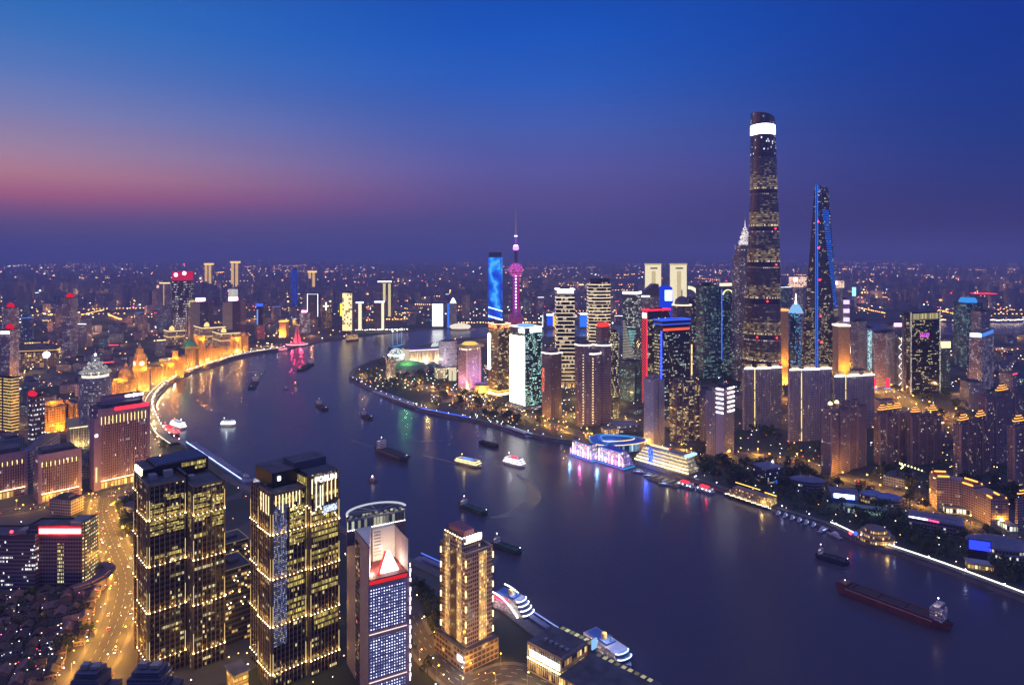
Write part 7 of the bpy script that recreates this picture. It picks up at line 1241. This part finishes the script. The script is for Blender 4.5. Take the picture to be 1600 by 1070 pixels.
# ================================================================== street lamps
def lampkind(name, lab, cat, grp, ht, arm, col, st, k=.55):
    r = thing(name, lab, cat, (0, 0, -900), 0, grp); part('lamp_post', r, MB().tube((0, 0, 0), (0, 0, ht), .14, STEEL, 5, .09).tube((0, 0, ht), (arm, 0, ht + .3), .08, STEEL, 4)); part('lamp_head', r, MB().ball((arm, 0, ht + .25), k, EM(col, st), 6, 4, .7)); return r
AMB = (1, .46, .045); nl = 0
def lamps_along(key, step, lab, grp, ht=9, arm=1.8, col=AMB, st=22, sides=(-1, 1), power=0, every=1, k=.6, t0=0, off=1.2, lo=-1e9, hi=1e9, z=0):
    global nl
    c, w = ROADS[key]; proto = None; i = 0
    for s in sides:
        for x, y, q in along(offs(c, s * (w / 2 + off)), step, t0 + (step / 2 if s > 0 else 0)):
            if y < 470 or not (lo < y < hi) or not onland(x, y): continue
            px = CX + F * x / y
            if not -20 < px < 1620: continue
            rz = q + (-pi / 2 if s > 0 else pi / 2)
            if proto is None: proto = lampkind('street_lamp', lab, 'street lamp', grp, ht, arm, col, st, k); r = proto; r.location = (x, y, z); r.rotation_euler[2] = rz
            else: r = dup(proto, (x, y, z), rz)
            i += 1; nl += 1
            if power and i % every == 0: point(None, (x + cos(rz) * arm, y + sin(rz) * arm, z + ht - .5), power, col, .5, 'street_lamp_bulb')
lamps_along('gold_street', 30, 'amber street lamp beside the gold lit street left of the black towers', 'amber lamps of the gold street', power=24000, k=.5)
lamps_along('cross_street', 34, 'amber street lamp on the cross street in front of the finned blocks', 'amber lamps of the cross street', power=5000, k=.55)
lamps_along('waterfront_road', 62, 'warm street lamp on the road before the golden waterfront', 'lamps of the waterfront road', power=38000, col=(1, .62, .22), k=.9)
lamps_along('peninsula_avenue', 58, 'amber street lamp along the avenue behind the east bank park', 'amber lamps of the park avenue', power=32000, k=.8)
lamps_along('boulevard', 62, 'amber street lamp along the busy boulevard among the plum blocks', 'amber lamps of the boulevard', power=85000, k=1.1, ht=11)
lamps_along('inner_street', 70, 'amber street lamp on the street behind the blue ringed tower', 'amber lamps of the inner street', power=40000, k=1.2)
lamps_along('hotel_street', 26, 'amber street lamp in the street around the floodlit hotel', 'amber lamps by the hotel', power=6500, k=.45)
lamps_along('bund', 27, 'white globe lamp on the curved riverside walk of the left bank', 'white lamps of the curved riverside walk', ht=5, arm=0, col=(1, .93, .85), st=22, sides=(-1,), k=.75, off=-2, power=900, every=2, z=4.5)
lamps_along('eprom', 34, 'blue-white lamp on the river edge of the right bank promenade', 'blue-white lamps of the right bank promenade', ht=4.5, arm=0, col=(.55, .6, 1), st=20, sides=(1,), k=.55, off=-1, power=500, every=2, z=1.2)
mb = MB(); ribbon(mb, offs(ROADS['eprom'][0][:26], -1.0), -3.5, -2.6, 1.3, 2.3, EM((1, .93, .75), 2.6, True)); tag(mb.build('promenade_light_strip'), 'long white light strip along the right bank promenade wall', 'light strip')
mb = MB(); c_ = ROADS['bund'][0]; ribbon(mb, offs(c_, 6.5), 0, .7, 4.5, 5.5, EM((1, .9, .8), 1.7)); tag(mb.build('railing_light_strip'), 'white lit railing curving along the left bank riverside walk', 'light strip')
# ================================================================== trees
rnd = random.Random(11)
LEAF = []
for c in ((.045, .075, .03), (.06, .09, .035), (.035, .06, .03), (.08, .085, .03)): LEAF.append(PM(c, .8, .25, .6))
def crown(mb, R_, zc, n, seed, sz=1.0, c=(0, 0)):
    q = random.Random(seed); cl = [(q.gauss(0, .42) * R_, q.gauss(0, .42) * R_, zc + q.gauss(0, .35) * R_, R_ * q.uniform(.35, .6)) for _ in range(7)]
    for i in range(n):
        bx, by, bz, br = cl[i % 7]; a, e = q.uniform(0, 2 * pi), q.uniform(-1, 1); rr = br * q.uniform(.6, 1.1); s = math.sqrt(1 - e * e)
        p = Vector((c[0] + bx + rr * s * cos(a), c[1] + by + rr * s * sin(a), bz + rr * e)); d = Vector((q.gauss(0, 1), q.gauss(0, 1), q.gauss(.5, 1))).normalized(); u = d.orthogonal().normalized() * sz * q.uniform(.5, 1.0); v = d.cross(u)
        mb.face([p - u - v, p + u - v * .6, p + u * .8 + v, p - u * .7 + v * .8], LEAF[(i * 7 + seed) % 4 if q.random() < .3 else seed % 4])
    return mb
def treekind(seed, R_=4.2, ht=9.5, n=190):
    r = thing('tree', 'round leafy tree', 'tree', (0, 0, -900)); m = PM((.08, .06, .045), .9); part('trunk', r, MB().tube((0, 0, 0), (0, 0, ht * .55), .32, m, 6, .18).tube((0, 0, ht * .4), (R_ * .4, .3, ht * .75), .13, m, 4, .06).tube((0, 0, ht * .45), (-R_ * .35, -.5, ht * .78), .12, m, 4, .06).tube((0, 0, ht * .5), (0, R_ * .4, ht * .8), .11, m, 4, .05)); part('crown', r, crown(MB(), R_, ht * .74, n, seed, .75)); return r
TK = [treekind(s) for s in range(4)]; used = set(); nt_ = 0
def put_tree(x, y, lab, grp, sc):
    global nt_
    k = rnd.randrange(4); rz = rnd.uniform(0, 6.28)
    if k not in used: used.add(k); r = TK[k]; r.location = (x, y, 0); r.rotation_euler[2] = rz; r.scale = (sc,) * 3; r['label'] = lab; r['group'] = grp
    else: dup(TK[k], (x, y, 0), rz, lab, grp, sc)
    nt_ += 1
def trees_in(poly, n, lab, grp, smin=1.0, smax=1.6, rad=4):
    pts = P(poly); xs = [p[0] for p in poly]; ys = [p[1] for p in poly]; k = 0; t_ = 0
    while k < n and t_ < n * 30:
        t_ += 1; px, py = rnd.uniform(min(xs), max(xs)), rnd.uniform(min(ys), max(ys))
        if not inpoly(px, py, poly): continue
        x, y = G(px, py)
        if onland(x, y, 9) and offroad(x, y, 2) and free(x, y, rad, .9): put_tree(x, y, lab, grp, rnd.uniform(smin, smax)); k += 1
park = [(880, 674), (980, 700), (1080, 716), (1180, 716), (1270, 735), (1370, 772), (1470, 806), (1600, 862), (1600, 915), (1500, 884), (1400, 848), (1300, 812), (1180, 776), (1060, 734), (960, 700)]
trees_in(park, 95, 'dark leafy tree in the riverside park of the right bank', 'trees of the right bank park', 1.1, 1.9)
trees_in([(560, 590), (600, 568), (700, 600), (800, 648), (900, 672), (800, 664), (700, 640), (620, 620)], 55, 'dark leafy tree in the gardens at the tip of the peninsula', 'trees of the peninsula gardens', 1.3, 2.0)
trees_in([(1150, 670), (1280, 690), (1360, 735), (1480, 740), (1600, 770), (1600, 800), (1460, 775), (1350, 750), (1280, 715), (1150, 705)], 45, 'dark leafy tree at the foot of the plum and lavender apartment blocks', 'trees among the apartment blocks', 1.2, 1.9)
trees_in([(190, 760), (235, 700), (232, 640), (262, 606), (330, 576), (380, 561), (330, 580), (262, 628), (255, 680), (280, 720), (230, 770)], 25, 'street tree lit amber beside the left bank waterfront road', 'trees of the left bank waterfront', 1.0, 1.5)
trees_in([(40, 780), (150, 768), (205, 790), (205, 900), (185, 860), (140, 800)], 16, 'street tree lit amber beside the gold street', 'trees of the gold street', 1.0, 1.5)
trees_in([(640, 880), (690, 900), (720, 1060), (640, 1068)], 20, 'tree lit amber in the square before the floodlit hotel', 'trees of the hotel square', .9, 1.4)
trees_in([(0, 925), (180, 925), (180, 960), (110, 1070), (0, 1070)], 18, 'dark tree squeezed between the old lane houses', 'trees of the old lanes', .8, 1.2, 2)
trees_in([(1360, 600), (1600, 630), (1600, 680), (1440, 650)], 22, 'tree lit amber along the boulevard behind the plum blocks', 'trees of the boulevard', 1.4, 2.2)
mb = MB(); pk = random.Random(5)                       # shrubs and planting that nobody could count
def plantmass(poly, n):
    xs = [p[0] for p in poly]; ys = [p[1] for p in poly]; k = 0
    while k < n:
        px, py = pk.uniform(min(xs), max(xs)), pk.uniform(min(ys), max(ys)); k += 1
        if not inpoly(px, py, poly): continue
        x, y = G(px, py)
        if not onland(x, y, 6) or not offroad(x, y, 2) or not free(x, y, 1, .8): continue
        hh = pk.uniform(2, 7)
        for q in range(10):
            p = Vector((x + pk.gauss(0, 3.5), y + pk.gauss(0, 3.5), pk.uniform(.6, hh))); d = Vector((pk.gauss(0, 1), pk.gauss(0, 1), pk.gauss(.8, 1))).normalized(); u = d.orthogonal().normalized() * pk.uniform(.6, 1.3); v = d.cross(u); mb.face([p - u - v, p + u - v * .6, p + u * .8 + v, p - u * .7 + v * .8], LEAF[pk.randrange(4)])
plantmass(park, 2300); plantmass([(555, 590), (600, 562), (760, 600), (900, 670), (800, 664), (700, 640), (620, 620)], 1000); plantmass([(1000, 600), (1160, 560), (1160, 700), (1040, 690)], 240); plantmass([(1150, 670), (1600, 690), (1600, 830), (1350, 760)], 500); plantmass([(220, 760), (235, 700), (262, 606), (380, 558), (262, 640), (262, 690)], 160)
tag(mb.build('park_planting'), kind='stuff')
# ================================================================== cars and lane houses
def carmesh(col):
    mb = MB(); m = PM(col, .35, .05); mb.loft([[(-2.2, -.9, .35), (2.2, -.9, .35), (2.2, .9, .35), (-2.2, .9, .35)], [(-2.25, -.92, .85), (2.25, -.9, .75), (2.25, .9, .75), (-2.25, .92, .85)]], m, None, True).loft([[(-1.5, -.82, .85), (1.1, -.82, .82), (1.1, .82, .82), (-1.5, .82, .85)], [(-1.0, -.7, 1.45), (.4, -.7, 1.45), (.4, .7, 1.45), (-1.0, .7, 1.45)]], GLASSD, m)
    for s in (-.65, .65): mb.box(2.26, 2.5, s - .22, s + .22, .5, .85, EM((1, .9, .7), 9)); mb.box(-2.45, -2.27, s - .22, s + .22, .55, .85, EM((1, .03, .02), 8))
    for x in (-1.4, 1.4):
        for y in (-.9, .9): mb.box(x - .33, x + .33, y - .1, y + .1, 0, .66, DARK)
    return mb.mesh('car')
CM = [carmesh(c) for c in ((.5, .5, .52), (.05, .05, .06), (.35, .05, .05), (.6, .6, .58))]
def cars(key, step, lab, grp, seed, scale=1.0):
    q = random.Random(seed); c, w = ROADS[key]; n = 0
    for s, f in ((-1, 0), (-.45, 0), (.45, pi), (1, pi)):
        for x, y, a in along(offs(c, -s * w * .36), step, q.uniform(0, step)):
            if q.random() < .35 or y < 470 or not onland(x, y): continue
            o = bpy.data.objects.new('car', CM[q.randrange(4)]); COL.objects.link(o); o.location = (x, y, .1); o.rotation_euler[2] = a + f; o.scale = (scale,) * 3; tag(o, lab, 'car', grp); n += 1
cars('gold_street', 62, 'car with lit lamps driving on the gold lit street', 'cars on the gold street', 1); cars('cross_street', 34, 'car with lit lamps on the cross street before the finned blocks', 'cars on the cross street', 2); cars('boulevard', 60, 'car with lit lamps on the wide boulevard', 'cars on the boulevard', 3, 1.25); cars('waterfront_road', 80, 'car with lit lamps on the road before the golden waterfront', 'cars on the waterfront road', 4, 1.15); cars('peninsula_avenue', 130, 'car with lit lamps on the avenue behind the park', 'cars on the park avenue', 5, 1.1)
rh = random.Random(21); HK = []
for i in range(6):
    w, d, hh = rh.uniform(6, 9), rh.uniform(9, 16), rh.uniform(4.5, 8); r = thing('lane_house', 'small old house with a dark tiled roof in the crowded lanes at lower left', 'house', (0, 0, -900), 0, 'old lane houses at lower left')
    part('wall', r, MB().box(-w / 2, w / 2, -d / 2, d / 2, 0, hh, FA(((.26, .2, .2), (.2, .17, .2), (.3, .2, .17))[i % 3], bay=2.6, flr=3, fw=.4, fh=.4, lit=.07, cols=MIXD, es=1.6), ROOF, False)); tl = PM(((.07, .035, .04), (.04, .035, .045), (.16, .10, .10), (.05, .03, .03), (.09, .06, .05), (.035, .035, .04))[i], .85, .45, .9)
    part('roof', r, MB().loft([[(-w / 2 - .5, -d / 2 - .4, hh), (w / 2 + .5, -d / 2 - .4, hh), (w / 2 + .5, d / 2 + .4, hh), (-w / 2 - .5, d / 2 + .4, hh)], [(-.15, -d / 2 - .4, hh + w * .36), (.15, -d / 2 - .4, hh + w * .36), (.15, d / 2 + .4, hh + w * .36), (-.15, d / 2 + .4, hh + w * .36)]], tl, None, True)); HK.append(r)
n = 0; usedh = set(); quarter = [(-20, 925), (130, 925), (148, 895), (170, 890), (188, 905), (188, 950), (150, 1010), (120, 1060), (108, 1090), (-20, 1090)]; qp = P(quarter); a0 = radians(24)
for iu in range(-60, 60):
    for iv in range(-60, 60):
        u, v = iu * 10.5, iv * 16.5; x = -330 + u * cos(a0) - v * sin(a0) + rh.uniform(-1, 1); y = 560 + u * sin(a0) + v * cos(a0) + rh.uniform(-1.5, 1.5)
        if not inpoly(x, y, qp) or not offroad(x, y, 9) or not free(x, y, 5, .9) or n > 150: continue
        k = rh.randrange(6); rz = a0 + (pi / 2 if rh.random() < .2 else 0) + rh.gauss(0, .06)
        if k not in usedh: usedh.add(k); HK[k].location = (x, y, 0); HK[k].rotation_euler[2] = rz
        else: dup(HK[k], (x, y, 0), rz)
        n += 1
# market street shed with curved dark roof at the corner of the gold street
X_, Y_ = G(150, 915); r = thing('curved_arcade_house', 'curved row house with a scalloped dark roof at the bend of the gold street', 'house', (X_, Y_, 0))
pts = [(-6, -26), (3, -16), (7, -4), (6, 9), (0, 18), (-9, 22)]
for i, (p, q) in enumerate(zip(pts, pts[1:])): part('terrace_house', r, MB().strip([p, q], 12, 0, 9, PM((.22, .17, .18), .8))); part('roof', r, MB().strip([p, q], 13.5, 9.02, 1.4, PM((.10, .08, .11), .85, .3, .8)).strip([p, q], 6, 10.45, 1.5, PM((.13, .09, .12), .85, .3, .8)))
point(None, (*G(150, 935), 9), 900, (1, .5, .4), 1, 'yard_lamp')
# ================================================================== the rest of the city, one object a building
gr = random.Random(33); GK = []
pal = [((.34, .31, .33), WARM, .10), ((.24, .22, .31), MIXD, .12), ((.36, .29, .25), WARM, .09), ((.18, .20, .28), COOL, .10), ((.34, .27, .32), GOLD, .14), ((.18, .23, .27), TEAL, .09)]
def gmesh(w, d, hh, p, top=None):
    mb = MB(); m = FA(p[0], (.03, .03, .05), 3.2, 3.5, .5, .5, p[2] * .9, p[1], 1.1, .02, .7); k = gr.random(); mb.box(-w / 2, w / 2, -d / 2, d / 2, 0, hh, m, ROOF, False)
    if k < .5: mb.box(-w * .25, w * .25, -d * .25, d * .25, hh, hh + 4, ROOF)
    if k > .7 and hh > 40: mb.box(-w * .36, w * .36, -d * .36, d * .36, hh, hh * 1.12, m, ROOF)
    if top: mb.box(-w / 2 - .5, w / 2 + .5, -d / 2 - .8, -d / 2 - .1, hh - 2.4, hh, top)
    return mb.mesh('city_block')
words = {0: 'plain grey', 1: 'dusky violet', 2: 'brown', 3: 'blue-grey', 4: 'mauve', 5: 'teal-grey'}
def scatter(n, x0, x1, y0, y1, h0, h1, zone, grp, tops=.1, name='city_building', cover=.25):
    k = 0; t_ = 0
    while k < n and t_ < n * 40:
        t_ += 1; px = gr.uniform(x0, x1); py = y0 + (y1 - y0) * gr.random(); x, y = G(px, py); w, d = gr.uniform(18, 42), gr.uniform(16, 32); hh = h0 + (h1 - h0) * gr.random() ** 2
        if hh < 26: w *= 1.3
        rr = hypot(w, d) / 2
        if not onland(x, y, rr + 14) or not offroad(x, y, rr * .8 + 3) or not free(x, y, rr, .95): continue
        hx0, hx1 = px - F * rr / y, px + F * rr / y; ok = True
        for f in FOOT:
            if f[7] > y and f[3] < hx1 and f[4] > hx0:
                lim = f[6] - cover * (f[6] - f[5]); zmax = H - (lim - HY) * y / F
                if zmax < hh: hh = zmax
        if hh < 7: continue
        pi_ = gr.randrange(6); tp = None; tw_ = ''
        if gr.random() < tops: tc_ = gr.choice((((1, .05, .08), 'red'), ((1, .7, .3), 'gold'), ((.85, .9, 1), 'white'), ((.1, .3, 1), 'blue'))); tp = EM(tc_[0], 3); tw_ = f', {tc_[1]} roof light,'
        sz = 'low' if hh < 22 else 'mid-rise' if hh < 55 else 'high-rise'
        o = bpy.data.objects.new(name, gmesh(w, d, hh, pal[pi_], tp)); COL.objects.link(o); o.location = (x, y, 0); o.rotation_euler[2] = gr.uniform(-.3, .9); tag(o, f'{words[pi_]} {sz} block{tw_} {zone}', 'building', grp); FOOT.append((x, y, rr, hx0, hx1, ZPY(hh, y), HY + F * H / y, y)); k += 1
def ZPY(z, y): return HY + F * (H - z) / y
scatter(55, -20, 420, 560, 720, 9, 34, 'in the old town behind the finned blocks', 'old town blocks', .06)
scatter(30, -20, 240, 700, 800, 9, 20, 'between the finned blocks and the lane houses', 'blocks by the cross street', .0)
scatter(75, -20, 440, 478, 560, 25, 115, 'in the city behind the golden waterfront', 'city blocks behind the waterfront', .16)
scatter(55, 410, 1000, 462, 508, 25, 120, 'in the city across the river', 'city blocks across the river', .22)
scatter(22, 640, 1160, 560, 668, 7, 24, 'at the feet of the peninsula towers', 'low blocks of the peninsula', .1)
scatter(45, 1080, 1620, 528, 640, 20, 95, 'among the peninsula towers on the right', 'city blocks of the right side', .16)
scatter(14, 1380, 1620, 640, 760, 8, 28, 'between the plum apartment blocks', 'low blocks by the plum towers', .05)
# ================================================================== far city, reads as one mass
fr = random.Random(44); FM = [FA((.30, .28, .33), (.07, .07, .10), 5, 5, .6, .5, .022, WARM, 1.2, 0, .8), FA((.24, .24, .32), (.07, .07, .10), 5, 5, .6, .5, .018, MIXD, 1.2, 0, .8)]
mb = MB(); ml = MB(); LC = [EM((1, .42, .08), 9), EM((1, .55, .2), 9), EM((1, .8, .55), 9), EM((.75, .85, 1), 9), EM((1, .04, .06), 7), EM((.1, .3, 1), 8), EM((1, .2, .6), 6)]
def lc(): q = fr.random(); return LC[0] if q < .34 else LC[1] if q < .55 else LC[2] if q < .72 else LC[3] if q < .86 else LC[4] if q < .92 else LC[5] if q < .97 else LC[6]
def glow(x, y, z, s, m): ml.box(x - s, x + s, y - s, y + s, z - s * .5, z + s * .5, m)
from mathutils import noise as mn
def dens(x, y): return max(0, min(1, .5 + 1.3 * mn.noise((x / 900, y / 1500, 3.1)) + .5 * mn.noise((x / 260, y / 420, 7.7))))
for i in range(7000):
    px = fr.uniform(-40, 1640); Y = 3900 * (22000 / 3900) ** (fr.random() ** 1.1); x = (px - CX) / F * Y; y = Y
    if not onland(x, y, 40) or fr.random() > dens(x, y) * 1.5: continue
    w, d = fr.uniform(20, 60), fr.uniform(20, 50); hh = 12 + 110 * fr.random() ** 2.6
    if not free(x, y, 25, .8): continue
    off_ = fr.randrange(1000) * 5.0; m = FM[i % 2]; i0 = len(mb.uv); mb.box(x - w / 2, x + w / 2, y - d / 2, y + d / 2, 0, hh, m, ROOF, False); mb.uv[i0:] = [(a + off_, b_ + off_) for a, b_ in mb.uv[i0:]]
    if fr.random() < .09: glow(x + fr.uniform(-w, w) * .3, y - d / 2 - 2, hh * fr.uniform(.3, 1), min(7, .0005 * Y + 1) * fr.uniform(.5, 1.3), lc())
tag(mb.build('far_city'), kind='stuff')
# lights along far streets, then single lamps in between
for i in range(190):
    Y = 3300 * (24000 / 3300) ** fr.random(); x = fr.uniform(-.85, .85) * Y; a = fr.choice((fr.gauss(.05, .2), fr.gauss(1.57, .2))); L = fr.uniform(.04, .16) * Y; m = LC[0] if fr.random() < .75 else LC[1]; n = fr.randrange(8, 26); s = min(6.0, .00042 * Y + .6)
    for k in range(n):
        q = L * k / n; X_, Y2 = x + cos(a) * q, Y + sin(a) * q * 1.5
        if onland(X_, Y2, 10): glow(X_, Y2 + fr.gauss(0, 3), 9, s * fr.uniform(.6, 1.2), m)
for i in range(5200):
    px = fr.uniform(-20, 1620); py = 402 + 100 * fr.random() ** 1.5; x, y = G(px, py)
    if onland(x, y, 10) and fr.random() < dens(x, y) ** 2.6 * 1.6: glow(x, y, fr.uniform(6, 26), min(6, .0004 * y + .5) * fr.uniform(.5, 1.3), lc())
for i in range(3600):
    px = fr.uniform(-20, 1620); py = fr.uniform(470, 720); x, y = G(px, py)
    if onland(x, y, 12) and fr.random() < dens(x * 1.7, y * 1.7) ** 1.3 and free(x, y, 1, .75): glow(x, y, fr.uniform(3, 8), fr.uniform(.5, 1.0) * (y / 1700), lc())
for i in range(1500):
    px = fr.uniform(560, 1600) if i % 3 else fr.uniform(560, 900); py = fr.uniform(590, 900) if i % 3 else fr.uniform(565, 670); x, y = G(px, py)
    if onland(x, y, 5) and free(x, y, 1, .8): glow(x, y, fr.uniform(2, 5), fr.uniform(.28, .6) * (y / 1200), LC[fr.choice((0, 1, 2, 2, 3, 3))])
for i in range(220):
    px = fr.uniform(-10, 800); py = fr.uniform(760, 1075); x, y = G(px, py)
    if onland(x, y, 5) and free(x, y, 1, .8): glow(x, y, fr.uniform(2, 6), fr.uniform(.2, .4), LC[fr.choice((0, 1, 2, 3))])
for (px0, py0, px1, py1, n, c) in ((12, 416, 48, 414.5, 16, 2), (35, 434, 100, 429, 34, 1), (0, 425, 12, 423, 6, 1), (90, 416, 108, 415, 10, 2), (207, 404, 250, 404, 16, 0), (375, 417, 400, 416, 14, 0), (400, 407, 470, 407, 26, 0), (620, 401.5, 720, 402.5, 22, 0), (715, 412, 735, 411, 10, 1), (870, 465, 890, 464, 12, 0), (905, 445, 915, 444, 8, 1), (960, 430, 1000, 428, 18, 0), (1130, 408, 1250, 408, 26, 0), (1300, 408, 1440, 409, 34, 0), (1310, 420, 1332, 421, 12, 0), (1490, 457, 1548, 458, 26, 2), (1482, 466, 1506, 467, 12, 1), (1555, 460, 1590, 460, 14, 2), (1490, 500.5, 1600, 499.6, 44, 2), (1455, 499, 1480, 500, 10, 1), (870, 408, 960, 408, 18, 0), (690, 480, 760, 478, 18, 0), (700, 504, 850, 503.5, 36, 1), (540, 516, 640, 514, 26, 2), (560, 500, 640, 498, 18, 0), (170, 492, 200, 502, 22, 0)):
    for k in range(n):
        f = (k + fr.uniform(-.2, .2)) / n; x, y = G(px0 + (px1 - px0) * f, py0 + (py1 - py0) * f + fr.uniform(-.4, .4), 9); s = min(9, .00055 * y + .5); glow(x, y, 9, s * fr.uniform(.7, 1.3), LC[c])
for i in range(140):
    px = fr.uniform(0, 190); py = fr.uniform(930, 1075); x, y = G(px, py)
    if onland(x, y) and offroad(x, y, 2): glow(x, y, fr.uniform(4, 9), fr.uniform(.12, .28), LC[fr.choice((2, 3, 3, 4, 5, 6, 1))])
tag(ml.build('city_lights'), kind='stuff')
# lit yards, crossings and squares: strong warm lamps between the blocks
for i in range(230):
    px = fr.uniform(-10, 1610); py = 430 + 260 * fr.random() ** 1.3; x, y = G(px, py)
    if y < 1000 or not onland(x, y, 12) or not free(x, y, 2, .8): continue
    point(None, (x, y, 14), fr.uniform(.6, 1.6) * 60000 * (y / 1800) ** 1.5, (1, fr.uniform(.36, .6), fr.uniform(.03, .25)), 1.5, 'square_lamp')
# far glow of floodlights on the ground: a few high masts in the far city
# ================================================================== haze
HZ = bpy.data.materials.new('haze'); HZ.use_nodes = True; t = HZ.node_tree; t.nodes.clear(); pv = N(t, 'ShaderNodeVolumePrincipled'); oo = N(t, 'ShaderNodeOutputMaterial'); t.links.new(pv.outputs[0], oo.inputs['Volume'])
pv.inputs['Color'].default_value = (.46, .56, 1.0, 1); pv.inputs['Density'].default_value = HAZE; pv.inputs['Anisotropy'].default_value = 0
mb = MB(); mb.box(-45000, 45000, -1500, 62000, -7, 660, HZ); tag(mb.build('haze'), kind='stuff')
